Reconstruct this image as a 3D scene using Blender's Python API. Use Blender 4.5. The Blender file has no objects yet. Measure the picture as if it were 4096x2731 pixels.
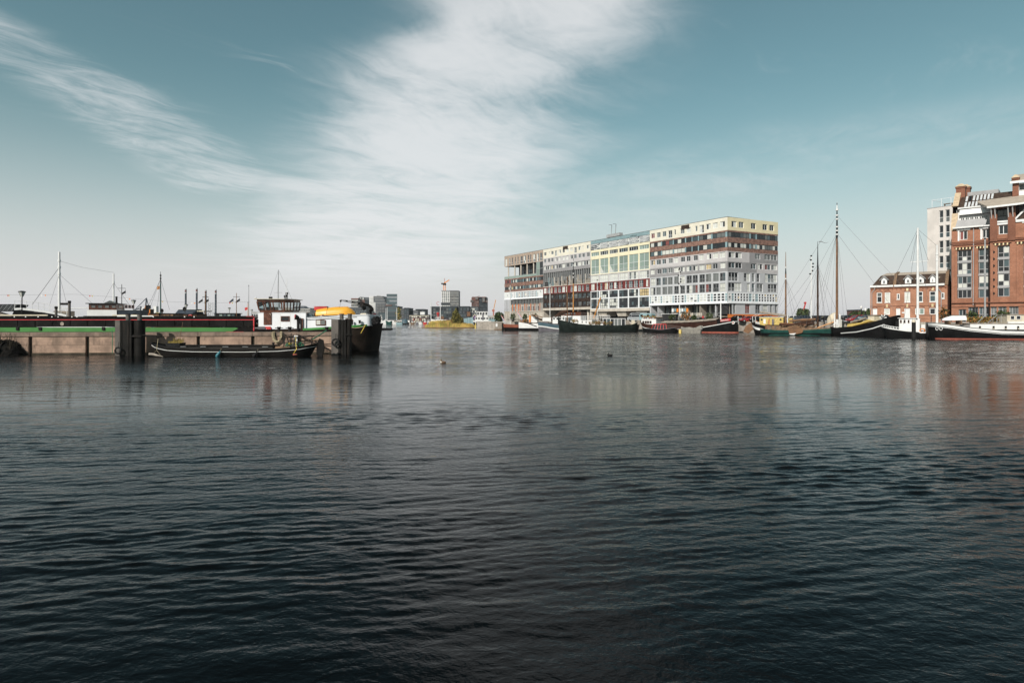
import bpy, bmesh, math, random
import numpy as np
from mathutils import Vector, Matrix
R = math.radians
random.seed(7)
scene = bpy.context.scene
COL = scene.collection

# ---------------------------------------------------------------- camera
F, CXP, HY, CAMH = 2480.0, 2048.0, 1283.0, 3.0      # photo pixels, photo pixels, photo row of the horizon, metres
cam_d = bpy.data.cameras.new('camera'); cam = bpy.data.objects.new('camera', cam_d); COL.objects.link(cam)
cam_d.sensor_width = 36.0; cam_d.lens = 36.0 * F / 4096.0
cam_d.shift_y = -(1365.5 - HY) / 4096.0
cam_d.clip_start = 0.1; cam_d.clip_end = 6000
cam.location = (0, 0, CAMH); cam.rotation_euler = (R(90), 0, 0)
scene.camera = cam
scene.render.resolution_x, scene.render.resolution_y = 1024, 682
vs = scene.view_settings
vs.view_transform = 'Standard'; vs.look = 'None'; vs.gamma = 1.0; vs.use_curve_mapping = False
vs.exposure = 0.0

# ---------------------------------------------------------------- node helper
class NT:
    def __init__(s, tree): s.t = tree; s.n = tree.nodes; s.l = tree.links
    def new(s, typ, ins=None, **kw):
        n = s.n.new(typ)
        for k, v in kw.items(): setattr(n, k, v)
        for k, v in (ins or {}).items(): s.put(n.inputs[k], v)
        return n
    def put(s, sock, v):
        if isinstance(v, bpy.types.NodeSocket): s.l.new(v, sock)
        elif isinstance(v, bpy.types.Node): s.l.new(v.outputs[0], sock)
        else: sock.default_value = v
    def math(s, op, a, b=0.0, clamp=False):
        n = s.n.new('ShaderNodeMath'); n.operation = op; n.use_clamp = clamp
        s.put(n.inputs[0], a); s.put(n.inputs[1], b); return n.outputs[0]
    def sstep(s, v, a, b, lo=0.0, hi=1.0):
        n = s.n.new('ShaderNodeMapRange'); n.interpolation_type = 'SMOOTHERSTEP'
        s.put(n.inputs[0], v); n.inputs[1].default_value = a; n.inputs[2].default_value = b
        n.inputs[3].default_value = lo; n.inputs[4].default_value = hi; return n.outputs[0]
    def mix(s, fac, a, b, blend='MIX'):
        n = s.n.new('ShaderNodeMix'); n.data_type = 'RGBA'; n.blend_type = blend; n.clamp_factor = True
        s.put(n.inputs[0], fac); s.put(n.inputs[6], a); s.put(n.inputs[7], b); return n.outputs[2]
    def noise(s, vec, scale, detail=4, rough=0.55, dist=0.0):
        n = s.new('ShaderNodeTexNoise', {'Scale': scale, 'Detail': detail, 'Roughness': rough, 'Distortion': dist})
        if vec is not None: s.put(n.inputs['Vector'], vec)
        return n.outputs['Fac']
    def comb(s, x, y, z=0.0): return s.new('ShaderNodeCombineXYZ', {0: x, 1: y, 2: z}).outputs[0]

# ---------------------------------------------------------------- sun and sky
SUN_TO = Vector((-0.50, -0.80, 0.0)).normalized()      # horizontal direction towards the sun
SUN_EL = R(33)
sun_d = bpy.data.lights.new('sun', 'SUN'); sun = bpy.data.objects.new('sun', sun_d); COL.objects.link(sun)
sun_d.energy = 5.0; sun_d.angle = R(0.5); sun_d.color = (1.0, 0.93, 0.84)
to = Vector((SUN_TO.x * math.cos(SUN_EL), SUN_TO.y * math.cos(SUN_EL), math.sin(SUN_EL)))
sun.rotation_euler = (-to).to_track_quat('-Z', 'Y').to_euler()
sun.location = (-40, -60, 80)

world = bpy.data.worlds.new('World'); scene.world = world; world.use_nodes = True
w = NT(world.node_tree); w.n.clear()
sky = w.new('ShaderNodeTexSky', sky_type='NISHITA', sun_disc=False, sun_elevation=SUN_EL,
            sun_rotation=math.atan2(SUN_TO.x, SUN_TO.y), altitude=0.0, air_density=1.0, dust_density=1.2, ozone_density=1.0)
geo = w.new('ShaderNodeTexCoord').outputs['Generated']
sep = w.new('ShaderNodeSeparateXYZ', {0: geo})
dx, dy, dz = sep.outputs
el = w.math('ARCSINE', w.math('MINIMUM', w.math('MAXIMUM', dz, 0.0), 1.0))
zc = w.math('MAXIMUM', dz, 0.03)
X = w.math('DIVIDE', dx, zc); Y = w.math('DIVIDE', dy, zc)          # the cirrus sheet seen from below
sheet = w.comb(X, Y)
wn = w.new('ShaderNodeTexNoise', {'Vector': sheet, 'Scale': 0.55, 'Detail': 3.0, 'Roughness': 0.55})
wsep = w.new('ShaderNodeSeparateColor', {0: wn.outputs['Color']})
Xw = w.math('ADD', X, w.math('MULTIPLY', w.math('SUBTRACT', wsep.outputs[0], 0.5), 1.1))
Yw = w.math('ADD', Y, w.math('MULTIPLY', w.math('SUBTRACT', wsep.outputs[1], 0.5), 1.1))
# fibres: noise stretched along the wind
ang = R(57)
fu = w.math('ADD', w.math('MULTIPLY', Xw, math.cos(ang)), w.math('MULTIPLY', Yw, math.sin(ang)))
fv = w.math('SUBTRACT', w.math('MULTIPLY', Yw, math.cos(ang)), w.math('MULTIPLY', Xw, math.sin(ang)))
fib = w.noise(w.comb(w.math('MULTIPLY', fu, 0.6), w.math('MULTIPLY', fv, 1.9)), 1.7, 9, 0.66, 0.9)
fine = w.noise(w.comb(w.math('MULTIPLY', fu, 0.8), w.math('MULTIPLY', fv, 2.0)), 5.5, 6, 0.62, 1.2)
fib = w.math('ADD', fib, w.math('MULTIPLY', w.math('SUBTRACT', fine, 0.5), 0.35))
soft = w.noise(w.comb(Xw, Yw, 3.0), 0.9, 7, 0.62, 0.4)
def band(cx0, slope, y0, hw0, hwk, yl=None, yh=None, coordX=Xw, coordY=Yw):
    yy = w.math('SUBTRACT', coordY, y0)
    d = w.math('ABSOLUTE', w.math('SUBTRACT', coordX, w.math('ADD', cx0, w.math('MULTIPLY', yy, slope))))
    hw = w.math('MAXIMUM', w.math('ADD', hw0, w.math('MULTIPLY', yy, hwk)), 0.1)
    m = w.sstep(w.math('DIVIDE', d, hw), 0.25, 1.35, 1.0, 0.0)
    if yl: m = w.math('MULTIPLY', m, w.sstep(coordY, yl[0], yl[1]))
    if yh: m = w.math('MULTIPLY', m, w.sstep(coordY, yh[0], yh[1], 1.0, 0.0))
    return m
b1 = band(0.04, -0.29, 1.93, 0.58, 0.27)
b1b = band(-0.75, 0.35, 2.2, 0.30, 0.25, yl=(1.9, 2.6), yh=(2.9, 4.2))
b2 = band(-1.93, 0.03, 3.2, 0.42, 0.12, yh=(4.2, 7.0))
b3 = band(0.75, -0.75, 5.0, 1.5, 0.35, yl=(2.0, 3.6))
tex = w.math('ADD', w.math('MULTIPLY', soft, 0.62), w.math('MULTIPLY', fib, 0.38))
m1 = w.math('MULTIPLY', b1, w.sstep(w.math('ADD', w.math('MULTIPLY', b1, 0.22), tex), 0.36, 0.86))
m1b = w.math('MULTIPLY', w.math('MULTIPLY', b1b, w.sstep(fib, 0.42, 0.75)), 0.6)
m2 = w.math('MULTIPLY', b2, w.sstep(w.math('ADD', w.math('MULTIPLY', b2, 0.14), w.math('ADD', w.math('MULTIPLY', fib, 0.6), w.math('MULTIPLY', soft, 0.4))), 0.44, 0.86))
m3 = w.math('MULTIPLY', w.math('MULTIPLY', b3, w.sstep(tex, 0.32, 0.72)), 0.34)
m0 = w.math('MULTIPLY', w.sstep(fib, 0.50, 0.85), w.math('MULTIPLY', w.sstep(soft, 0.42, 0.7), 0.15))
mask = w.math('MAXIMUM', w.math('MAXIMUM', m1, w.math('MULTIPLY', m2, 0.74)), w.math('MAXIMUM', w.math('MAXIMUM', m1b, m3), m0))
mask = w.math('MULTIPLY', w.math('MULTIPLY', mask, w.sstep(el, R(0.5), R(6))), 0.79, True)
# clear air: the sky model, slightly teal and muted, paling towards the horizon
hs = w.new('ShaderNodeHueSaturation', {'Hue': 0.485, 'Saturation': 0.92, 'Value': 1.0, 'Color': sky.outputs[0]})
clear = w.mix(1.0, hs.outputs[0], (0.84, 1.02, 0.86, 1), 'MULTIPLY')
hz = w.sstep(el, R(-4), R(27), 1.0, 0.0)
col = w.mix(w.math('MULTIPLY', w.math('POWER', hz, 1.9), 1.0, True), clear, (7.3, 7.2, 7.35, 1))
col = w.mix(mask, col, (8.5, 8.55, 8.65, 1))
col = w.mix(w.sstep(el, R(18), R(75), 0.0, 0.72), col, (0.72, 0.95, 1.10, 1))
bg = w.new('ShaderNodeBackground', {'Color': col, 'Strength': 0.10})
out = w.new('ShaderNodeOutputWorld', {'Surface': bg.outputs[0]})

# ---------------------------------------------------------------- materials
MATS = {}
def rgb(h):                                            # '#rrggbb' -> linear
    h = h.lstrip('#'); c = [int(h[i:i+2], 16) / 255 for i in (0, 2, 4)]
    return tuple(x / 12.92 if x <= 0.04045 else ((x + 0.055) / 1.055) ** 2.4 for x in c)
def mat(name, c=None, rough=0.6, var=0.18, scale=1.2, bump=0.0, bscale=12.0, metal=0.0, streak=0.0, spec=0.4, dirt=None, coat=0.0):
    """painted / plain surface: colour with blotchy wear, optional vertical run-off streaks, fine relief"""
    if name in MATS: return MATS[name]
    if isinstance(c, str): c = rgb(c)
    m = bpy.data.materials.new(name); m.use_nodes = True; t = NT(m.node_tree)
    b = t.n['Principled BSDF']
    tc = t.new('ShaderNodeTexCoord').outputs['Object']
    rnd = t.new('ShaderNodeObjectInfo').outputs['Random']
    vec = t.new('ShaderNodeVectorMath', {0: tc, 1: t.comb(t.math('MULTIPLY', rnd, 37.0), t.math('MULTIPLY', rnd, 17.0), 0.0)}, operation='ADD').outputs[0]
    n1 = t.noise(vec, scale, 6, 0.62)
    lo = tuple(x * (1 - var) for x in c) + (1,); hi = tuple(min(1, x * (1 + var)) for x in c) + (1,)
    colr = t.mix(t.sstep(n1, 0.32, 0.68), lo, hi)
    if streak > 0:
        mp = t.new('ShaderNodeMapping', {'Vector': vec, 'Scale': (2.2, 2.2, 0.18)}).outputs[0]
        n2 = t.noise(mp, 1.6, 5, 0.6)
        d = dirt or tuple(x * 0.45 for x in c)
        if isinstance(d, str): d = rgb(d)
        colr = t.mix(t.math('MULTIPLY', t.sstep(n2, 0.5, 0.78), streak), colr, tuple(d) + (1,))
    t.put(b.inputs['Base Color'], colr)
    b.inputs['Metallic'].default_value = metal
    t.put(b.inputs['Roughness'], t.sstep(n1, 0.2, 0.8, max(0.02, rough - 0.08), min(1, rough + 0.1)))
    b.inputs['Specular IOR Level'].default_value = spec if max(c) > 0.06 else spec * 0.22
    b.inputs['Coat Weight'].default_value = coat
    if bump > 0:
        nb = t.noise(tc, bscale, 5, 0.6)
        bp = t.new('ShaderNodeBump', {'Strength': 1.0, 'Distance': bump, 'Height': nb})
        t.put(b.inputs['Normal'], bp.outputs[0])
    MATS[name] = m; return m
def glass(name, c, rough=0.04, var=0.25, scale=0.6):
    """window glazing seen from outside: what is behind it, under a reflecting sheet"""
    if name in MATS: return MATS[name]
    if isinstance(c, str): c = rgb(c)
    m = bpy.data.materials.new(name); m.use_nodes = True; t = NT(m.node_tree); b = t.n['Principled BSDF']
    tc = t.new('ShaderNodeTexCoord').outputs['Object']
    rnd = t.new('ShaderNodeObjectInfo').outputs['Random']
    n1 = t.noise(tc, scale, 3, 0.5)
    f = t.math('ADD', t.math('MULTIPLY', rnd, 0.7), t.math('MULTIPLY', n1, 0.3))
    t.put(b.inputs['Base Color'], t.mix(f, tuple(x * (1 - var) for x in c) + (1,), tuple(min(1, x * (1 + var)) for x in c) + (1,)))
    b.inputs['Roughness'].default_value = rough; b.inputs['Specular IOR Level'].default_value = 0.5
    nb = t.noise(tc, 0.8, 2, 0.5)
    t.put(b.inputs['Normal'], t.new('ShaderNodeBump', {'Strength': 0.35, 'Distance': 0.02, 'Height': nb}).outputs[0])
    MATS[name] = m; return m
def brick(name, c, mortar, scale=1.0, var=0.25):
    if name in MATS: return MATS[name]
    if isinstance(c, str): c = rgb(c)
    if isinstance(mortar, str): mortar = rgb(mortar)
    m = bpy.data.materials.new(name); m.use_nodes = True; t = NT(m.node_tree); b = t.n['Principled BSDF']
    tc = t.new('ShaderNodeTexCoord').outputs['Object']
    sp = t.new('ShaderNodeSeparateXYZ', {0: tc})
    uv = t.comb(t.math('ADD', sp.outputs[0], sp.outputs[1]), sp.outputs[2])
    br = t.new('ShaderNodeTexBrick', {'Vector': uv, 'Color1': tuple(x * (1 - var) for x in c) + (1,), 'Color2': tuple(min(1, x * (1 + var)) for x in c) + (1,),
               'Mortar': tuple(mortar) + (1,), 'Scale': 4.0 * scale, 'Mortar Size': 0.012, 'Brick Width': 0.9, 'Row Height': 0.28})
    n1 = t.noise(tc, 0.35, 6, 0.6)
    cc = t.mix(t.sstep(n1, 0.35, 0.7), br.outputs[0], tuple(x * 0.58 for x in c) + (1,), 'MIX')
    cc = t.mix(0.6, br.outputs[0], cc)
    t.put(b.inputs['Base Color'], cc); b.inputs['Roughness'].default_value = 0.85
    b.inputs['Specular IOR Level'].default_value = 0.2
    t.put(b.inputs['Normal'], t.new('ShaderNodeBump', {'Strength': 0.6, 'Distance': 0.012, 'Height': br.outputs['Fac'], }, invert=True).outputs[0])
    MATS[name] = m; return m

# ---------------------------------------------------------------- mesh helpers
class MB:
    def __init__(s): s.v = []; s.f = []; s.m = []
    def quad(s, a, b, c, d, mi=0):
        i = len(s.v); s.v += [tuple(a), tuple(b), tuple(c), tuple(d)]; s.f.append((i, i+1, i+2, i+3)); s.m.append(mi); return s
    def poly(s, pts, mi=0):
        i = len(s.v); s.v += [tuple(p) for p in pts]; s.f.append(tuple(range(i, i + len(pts)))); s.m.append(mi); return s
    def box(s, x0, x1, y0, y1, z0, z1, mi=0):
        i = len(s.v)
        s.v += [(x0,y0,z0),(x1,y0,z0),(x1,y1,z0),(x0,y1,z0),(x0,y0,z1),(x1,y0,z1),(x1,y1,z1),(x0,y1,z1)]
        for f in ((0,3,2,1),(4,5,6,7),(0,1,5,4),(1,2,6,5),(2,3,7,6),(3,0,4,7)):
            s.f.append(tuple(i + k for k in f)); s.m.append(mi)
        return s
    def hexa(s, p, mi=0):                              # 8 corners, bottom ring then top ring
        i = len(s.v); s.v += [tuple(q) for q in p]
        for f in ((0,3,2,1),(4,5,6,7),(0,1,5,4),(1,2,6,5),(2,3,7,6),(3,0,4,7)):
            s.f.append(tuple(i + k for k in f)); s.m.append(mi)
        return s
    def tube(s, pts, r, n=6, r2=None, mi=0, cap=True):
        pts = [Vector(p) for p in pts]; k = len(pts); rings = []
        for j, p in enumerate(pts):
            d = (pts[min(j+1, k-1)] - pts[max(j-1, 0)])
            d = d.normalized() if d.length > 1e-9 else Vector((0, 0, 1))
            a = Vector((0, 0, 1)) if abs(d.z) < 0.9 else Vector((1, 0, 0))
            e1 = d.cross(a).normalized(); e2 = d.cross(e1)
            rr = r[j] if isinstance(r, (list, tuple)) else (r if r2 is None else r + (r2 - r) * j / max(1, k - 1))
            i = len(s.v); rings.append(i)
            for q in range(n):
                t = 2 * math.pi * q / n; s.v.append(tuple(p + (e1 * math.cos(t) + e2 * math.sin(t)) * rr))
        for j in range(k - 1):
            a, b = rings[j], rings[j+1]
            for q in range(n):
                s.f.append((a + q, a + (q+1) % n, b + (q+1) % n, b + q)); s.m.append(mi)
        if cap:
            s.f.append(tuple(rings[0] + q for q in range(n))[::-1]); s.m.append(mi)
            s.f.append(tuple(rings[-1] + q for q in range(n))); s.m.append(mi)
        return s
    def bar(s, a, b, w, h=None, mi=0):                 # square bar between two points
        a, b = Vector(a), Vector(b); h = h or w; d = (b - a).normalized()
        up = Vector((0, 0, 1)) if abs(d.z) < 0.95 else Vector((0, 1, 0))
        e1 = d.cross(up).normalized() * (w / 2); e2 = e1.cross(d).normalized() * (h / 2)
        return s.hexa([a-e1-e2, a+e1-e2, b+e1-e2, b-e1-e2, a-e1+e2, a+e1+e2, b+e1+e2, b-e1+e2], mi)
    def lathe(s, prof, n=12, c=(0, 0, 0), mi=0):       # prof: (r, z)
        rings = []
        for r, z in prof:
            i = len(s.v); rings.append(i)
            for q in range(n):
                t = 2 * math.pi * q / n; s.v.append((c[0] + r * math.cos(t), c[1] + r * math.sin(t), c[2] + z))
        for a, b in zip(rings, rings[1:]):
            for q in range(n):
                s.f.append((a + q, a + (q+1) % n, b + (q+1) % n, b + q)); s.m.append(mi)
        s.f.append(tuple(rings[0] + q for q in range(n))[::-1]); s.m.append(mi)
        s.f.append(tuple(rings[-1] + q for q in range(n))); s.m.append(mi)
        return s
    def prism(s, pts, y0, y1, mi=0):                   # outline in (x, z) pulled along y
        n = len(pts); i = len(s.v)
        s.v += [(p[0], y0, p[1]) for p in pts] + [(p[0], y1, p[1]) for p in pts]
        s.f.append(tuple(range(i, i + n))); s.m.append(mi)
        s.f.append(tuple(range(i + 2 * n - 1, i + n - 1, -1))); s.m.append(mi)
        for k in range(n):
            s.f.append((i + (k+1) % n, i + k, i + n + k, i + n + (k+1) % n)); s.m.append(mi)
        return s
    def slab(s, pts, z0, z1, mi=0):                    # outline in (x, y) pulled along z
        n = len(pts); i = len(s.v)
        s.v += [(p[0], p[1], z0) for p in pts] + [(p[0], p[1], z1) for p in pts]
        s.f.append(tuple(range(i + n - 1, i - 1, -1))); s.m.append(mi)
        s.f.append(tuple(range(i + n, i + 2 * n))); s.m.append(mi)
        for k in range(n):
            s.f.append((i + k, i + (k+1) % n, i + n + (k+1) % n, i + n + k)); s.m.append(mi)
        return s
    def torus(s, c, R0, r, ax='y', n=16, k=8, mi=0):
        pts = []
        for q in range(n + 1):
            t = 2 * math.pi * q / n; a, b = R0 * math.cos(t), R0 * math.sin(t)
            pts.append((c[0] + a, c[1], c[2] + b) if ax == 'y' else ((c[0], c[1] + a, c[2] + b) if ax == 'x' else (c[0] + a, c[1] + b, c[2])))
        return s.tube(pts, r, k, mi=mi, cap=False)
    def holes(s, x0, x1, z0, z1, hs, y=0.0, dep=0.16, mi=0):
        """flat wall in the plane y with rectangular openings and their reveals"""
        hs = [(max(a, x0), min(b, x1), max(c, z0), min(d, z1)) for a, b, c, d in hs if a < x1 and b > x0 and c < z1 and d > z0]
        xs = sorted({round(v, 4) for h in hs for v in h[:2]} | {round(x0, 4), round(x1, 4)})
        zs = sorted({round(v, 4) for h in hs for v in h[2:]} | {round(z0, 4), round(z1, 4)})
        for j in range(len(zs) - 1):
            zc = (zs[j] + zs[j+1]) / 2; run = None
            for i in range(len(xs)):
                solid = i < len(xs) - 1 and not any(a < (xs[i]+xs[i+1])/2 < b and c < zc < d for a, b, c, d in hs)
                if solid and run is None: run = xs[i]
                if not solid and run is not None:
                    s.quad((run, y, zs[j]), (xs[i], y, zs[j]), (xs[i], y, zs[j+1]), (run, y, zs[j+1]), mi); run = None
        for a, b, c, d in hs:
            s.quad((a, y, c), (a, y, d), (a, y+dep, d), (a, y+dep, c), mi)
            s.quad((b, y, d), (b, y, c), (b, y+dep, c), (b, y+dep, d), mi)
            s.quad((b, y, c), (a, y, c), (a, y+dep, c), (b, y+dep, c), mi)
            s.quad((a, y, d), (b, y, d), (b, y+dep, d), (a, y+dep, d), mi)
        return s
    def build(s, name, mats, parent=None, smooth=False, loc=None, rot=None, fix=True):
        me = bpy.data.meshes.new(name); me.from_pydata(s.v, [], s.f)
        if not isinstance(mats, (list, tuple)): mats = [mats]
        for m in mats: me.materials.append(m)
        if len(mats) > 1: me.polygons.foreach_set('material_index', s.m)
        if fix:
            bm = bmesh.new(); bm.from_mesh(me); bmesh.ops.remove_doubles(bm, verts=bm.verts, dist=1e-5) if smooth else None
            bmesh.ops.recalc_face_normals(bm, faces=bm.faces); bm.to_mesh(me); bm.free()
        if smooth:
            me.polygons.foreach_set('use_smooth', [True] * len(me.polygons)); me.set_sharp_from_angle(angle=R(40))
        me.update()
        o = bpy.data.objects.new(name, me); COL.objects.link(o)
        if parent: o.parent = parent
        if loc: o.location = loc
        if rot: o.rotation_euler = rot
        return o
def tag(o, label=None, cat=None, group=None, kind=None):
    if label: o['label'] = label
    if cat: o['category'] = cat
    if group: o['group'] = group
    if kind: o['kind'] = kind
    return o
def empty(name, loc=(0, 0, 0), rz=0.0, label=None, cat=None, group=None):
    o = bpy.data.objects.new(name, None); o.empty_display_size = 0.5; COL.objects.link(o)
    o.location = loc; o.rotation_euler = (0, 0, rz); return tag(o, label, cat, group)
def copy_tree(o, parent=None):
    c = o.copy(); COL.objects.link(c)
    if parent: c.parent = parent
    for ch in list(o.children): copy_tree(ch, c)
    return c
class Fr:
    """vertical plane over two ground points, each given by a photo column and a distance; u runs along it"""
    def __init__(s, pa, da, pb, db):
        s.ax, s.ay = (pa - CXP) / F * da, da; bx, by = (pb - CXP) / F * db, db
        s.L = math.hypot(bx - s.ax, by - s.ay); s.dx, s.dy = (bx - s.ax) / s.L, (by - s.ay) / s.L
        s.rz = math.atan2(s.dy, s.dx)
    def u(s, px):
        k = (px - CXP) / F; return (k * s.ay - s.ax) / (s.dx - k * s.dy)
    def z(s, px, py):
        return CAMH + (HY - py) / F * (s.ay + s.u(px) * s.dy)
    def at(s, y):                                       # the same plane moved y metres back, u counted from the same origin
        o = Fr.__new__(Fr); o.__dict__.update(s.__dict__); o.ax, o.ay = s.ax - y*s.dy, s.ay + y*s.dx; return o
    def root(s, name, z=0.0, **kw): return empty(name, (s.ax, s.ay, z), s.rz, **kw)
def P(px, py, d): return Vector(((px - CXP) / F * d, d, CAMH + (HY - py) / F * d))
def GX(px, d): return (px - CXP) / F * d
def line(name, pts, r, m, parent=None, n=5): return MB().tube(pts, r, n).build(name, m, parent, smooth=True)
PANE = {}
def pane(m, x0, x1, y, z0, z1, parent, name='pane'):
    if m.name not in PANE:
        me = bpy.data.meshes.new('pane'); me.from_pydata([(0,0,0),(1,0,0),(1,0,1),(0,0,1)], [], [(0,1,2,3)]); me.materials.append(m); PANE[m.name] = me
    o = bpy.data.objects.new(name, PANE[m.name]); COL.objects.link(o); o.parent = parent
    o.location = (x0, y, z0); o.scale = (x1 - x0, 1, z1 - z0); return o
def window(parent, x0, x1, z0, z1, y, fm, gms, n=2, fw=0.07, rail=None, name='window', rows=None, proud=0.05, sill=None):
    """framed window: frame bars stand proud of the panes. gms: one material or one per leaf. rail: height of a balcony rail"""
    b = MB(); yb, yf = y, y - proud
    b.box(x0, x0+fw, yf, yb, z0, z1).box(x1-fw, x1, yf, yb, z0, z1).box(x0+fw, x1-fw, yf, yb, z0, z0+fw).box(x0+fw, x1-fw, yf, yb, z1-fw, z1)
    iw = (x1 - x0 - 2*fw - (n-1)*fw) / n
    rows = rows or [0, 1]; H = z1 - z0 - 2*fw
    for i in range(1, n):
        xa = x0 + fw + i*iw + (i-1)*fw; b.box(xa, xa+fw, yf+0.004, yb, z0+fw, z1-fw)
    for r_ in rows[1:-1]:
        zz = z0 + fw + r_*H; b.box(x0+fw, x1-fw, yf+0.008, yb, zz-fw/2, zz+fw/2)
    if rail:
        b.box(x0-0.03, x1+0.03, yf-0.05, yf-0.004, z0+rail, z0+rail+0.05)
        k = max(2, int((x1-x0)/0.45))
        for i in range(k+1):
            xx = x0 + (x1-x0-0.03)*i/k; b.box(xx, xx+0.03, yf-0.045, yf-0.01, z0, z0+rail)
    if sill: b.box(x0-0.08, x1+0.08, yf-0.10, yf-0.003, z0-0.10, z0-0.002)
    o = b.build(name, fm, parent, fix=False)
    if not isinstance(gms, (list, tuple)): gms = [gms]
    k = 0
    for i in range(n):
        xa = x0 + fw + i*(iw+fw)
        for j in range(len(rows)-1):
            g = gms[k % len(gms)]; k += 1
            pane(g, xa, xa+iw, yb-0.01, z0+fw+rows[j]*H+(fw/2 if j else 0), z0+fw+rows[j+1]*H-(fw/2 if j < len(rows)-2 else 0), o)
    return o

# shared palette
M = lambda k: MATS[k]
mat('white_paint', (0.64, 0.645, 0.65), 0.4, 0.06, 0.8, streak=0.10, dirt=(0.50, 0.44, 0.36))
mat('black_paint', (0.008, 0.008, 0.0085), 0.35, 0.3, 0.9, streak=0.15, dirt=(0.025, 0.02, 0.016))
mat('dark_steel', (0.016, 0.0155, 0.0155), 0.5, 0.3, 1.5, bump=0.004)
mat('grey_steel', (0.30, 0.31, 0.32), 0.45, 0.12, 1.5)
mat('rope', (0.32, 0.27, 0.18), 0.9, 0.3, 8.0)
mat('wire', (0.10, 0.10, 0.11), 0.6, 0.2, 2.0)
mat('varnish', (0.085, 0.028, 0.014), 0.25, 0.35, 3.0, coat=0.3)
mat('red_paint', (0.42, 0.030, 0.030), 0.4, 0.15, 1.5)
mat('green_paint', (0.045, 0.20, 0.045), 0.45, 0.12, 1.2, streak=0.15)
mat('orange_paint', (0.62, 0.20, 0.03), 0.5, 0.12, 1.5)
mat('yellow_paint', (0.55, 0.42, 0.12), 0.5, 0.12, 1.5, streak=0.1)
mat('rubber', (0.02, 0.02, 0.021), 0.8, 0.3, 6.0, bump=0.004)
mat('rust', (0.13, 0.055, 0.03), 0.8, 0.4, 2.5, bump=0.006)
mat('timber', (0.16, 0.10, 0.06), 0.75, 0.35, 3.0, streak=0.3, bump=0.004)
mat('grey_timber', (0.24, 0.21, 0.18), 0.85, 0.25, 3.0, streak=0.25, bump=0.004)
glass('glass_dark', (0.014, 0.017, 0.02))
glass('glass_blue', (0.05, 0.075, 0.085), var=0.4)
glass('glass_grey', (0.11, 0.12, 0.12), var=0.4)
glass('curtain', (0.52, 0.53, 0.50), 0.25, 0.15)
glass('curtain_warm', (0.46, 0.36, 0.20), 0.25, 0.2)
glass('curtain_red', (0.17, 0.05, 0.045), 0.25, 0.3)
glass('glass_green', (0.19, 0.25, 0.225), 0.06, 0.25)
# ---------------------------------------------------------------- water
SLICK = (19.0, 33.0)                                   # a lee slick where the ripples lie lower
def make_water(outer=False):
    m = bpy.data.materials.new('water'); m.use_nodes = True; t = NT(m.node_tree); b = t.n['Principled BSDF']
    b.inputs['Base Color'].default_value = (0.0016, 0.0023, 0.0027, 1); b.inputs['Roughness'].default_value = 0.03
    b.inputs['IOR'].default_value = 1.333; b.inputs['Specular IOR Level'].default_value = 0.16
    pos = t.new('ShaderNodeNewGeometry').outputs['Position']
    sp = t.new('ShaderNodeSeparateXYZ', {0: pos})
    def wave(sx, sy, scale, det, rough=0.5, rot=0.0, dist=0.3):
        mp = t.new('ShaderNodeMapping', {'Vector': pos, 'Scale': (sx, sy, 1), 'Rotation': (0, 0, rot)}).outputs[0]
        return t.noise(mp, scale, det, rough, dist)
    Y = t.math('ADD', sp.outputs[1], t.math('MULTIPLY', t.math('SUBTRACT', wave(0.35, 1, 0.11, 4), 0.5), 16.0))
    slick = t.math('MULTIPLY', t.sstep(Y, SLICK[0]-4, SLICK[0]+5), t.sstep(Y, SLICK[1]-5, SLICK[1]+8, 1.0, 0.0))
    gust = t.sstep(wave(0.22, 1.0, 0.05, 4, 0.6), 0.36, 0.64)
    amp = t.math('MULTIPLY', t.math('SUBTRACT', 1.0, t.math('MULTIPLY', slick, 0.76)), t.math('ADD', 0.55, t.math('MULTIPLY', gust, 0.6)))
    far = 0.9 if outer else t.sstep(sp.outputs[1], 12.0, 60.0, 0.10, 1.0)               # beyond the modelled waves the same waves go on as relief
    micro = wave(0.7, 1.0, 7.5, 3, 0.6, R(10))
    rip = wave(0.55, 1.0, 1.9, 4, 0.6, R(8))
    chop = wave(0.45, 1.0, 0.55, 3, 0.5, R(-12))
    h = t.math('MULTIPLY', amp, t.math('ADD', t.math('MULTIPLY', micro, 0.020), t.math('MULTIPLY', far, t.math('ADD', t.math('MULTIPLY', rip, 0.13), t.math('MULTIPLY', chop, 0.16)))))
    bp = t.new('ShaderNodeBump', {'Strength': 1.0, 'Distance': 1.0, 'Height': h})
    t.put(b.inputs['Normal'], bp.outputs[0])
    return m
MATS['water'] = make_water(); MATS['open_water'] = make_water(True)
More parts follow.
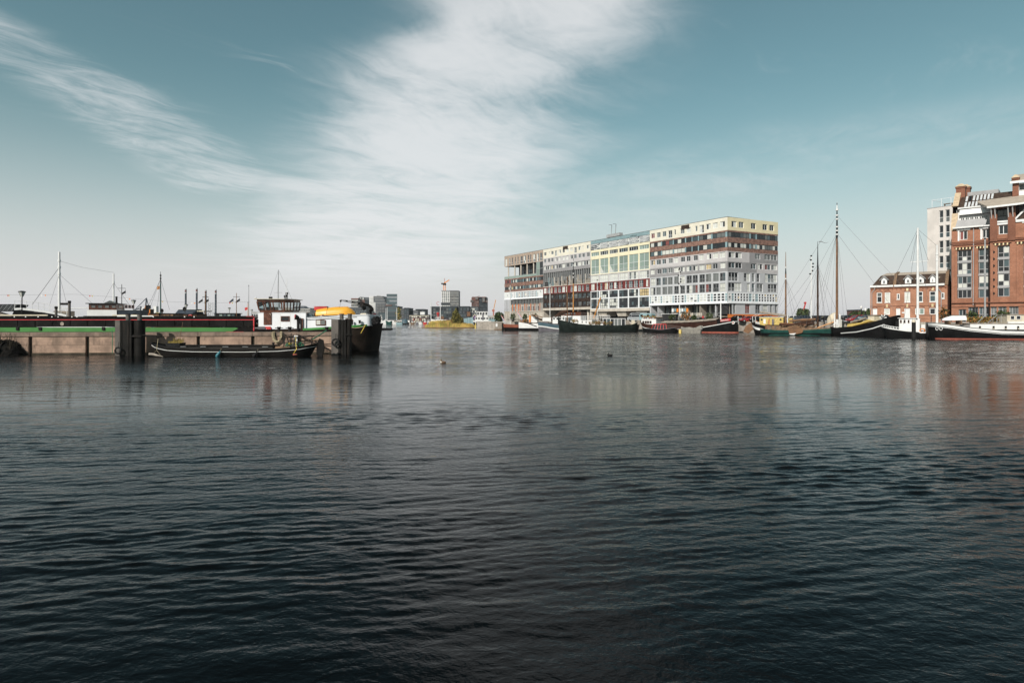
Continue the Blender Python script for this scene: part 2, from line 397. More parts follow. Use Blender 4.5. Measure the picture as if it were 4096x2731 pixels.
def near_water():
    rng = np.random.default_rng(4)
    ys = [2.6]
    while ys[-1] < 270: ys.append(ys[-1] + max(0.03, 0.0036 * ys[-1]))
    ys = np.array(ys); nx = 660; u = np.linspace(-1, 1, nx); half = 0.92 * ys + 5.0
    X = (half[:, None] * u[None, :]).astype(np.float32); Yg = np.repeat(ys[:, None], nx, 1).astype(np.float32)
    Z = np.zeros_like(X); n = 150
    lam = np.exp(np.concatenate([rng.uniform(np.log(0.12), np.log(0.44), 82), rng.uniform(np.log(0.44), np.log(2.4), 28), rng.uniform(np.log(1.6), np.log(6.0), 40)])); farw = np.arange(n) >= 110; th = rng.normal(0, 1, n) * np.where(np.arange(n) >= 110, 0.5, 0.27) + math.pi / 2 + 0.10; ph = rng.uniform(0, 6.28, n)
    env = lambda k: 0.55 + 0.45 * np.sin(X * rng.uniform(.05, .25) + Yg * rng.uniform(.1, .5) + rng.uniform(0, 6.28))
    sl = np.where(farw, 0.19 * np.sqrt(2.0 / 40), 0.30 * np.sqrt(2.0 / 110) * np.clip(0.34 / lam, 0.10, 1.0))
    low = (np.clip((Yg + 2.2*np.sin(X*.35) + 1.4*np.sin(X*.83+Yg*.5+1) + 1.0*np.sin(X*1.9-Yg*.8) - SLICK[0] + 3) / 9, 0, 1)); low = 1 - 0.74 * low * low * (3 - 2*low)
    gustf = np.clip(.75 + .33*np.sin(X*.21+Yg*.33+1) + .3*np.sin(X*.13-Yg*.55) + .22*np.sin(Yg*.95+X*.07+2), .22, 1.45)
    for i in range(n):
        k = 2 * math.pi / lam[i]; p = k * (X * math.cos(th[i]) + Yg * math.sin(th[i])) + ph[i] + 0.7 * np.sin(X * .31 + i) + .5 * np.sin(Yg * .23 + 2.1 * i)
        near = np.clip(lam[i] * 48 / Yg, 0, 1)              # short waves only where the sheet is fine enough
        a = sl[i] / k * env(i) * (gustf if lam[i] < .8 else 1.0) * low * near
        if farw[i]: a = a * np.clip((Yg - 36) / 40, 0.0, 1)
        elif lam[i] < .7: a = a * np.clip((Yg - 4.5) / 5, .10, 1)
        Z += (a * (np.sin(p) + 0.22 * np.sin(2 * p + .6))).astype(np.float32)
    fade = np.clip((270 - Yg) / 40, 0, 1) * np.clip((1 - np.abs(u))[None, :] * 20, 0, 1); Z *= fade
    ny = len(ys); co = np.stack([X, Yg, Z], -1).reshape(-1, 3)
    idx = np.arange(ny * nx).reshape(ny, nx); q = np.stack([idx[:-1, :-1], idx[:-1, 1:], idx[1:, 1:], idx[1:, :-1]], -1).reshape(-1, 4)
    me = bpy.data.meshes.new('water'); me.vertices.add(len(co)); me.vertices.foreach_set('co', co.ravel()); me.loops.add(q.size); me.loops.foreach_set('vertex_index', q.ravel().astype(np.int32))
    me.polygons.add(len(q)); me.polygons.foreach_set('loop_start', np.arange(0, q.size, 4, dtype=np.int32)); me.polygons.foreach_set('use_smooth', np.ones(len(q), dtype=bool)); me.update(calc_edges=True); me.validate()
    me.materials.append(M('water')); o = bpy.data.objects.new('water', me); COL.objects.link(o); tag(o, kind='structure')
    a0, a1 = half[0], half[-1]; y0, y1 = float(ys[0]), float(ys[-1])
    b = MB(); b.quad((-3000, -300, 0), (3000, -300, 0), (3000, y0, 0), (-3000, y0, 0)); b.quad((-3000, y0, 0), (-a0, y0, 0), (-a1, y1, 0), (-3000, y1, 0)); b.quad((a0, y0, 0), (3000, y0, 0), (3000, y1, 0), (a1, y1, 0)); b.quad((-3000, y1, 0), (3000, y1, 0), (3000, 5000, 0), (-3000, 5000, 0))
    tag(b.build('water', M('open_water'), fix=False), kind='structure')
near_water()
# ---------------------------------------------------------------- land and quays
QZ = 2.7
mat('asphalt', (0.12, 0.115, 0.11), 0.9, 0.25, 0.5, bump=0.01, bscale=20)
mat('quay_concrete', (0.30, 0.27, 0.24), 0.85, 0.2, 0.8, streak=0.4, dirt=(0.10, 0.085, 0.07), bump=0.01)
EDGE = [(-12, 214), (14, 192), (38, 174), (58, 160), (70, 136), (79, 121), (100, 116), (150, 112)]
tag(MB().slab(EDGE + [(420, 160), (900, 500), (700, 900), (150, 420), (70, 330), (10, 292), (-12, 284)], -1.0, QZ).build('quay_ground', M('asphalt')), kind='structure')
def quay_wall():
    for (a, b) in zip(EDGE, EDGE[1:]):
        L = math.hypot(b[0]-a[0], b[1]-a[1]); n = max(1, int(L / 7)); rz = math.atan2(b[1]-a[1], b[0]-a[0])
        r = empty('quay_wall', (a[0], a[1], 0), rz); tag(r, kind='structure')
        for i in range(n):
            MB().box(i*L/n+0.03, (i+1)*L/n-0.03, -0.35, -0.01, -1, QZ-0.32).build('wall_panel', M('quay_concrete'), r)
            MB().box(i*L/n+0.02, (i+1)*L/n-0.02, -0.45, 0.30, QZ-0.30, QZ+0.06).build('coping_stone', M('quay_concrete'), r)
quay_wall()

# ---------------------------------------------------------------- the long apartment building on the dam
mat('cream_panel', (0.64, 0.61, 0.52), 0.55, 0.05, 0.5, streak=0.08)
mat('yellow_panel', (0.66, 0.59, 0.39), 0.55, 0.05, 0.5, streak=0.05)
mat('pale_yellow', (0.68, 0.63, 0.46), 0.5, 0.05, 0.5)
mat('light_grey_panel', (0.45, 0.435, 0.445), 0.55, 0.06, 0.5, streak=0.06)
mat('mid_grey_panel', (0.25, 0.245, 0.255), 0.55, 0.08, 0.5, streak=0.06)
mat('pale_grey_panel', (0.43, 0.44, 0.465), 0.5, 0.06, 0.5)
mat('brown_panel', (0.19, 0.11, 0.088), 0.75, 0.35, 1.3, streak=0.5, dirt=(0.30, 0.17, 0.13), bump=0.01)
mat('wood_cladding', (0.34, 0.27, 0.22), 0.75, 0.2, 1.5, streak=0.4, dirt=(0.24, 0.15, 0.11))
mat('white_frame', (0.66, 0.68, 0.71), 0.45, 0.05, 1.0)
mat('dark_frame', (0.03, 0.035, 0.04), 0.45, 0.2, 1.0)
mat('teal_panel', (0.21, 0.31, 0.34), 0.35, 0.12, 0.6)
mat('deep_red_panel', (0.13, 0.017, 0.014), 0.5, 0.12, 0.8, streak=0.1)
mat('charred_panel', (0.036, 0.024, 0.02), 0.6, 0.35, 1.2, streak=0.2, dirt=(0.10, 0.06, 0.045))
mat('beam_concrete', (0.44, 0.40, 0.35), 0.8, 0.12, 0.6, streak=0.35, dirt=(0.22, 0.16, 0.11))
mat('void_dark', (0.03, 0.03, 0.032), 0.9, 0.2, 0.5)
mat('orange_panel', (0.62, 0.17, 0.035), 0.6, 0.1, 1.0, streak=0.1)
mat('roof_felt', (0.10, 0.10, 0.10), 0.9, 0.2, 0.5)

def silodam():
    rnd = random.Random(11)
    fr = Fr(2018, 271.2, 2910, 167.3); fe = Fr(2910, 167.3, 3112, 176.5)
    root = fr.root('apartment_building', label='long ten-storey apartment block of stacked cream, brown, grey, red and yellow facade panels', cat='building')
    ZR = 31.0; L = fr.L; DEP = fe.L; rel = fe.rz - fr.rz
    ca = lambda x, y=0: (2000 + x*380/2128, 980 + y*280/1568)
    cc = lambda x, y=0: (2350 + x*270/1176, 900 + y*360/1568)
    cd = lambda x, y=0: (2590 + x*330/1362, 850 + y*380/1568)
    ce = lambda x, y=0: (2890 + x*240/875, 850 + y*430/1568)
    U = lambda c, x: fr.u(c(x)[0]); Z = lambda c, x, y: fr.z(*c(x, y))
    UE = lambda x: fe.u(ce(x)[0]); ZE = lambda x, y: fe.z(*ce(x, y))
    def gl(kind='mix'):
        r = rnd.random()
        if kind == 'dark': return M('glass_dark') if r < 0.6 else M('glass_blue') if r < 0.8 else M('glass_grey')
        if kind == 'green': return M('glass_green')
        if kind == 'curt': return M('curtain') if r < 0.75 else M('glass_grey')
        return M('glass_dark') if r < 0.34 else M('curtain') if r < 0.62 else M('glass_grey') if r < 0.83 else M('glass_blue') if r < 0.965 else M('curtain_warm') if r < 0.985 else M('curtain_red')
    def put(o, onE):
        if onE: o.location = (L, 0, 0); o.rotation_euler = (0, 0, rel)
        return o
    def band(name, x0, x1, z0, z1, m, hs=(), onE=False, y=0.0, dep=0.25):
        return put(MB().holes(x0, x1, z0, z1, list(hs), y, dep).build(name, m, root, fix=False), onE)
    def rowwins(xs, z0, z1, fm, n=2, kind='mix', onE=False, fw=0.085, rail=None, y=0.21, rows=None, same=0.6):
        out = []
        for w_ in xs:
            a, b = w_[0], w_[1]; zz0 = w_[2] if len(w_) > 2 and w_[2] is not None else z0
            nn = w_[3] if len(w_) > 3 else (1 if b - a < 1.15 else n)
            k = nn * (len(rows) - 1 if rows else 1)
            g0 = gl(kind); gs = [g0 if rnd.random() < same else gl(kind) for _ in range(k)]
            put(window(root, a, b, zz0, z1, y, fm, gs, nn, fw, rail if rail else (0.9 if zz0 < z0 - 0.5 else None), rows=rows), onE)
            out.append((a, b, zz0, z1))
        return out
    XA, XB, XC, XD = 0.0, U(ca, 967), U(cc, 55), U(cd, 38)
    G = 0.03
    # ---- block A: wood clad head on columns, brown strips, white grid, slim columns
    zA = [Z(ca, 962, y) for y in (360, 672, 700, 782, 865, 942, 995, 1172, 1465)]
    xs = [(U(ca, a), U(ca, b)) for a, b in ((118,160),(200,232),(260,290),(330,355),(385,412),(455,508),(525,578),(617,648),(668,697),(742,797),(820,872),(893,948))]
    w0, w1 = Z(ca, 920, 350), Z(ca, 920, 175)
    hs = rowwins(xs, w0, w1, M('white_frame'), 2, 'mix', rows=[0, .35, 1])
    band('wall_panel', XA, XB, zA[0], ZR, M('wood_cladding'), hs)
    # loggia behind the columns
    lb, lt = zA[1], zA[0]; lx = U(ca, 812); yb = 3.0
    MB().box(U(ca, 292), lx, yb, yb+0.2, lb, lt).build('wall_panel', M('void_dark'), root)
    MB().box(XA, XB, 0.0, DEP, lb-0.02, lb).build('floor_slab', M('beam_concrete'), root)
    for a, b in ((330, 440), (460, 580), (605, 722), (745, 800)):
        window(root, U(ca, a), U(ca, b), lb+0.2, lt-0.3, yb-0.02, M('dark_frame'), [gl('dark') for _ in range(6)], 2, 0.08, rows=[0, .35, .6, 1])
    for x in (168, 312, 448, 588, 732):
        MB().tube([(U(ca, x), 0.5, lb), (U(ca, x), 0.5, lt)], 0.28, 10).build('column', M('beam_concrete'), root, smooth=True)
    rl = MB(); rl.box(XA, lx, -0.02, 0.02, lb+1.0, lb+1.06)
    for i in range(30): xx = XA + (lx-XA)*i/29; rl.box(xx-0.02, xx+0.02, -0.02, 0.02, lb, lb+1.0)
    rl.build('balcony_railing', M('grey_steel'), root)
    MB().box(XA+0.05, lx, 0.0, 0.012, lb+0.1, lb+0.95).build('balcony_glass', M('glass_green'), root)
    window(root, lx, XB-G, lb, lt, 0.05, M('grey_steel'), [M('glass_green'), M('glass_green'), M('glass_dark'), M('glass_dark')], 2, 0.12, rows=[0, .5, 1])
    band('wall_panel', XA, XB, zA[2], zA[1], M('brown_panel'))
    def strip(x0, x1, z0, z1, k, kind='mix', onE=False, teal=(), fm='dark_frame'):
        # continuous strip of windows cut by teal posts
        cuts = [x0] + [v for t_ in teal for v in t_] + [x1]
        for a, b in zip(cuts[::2], cuts[1::2]):
            n = max(1, round((b - a) / k)); g0 = gl(kind)
            put(window(root, a, b, z0+0.03, z1-0.03, 0.12, M(fm), [g0 if rnd.random() < .35 else gl(kind) for _ in range(n)], n, 0.09), onE)
        for a, b in teal:
            put(MB().box(a+0.01, b-0.01, 0.03, 0.3, z0, z1).build('teal_post', M('teal_panel'), root), onE)
    tl = [(U(ca, a), U(ca, b)) for a, b in ((246,255),(372,386),(514,526),(655,668),(803,818))]
    strip(XA+0.2, XB-G, zA[3], zA[2], 1.0, 'mix', teal=tl); strip(XA+0.2, XB-G, zA[5], zA[4], 1.0, 'mix', teal=tl)
    band('wall_panel', XA, XB, zA[4], zA[3], M('brown_panel')); band('wall_panel', XA, XB, zA[6], zA[5], M('brown_panel'))
    def grid(x0, x1, z0, z1, cols, groups, onE=False, dark=0.62):
        # white lattice of small square lights; groups are the glazed spans, teal panels fill the rest
        hs = []; ps = {}
        dz = (z1 - z0) / 3; ps['teal_panel'] = []
        for gi, (a, b) in enumerate(groups):
            n = max(1, round((b - a) / cols)); dark_g = rnd.random() < dark
            for i in range(n):
                for j in range(3):
                    m_ = 0.2
                    h = (a + (b-a)*i/n + m_, a + (b-a)*(i+1)/n - m_, z0 + dz*j + .1, z0 + dz*(j+1) - .1); hs.append(h)
                    mm = ('glass_dark' if rnd.random() < .92 else 'curtain_warm') if dark_g else ('curtain' if rnd.random() < .7 else 'glass_grey')
                    ps.setdefault(mm, []).append(h)
        gaps = [x0] + [v for g in groups for v in g] + [x1]
        for a, b in zip(gaps[::2], gaps[1::2]):
            if b - a > 0.5:
                for j in range(3): h = (a+.05, b-.05, z0+dz*j+.06, z0+dz*(j+1)-.06); hs.append(h); ps['teal_panel'].append(h)
        band('lattice_frame', x0, x1, z0-0.35, z1+0.25, M('white_frame'), hs, onE, y=-0.06, dep=0.12)
        keys = [k for k in ps if ps[k]]; b = MB()
        for i, k in enumerate(keys):
            for (p, q, r_, s_) in ps[k]: b.quad((p, .055, r_), (q, .055, r_), (q, .055, s_), (p, .055, s_), i)
        put(tag(b.build('lattice_panes', [M(k) for k in keys], root, fix=False), kind='stuff'), onE)
        put(MB().box(x0, x1, -0.30, 0.05, z0-0.62, z0-0.352).build('ledge', M('white_frame'), root), onE)
    grid(XA, XB, zA[7]+0.45, zA[6]-0.25, 0.95, [(U(ca, a), U(ca, b)) for a, b in ((105,240),(262,362),(390,452),(475,515),(535,655),(680,805),(832,955))])
    # slim columns, orange panels and balcony below the lattice
    zt, zb = zA[7]-0.25, zA[8]
    MB().box(XA+1.5, XB-G, 2.2, 2.4, zb, zt).build('wall_panel', M('beam_concrete'), root)
    for i, x in enumerate((190, 262, 320, 365, 465, 505, 600, 680, 790)):
        MB().box(U(ca, x)-0.42, U(ca, x)+0.30, 2.0, 2.18, zb, zb+(zt-zb)*.62).build('orange_panel', M('orange_panel'), root)
    for i in range(13):
        x0_ = XA + 2.2 + i * 1.78; window(root, x0_, x0_+1.1, zb+0.1, zb+(zt-zb)*.42, 2.15, M('white_frame'), gl('dark'), 1, 0.08)
        window(root, x0_-.2, x0_+1.3, zb+(zt-zb)*.58, zt-.2, 2.15, M('dark_frame'), [gl('dark'), gl('dark')], 2, 0.08)
    for i in range(26):
        xx = XA + 0.25 + (XB - XA - 0.6) * i / 25
        MB().box(xx-0.07, xx+0.07, 0.02, 0.22, zb, zt).build('slim_column', M('grey_steel'), root)
    rl = MB(); rl.box(XA, XB-G, -0.03, 0.01, zb+0.95, zb+1.02).box(XA, XB-G, -0.02, 0.01, zb+0.5, zb+0.53)
    for i in range(40): xx = XA + (XB-XA-0.1)*i/39; rl.box(xx, xx+0.04, -0.02, 0.01, zb, zb+0.95)
    rl.build('balcony_railing', M('grey_steel'), root)
    # concrete foot with slots
    hs = [(XA + 0.9 + i*1.33, XA + 1.5 + i*1.33, QZ+1.0, zb-0.75) for i in range(19)]
    band('foot_wall', XA, XB, QZ-2, zb, M('beam_concrete'), hs, dep=0.35)
    for h in hs: pane(gl('dark'), h[0], h[1], 0.33, h[2], h[3], root, 'foot_window')
    MB().box(XA, XB-G, -0.28, -0.01, zb-0.30, zb).build('ledge', M('beam_concrete'), root)

    # ---- block B: cream, light grey, grey, deep loggia, red, charred brown
    zB = [Z(ca, 2015, y) for y in (145, 325, 510, 845, 1035, 1385, 1440)]
    f = lambda l: [(U(ca, a), U(ca, b)) for a, b in l]
    w0, w1 = Z(ca, 1970, 82), Z(ca, 1970, 2); zt_ = Z(ca, 1690, 178)
    xs = [(U(ca, a), U(ca, b), zt_ if t else None) for a, b, t in ((985,1037,0),(1093,1118,0),(1145,1197,0),(1230,1280,1),(1310,1365,0),(1397,1450,0),(1482,1540,0),(1570,1628,0),(1660,1718,1),(1752,1812,0),(1842,1868,0),(1940,2005,0))]
    band('wall_panel', XB, XC, zB[0], ZR, M('cream_panel'), rowwins(xs, w0, w1, M('white_frame')))
    MB().box(U(ca, 1410), U(ca, 1520), -0.03, 0.1, ZR-1.25, ZR-0.15).build('vent_grille', M('charred_panel'), root)
    xs = f(((985,1032),(1070,1122),(1143,1195),(1232,1285),(1307,1362),(1400,1456),(1480,1535),(1575,1635),(1655,1713),(1757,1817),(1840,1898),(1943,2007)))
    band('wall_panel', XB, XC, zB[1], zB[0], M('light_grey_panel'), rowwins(xs, Z(ca, 1975, 260), Z(ca, 1975, 172), M('white_frame')))
    xs = f(((985,1045),(1062,1125),(1143,1205),(1225,1287),(1307,1373),(1393,1460),(1480,1545),(1580,1637),(1655,1725),(1745,1820),(1840,1912),(1930,2010)))
    band('wall_panel', XB, XC, zB[2], zB[1], M('mid_grey_panel'), rowwins(xs, Z(ca, 1970, 440), Z(ca, 1970, 345), M('white_frame')))
    zb, zt = zB[3], zB[2]
    for k in range(6):
        a = XB + (XC - XB) * k / 6 + 0.1; b_ = XB + (XC - XB) * (k + 1) / 6 - 0.1
        window(root, a, b_, zb+0.1, zt-0.05, 2.6, M('dark_frame'), [M('glass_blue') if rnd.random() < .6 else M('glass_dark') for _ in range(9)], 3, 0.1, rows=[0, .36, .68, 1])
    MB().box(XB, XC, 0.0, 3.0, zb-0.25, zb).build('floor_slab', M('beam_concrete'), root)
    for i in range(24):
        xx = XB + 0.3 + (XC - XB - 0.6) * i / 23
        MB().box(xx-0.06, xx+0.06, 0.0, 0.5, zb+(zt-zb)*.30 if i % 4 else zb, zt).build('fin', M('grey_steel'), root)
    for x in (1090, 1210, 1375, 1545, 1720, 1905):
        u_ = U(ca, x); MB().prism([(u_-.18, zb), (u_+.18, zb), (u_+.18, zb+3.4), (u_-.18, zb+3.4)], 0.1, 2.4).build('partition_wall', M('beam_concrete') if x > 1100 else M('teal_panel'), root)
    for x in (1400, 1640, 1930):
        u_ = U(ca, x); MB().bar((u_, 0.9, zb+3.0), (u_+3.0, 0.9, zb+0.2), 0.7, 0.14).build('stair', M('grey_steel'), root)
    rl = MB(); rl.box(XB, XC-G, -0.03, 0.01, zb+1.0, zb+1.06)
    for i in range(36): xx = XB + (XC-XB-0.1)*i/35; rl.box(xx, xx+0.04, -0.02, 0.01, zb, zb+1.0)
    rl.build('balcony_railing', M('grey_steel'), root)
    xs = f(((980,1042),(1060,1118),(1140,1178),(1215,1278),(1303,1372),(1390,1456),(1475,1515),(1580,1625),(1653,1722),(1745,1815),(1838,1880),(1925,1998)))
    band('wall_panel', XB, XC, zB[4], zB[3]-0.25, M('deep_red_panel'), rowwins(xs, Z(ca, 1960, 1020), Z(ca, 1960, 885), M('white_frame'), rail=0.95, fw=0.08))
    ea = XB + 0.35; wd = (XC - XB - 0.6) / 12
    xs = [(ea + i*wd + 0.18, ea + (i+1)*wd - 0.18) for i in range(12)]
    h1 = rowwins(xs, Z(ca, 1970, 1180), Z(ca, 1970, 1070), M('charred_panel'), 2, 'dark', rows=[0, .35, 1]); h2 = rowwins(xs, Z(ca, 1970, 1360), Z(ca, 1970, 1255), M('charred_panel'), 2, 'dark', rows=[0, .35, 1])
    band('wall_panel', XB, XC, zB[5], zB[4], M('charred_panel'), h1 + h2)
    MB().box(XB, XC-G, -0.25, 2.0, zB[6], zB[5]).build('beam', M('beam_concrete'), root)

    # ---- block C: glazed louvres, pale yellow grid, red, dark lattice
    zC = [Z(cc, 1070, y) for y in (165, 290, 775, 930, 1085, 1440, 1490)]
    bays = [(U(cc, a), U(cc, b)) for a, b in ((62,200),(218,360),(380,528),(547,702),(720,882),(902,1070))]
    for k in range(3):
        za = ZR - (ZR - zC[0]) * k / 3; zb_ = ZR - (ZR - zC[0]) * (k + 1) / 3
        MB().box(XC, XD-G, 0.02*k, 0.3, zb_+0.03, za).build('fascia_board', M('teal_panel'), root)
    for k, (a, b) in enumerate(((U(cc, 742), U(cc, 795)), (U(cc, 803), U(cc, 858)))):
        MB().box(a, b, -0.05, 0.05, zC[0]+0.35, ZR-0.6).build('vent_grille', M('charred_panel'), root)
    for a, b in bays:
        n = 3; op = rnd.random()
        o = window(root, a-.25, b+.25, zC[1]+.1, zC[0]-.05, 0.3, M('white_frame'), [M('curtain') if rnd.random() < .55 else gl('dark') for _ in range(12)], n, 0.07, rows=[0, .25, .5, .75, 1])
        for j in range(7):
            zz = zC[1] + .25 + (zC[0]-zC[1]-.5)*j/6
            if rnd.random() < .85: MB().box(a-.2+rnd.random()*.5, b+.2-rnd.random()*.8, 0.02, 0.12, zz, zz+.12).build('louvre', M('white_frame'), o)
    hs = []
    for i, (a, b) in enumerate(bays):
        kind = 'dark' if i not in (0, 5) else 'green'
        hs += rowwins([(a, b, None, 4)], Z(cc, 1000, 418), Z(cc, 1000, 345), M('white_frame'), 4, kind, y=0.2)
        hs += rowwins([(a, b, None, 2)], Z(cc, 1000, 770), Z(cc, 1000, 482), M('white_frame'), 2, 'green', y=0.2, rows=[0, .5, 1], rail=0.9)
    for a, b, c_, d_ in [h for h in hs if h[3]-h[2] > 4]:
        if rnd.random() < .7:
            MB().prism([(a+.2, c_+.2), (a+(b-a)*.45, c_+.2), (a+.2, c_+2.6)], 0.16, 0.18).build('sun_blind', M('curtain'), root)
    band('wall_panel', XC, XD, zC[2], zC[1], M('pale_yellow'), hs, dep=0.24)
    hs = []
    for a, b in bays: hs += rowwins([(a, b, None, 4)], Z(cc, 1000, 925), Z(cc, 1000, 795), M('white_frame'), 4, 'curt', y=0.2, rail=0.95)
    band('wall_panel', XC, XD, zC[3], zC[2], M('light_grey_panel'), hs, dep=0.24)
    xs = [(U(cc, a), U(cc, b)) for a, b in ((62,122),(160,190),(222,258),(298,358),(378,442),(460,525),(545,612),(653,692),(718,788),(808,878),(900,972),(1018,1057))]
    band('wall_panel', XC, XD, zC[4], zC[3], M('deep_red_panel'), rowwins(xs, Z(cc, 930, 1078), Z(cc, 930, 955), M('white_frame'), rail=0.95, fw=0.08))
    hs = []
    for i, (a, b) in enumerate(bays):
        for j, (t_, d_, rows, kind) in enumerate(((1105, 1230, [0, .5, 1], 'mix' if i in (1, 4) else 'dark'), (1252, 1430, [0, .22, .6, 1], 'curt' if i in (1, 2) else 'dark'))):
            z0, z1 = Z(cc, 1000, d_), Z(cc, 1000, t_); g0 = M('curtain_warm') if (i, j) == (5, 0) else None
            gs = [g0 or gl(kind) for _ in range(4 * (len(rows) - 1))]
            window(root, a, b, z0, z1, 0.2, M('dark_frame'), gs, 4, 0.12, rows=rows); hs.append((a, b, z0, z1))
    band('wall_panel', XC, XD, zC[5], zC[4], M('white_frame'), hs, dep=0.24)
    MB().box(XC, XD-G, -0.25, 2.0, zC[6], zC[5]).build('beam', M('beam_concrete'), root)
    # void under B and C: piers, ceiling and a dark inner wall
    MB().box(XB, XD, 2.0, DEP, zB[6]-.05, zB[6]-.02).build('ceiling', M('void_dark'), root)
    MB().box(XB, XD, 11.0, 11.3, QZ-1, zB[6]-.06).build('inner_wall', M('void_dark'), root)
    for x in (1325, 1680, 1905): MB().tube([(U(ca, x), 1.5, QZ-1), (U(ca, x), 1.5, zB[6])], 0.5, 12).build('column', M('beam_concrete'), root, smooth=True)
    for x in (230, 560, 915): u_ = U(cc, x); MB().hexa([(u_-2, 1, zC[6]-1.7), (u_+2, 1, zC[6]-1.7), (u_+2, 5, zC[6]-1.7), (u_-2, 5, zC[6]-1.7), (u_-2.6, .5, zC[6]), (u_+2.6, .5, zC[6]), (u_+2.6, 5, zC[6]), (u_-2.6, 5, zC[6])]).build('haunch', M('beam_concrete'), root)
    MB().box(XB-.4, XB+.4, 0.02, 8, QZ-1, zB[6]).build('pier', M('beam_concrete'), root); MB().box(XC-.4, XC+.4, 0.02, 8, QZ-1, zC[6]).build('pier', M('beam_concrete'), root)

    # ---- block D
    zD = [Z(cd, 1310, y) for y in (290, 315, 400, 483, 572, 632, 800, 970, 1312, 1480)]
    f = lambda l: [(U(cd, a), U(cd, b)) for a, b in l]
    zt_ = Z(cd, 894, 338)
    xs = [(U(cd, a), U(cd, b), zt_ if t else None) for a, b, t in ((58,118,0),(152,214,0),(247,308,0),(343,408,1),(440,468,0),(541,610,0),(643,715,0),(790,822,0),(858,930,1),(968,1043,0),(1077,1158,0),(1196,1277,0))]
    band('wall_panel', XD, L, zD[0], ZR, M('cream_panel'), rowwins(xs, Z(cd, 1236, 242), Z(cd, 1236, 150), M('white_frame')))
    MB().box(U(cd, 556), U(cd, 690), -0.03, 0.1, ZR-1.3, ZR-0.15).build('vent_grille', M('charred_panel'), root)
    band('wall_panel', XD, L, zD[1], zD[0], M('brown_panel'))
    tl = [(U(cd, a), U(cd, b)) for a, b in ((222,238),(415,433),(617,636),(727,740),(830,848),(1050,1072),(1282,1316))]
    for z0, z1 in ((zD[2], zD[1]), (zD[4], zD[3])): strip(XD+.3, L-.02, z0, z1, 1.45, 'mix', teal=tl)
    band('wall_panel', XD, L, zD[3], zD[2], M('brown_panel')); band('wall_panel', XD, L, zD[5], zD[4], M('brown_panel'))
    xs = f(((52,125),(145,218),(237,303),(345,415),(433,503),(545,617),(640,708),(757,828),(850,925),(973,1052),(1077,1166),(1187,1282)))
    band('wall_panel', XD, L, zD[6], zD[5], M('light_grey_panel'), rowwins(xs, Z(cd, 1235, 745), Z(cd, 1235, 655), M('white_frame')))
    xs = f(((48,118),(155,218),(243,315),(337,412),(436,515),(540,615),(640,722),(743,827),(852,942),(962,1052),(1072,1153),(1200,1285)))
    band('wall_panel', XD, L, zD[7], zD[6], M('mid_grey_panel'), rowwins(xs, Z(cd, 1242, 918), Z(cd, 1242, 830), M('white_frame')))
    xs = f(((52,130),(142,218),(243,322),(332,413),(437,515),(540,615),(640,730),(740,828),(852,945),(958,1052),(1077,1175),(1190,1285)))
    h1 = rowwins(xs, Z(cd, 1237, 1130), Z(cd, 1237, 995), M('grey_steel'), 2, 'mix', rail=1.0, y=.2); h2 = rowwins(xs, Z(cd, 1237, 1305), Z(cd, 1237, 1165), M('grey_steel'), 2, 'mix', rail=1.0, y=.2)
    band('wall_panel', XD, L, zD[8], zD[7], M('pale_grey_panel'), h1 + h2, dep=.24)
    gz0, gz1 = Z(cd, 1300, 1462), Z(cd, 1300, 1328)
    grid(XD, L, gz0, gz1, 1.25, f(((62,213),(245,410),(440,608),(642,822),(857,1042),(1082,1280))))
    # raised ground floor loggia
    zt = gz0 - .62; zb = Z(cd, 1310, 1480) - 4.6; zb = max(zb, QZ + 1.6)
    lxe = L - 4.2
    for k in range(9):
        a = XD + .6 + (lxe - XD - .6) * k / 9; b_ = XD + .6 + (lxe - XD - .6) * (k + 1) / 9 - .5
        window(root, a, b_, zb+.1, zt-.3, 3.0, M('grey_steel'), [gl('mix') for _ in range(3)], 3, .09)
        if k in (0, 4, 6, 8): MB().prism([(b_+.1, zb), (b_+.4, zb), (b_+.4, zt), (b_+.1, zt)], .4, 3.0).build('partition_wall', M('grey_timber') if k in (4, 6) else M('pale_grey_panel'), root)
    MB().box(XD, L-.02, 3.2, 3.5, QZ-.5, zt).build('inner_wall', M('void_dark'), root)
    MB().box(XD, L, -1.2, 3.2, zb-.3, zb).build('deck', M('grey_timber'), root)
    MB().box(XD, XD+.5, .02, 3.2, QZ-1, zt).build('pier', M('pale_grey_panel'), root)
    rl = MB(); rl.box(XD, L-.5, -1.2, -1.15, zb+1.0, zb+1.06)
    for i in range(46): xx = XD + (L-XD-.6)*i/45; rl.box(xx, xx+.04, -1.2, -1.16, zb, zb+1.0)
    rl.build('balcony_railing', M('dark_frame'), root)
    for k, x in enumerate((835, 1050, 1190, 1330)):
        u_ = fr.u(2540 + x*460/2352); MB().box(u_, u_+1.9, -1.14, -1.1, zb+.1, zb+.95).build('railing_screen', M('beam_concrete'), root)
    def stair(u0, u1):
        b = MB(); n = 9
        for i in range(n):
            t = (i + .5) / n; x = u0 + (u1-u0)*t; z = QZ + (zb-QZ)*t; b.box(x-.2, x+.2, -2.8, -1.3, z-.05, z+.02)
        for y in (-2.8, -1.3):
            b.bar((u0, y, QZ+.1), (u1, y, zb), .08, .25); b.bar((u0, y, QZ+1.0), (u1, y, zb+1.0), .05)
            for i in range(7): t = i/6; b.bar((u0+(u1-u0)*t, y, QZ+(zb-QZ)*t), (u0+(u1-u0)*t, y, QZ+1.0+(zb-QZ)*t), .04)
        b.build('outside_stair', M('grey_steel'), root)
    stair(fr.u(2676), fr.u(2702)); stair(fr.u(2842), fr.u(2893))
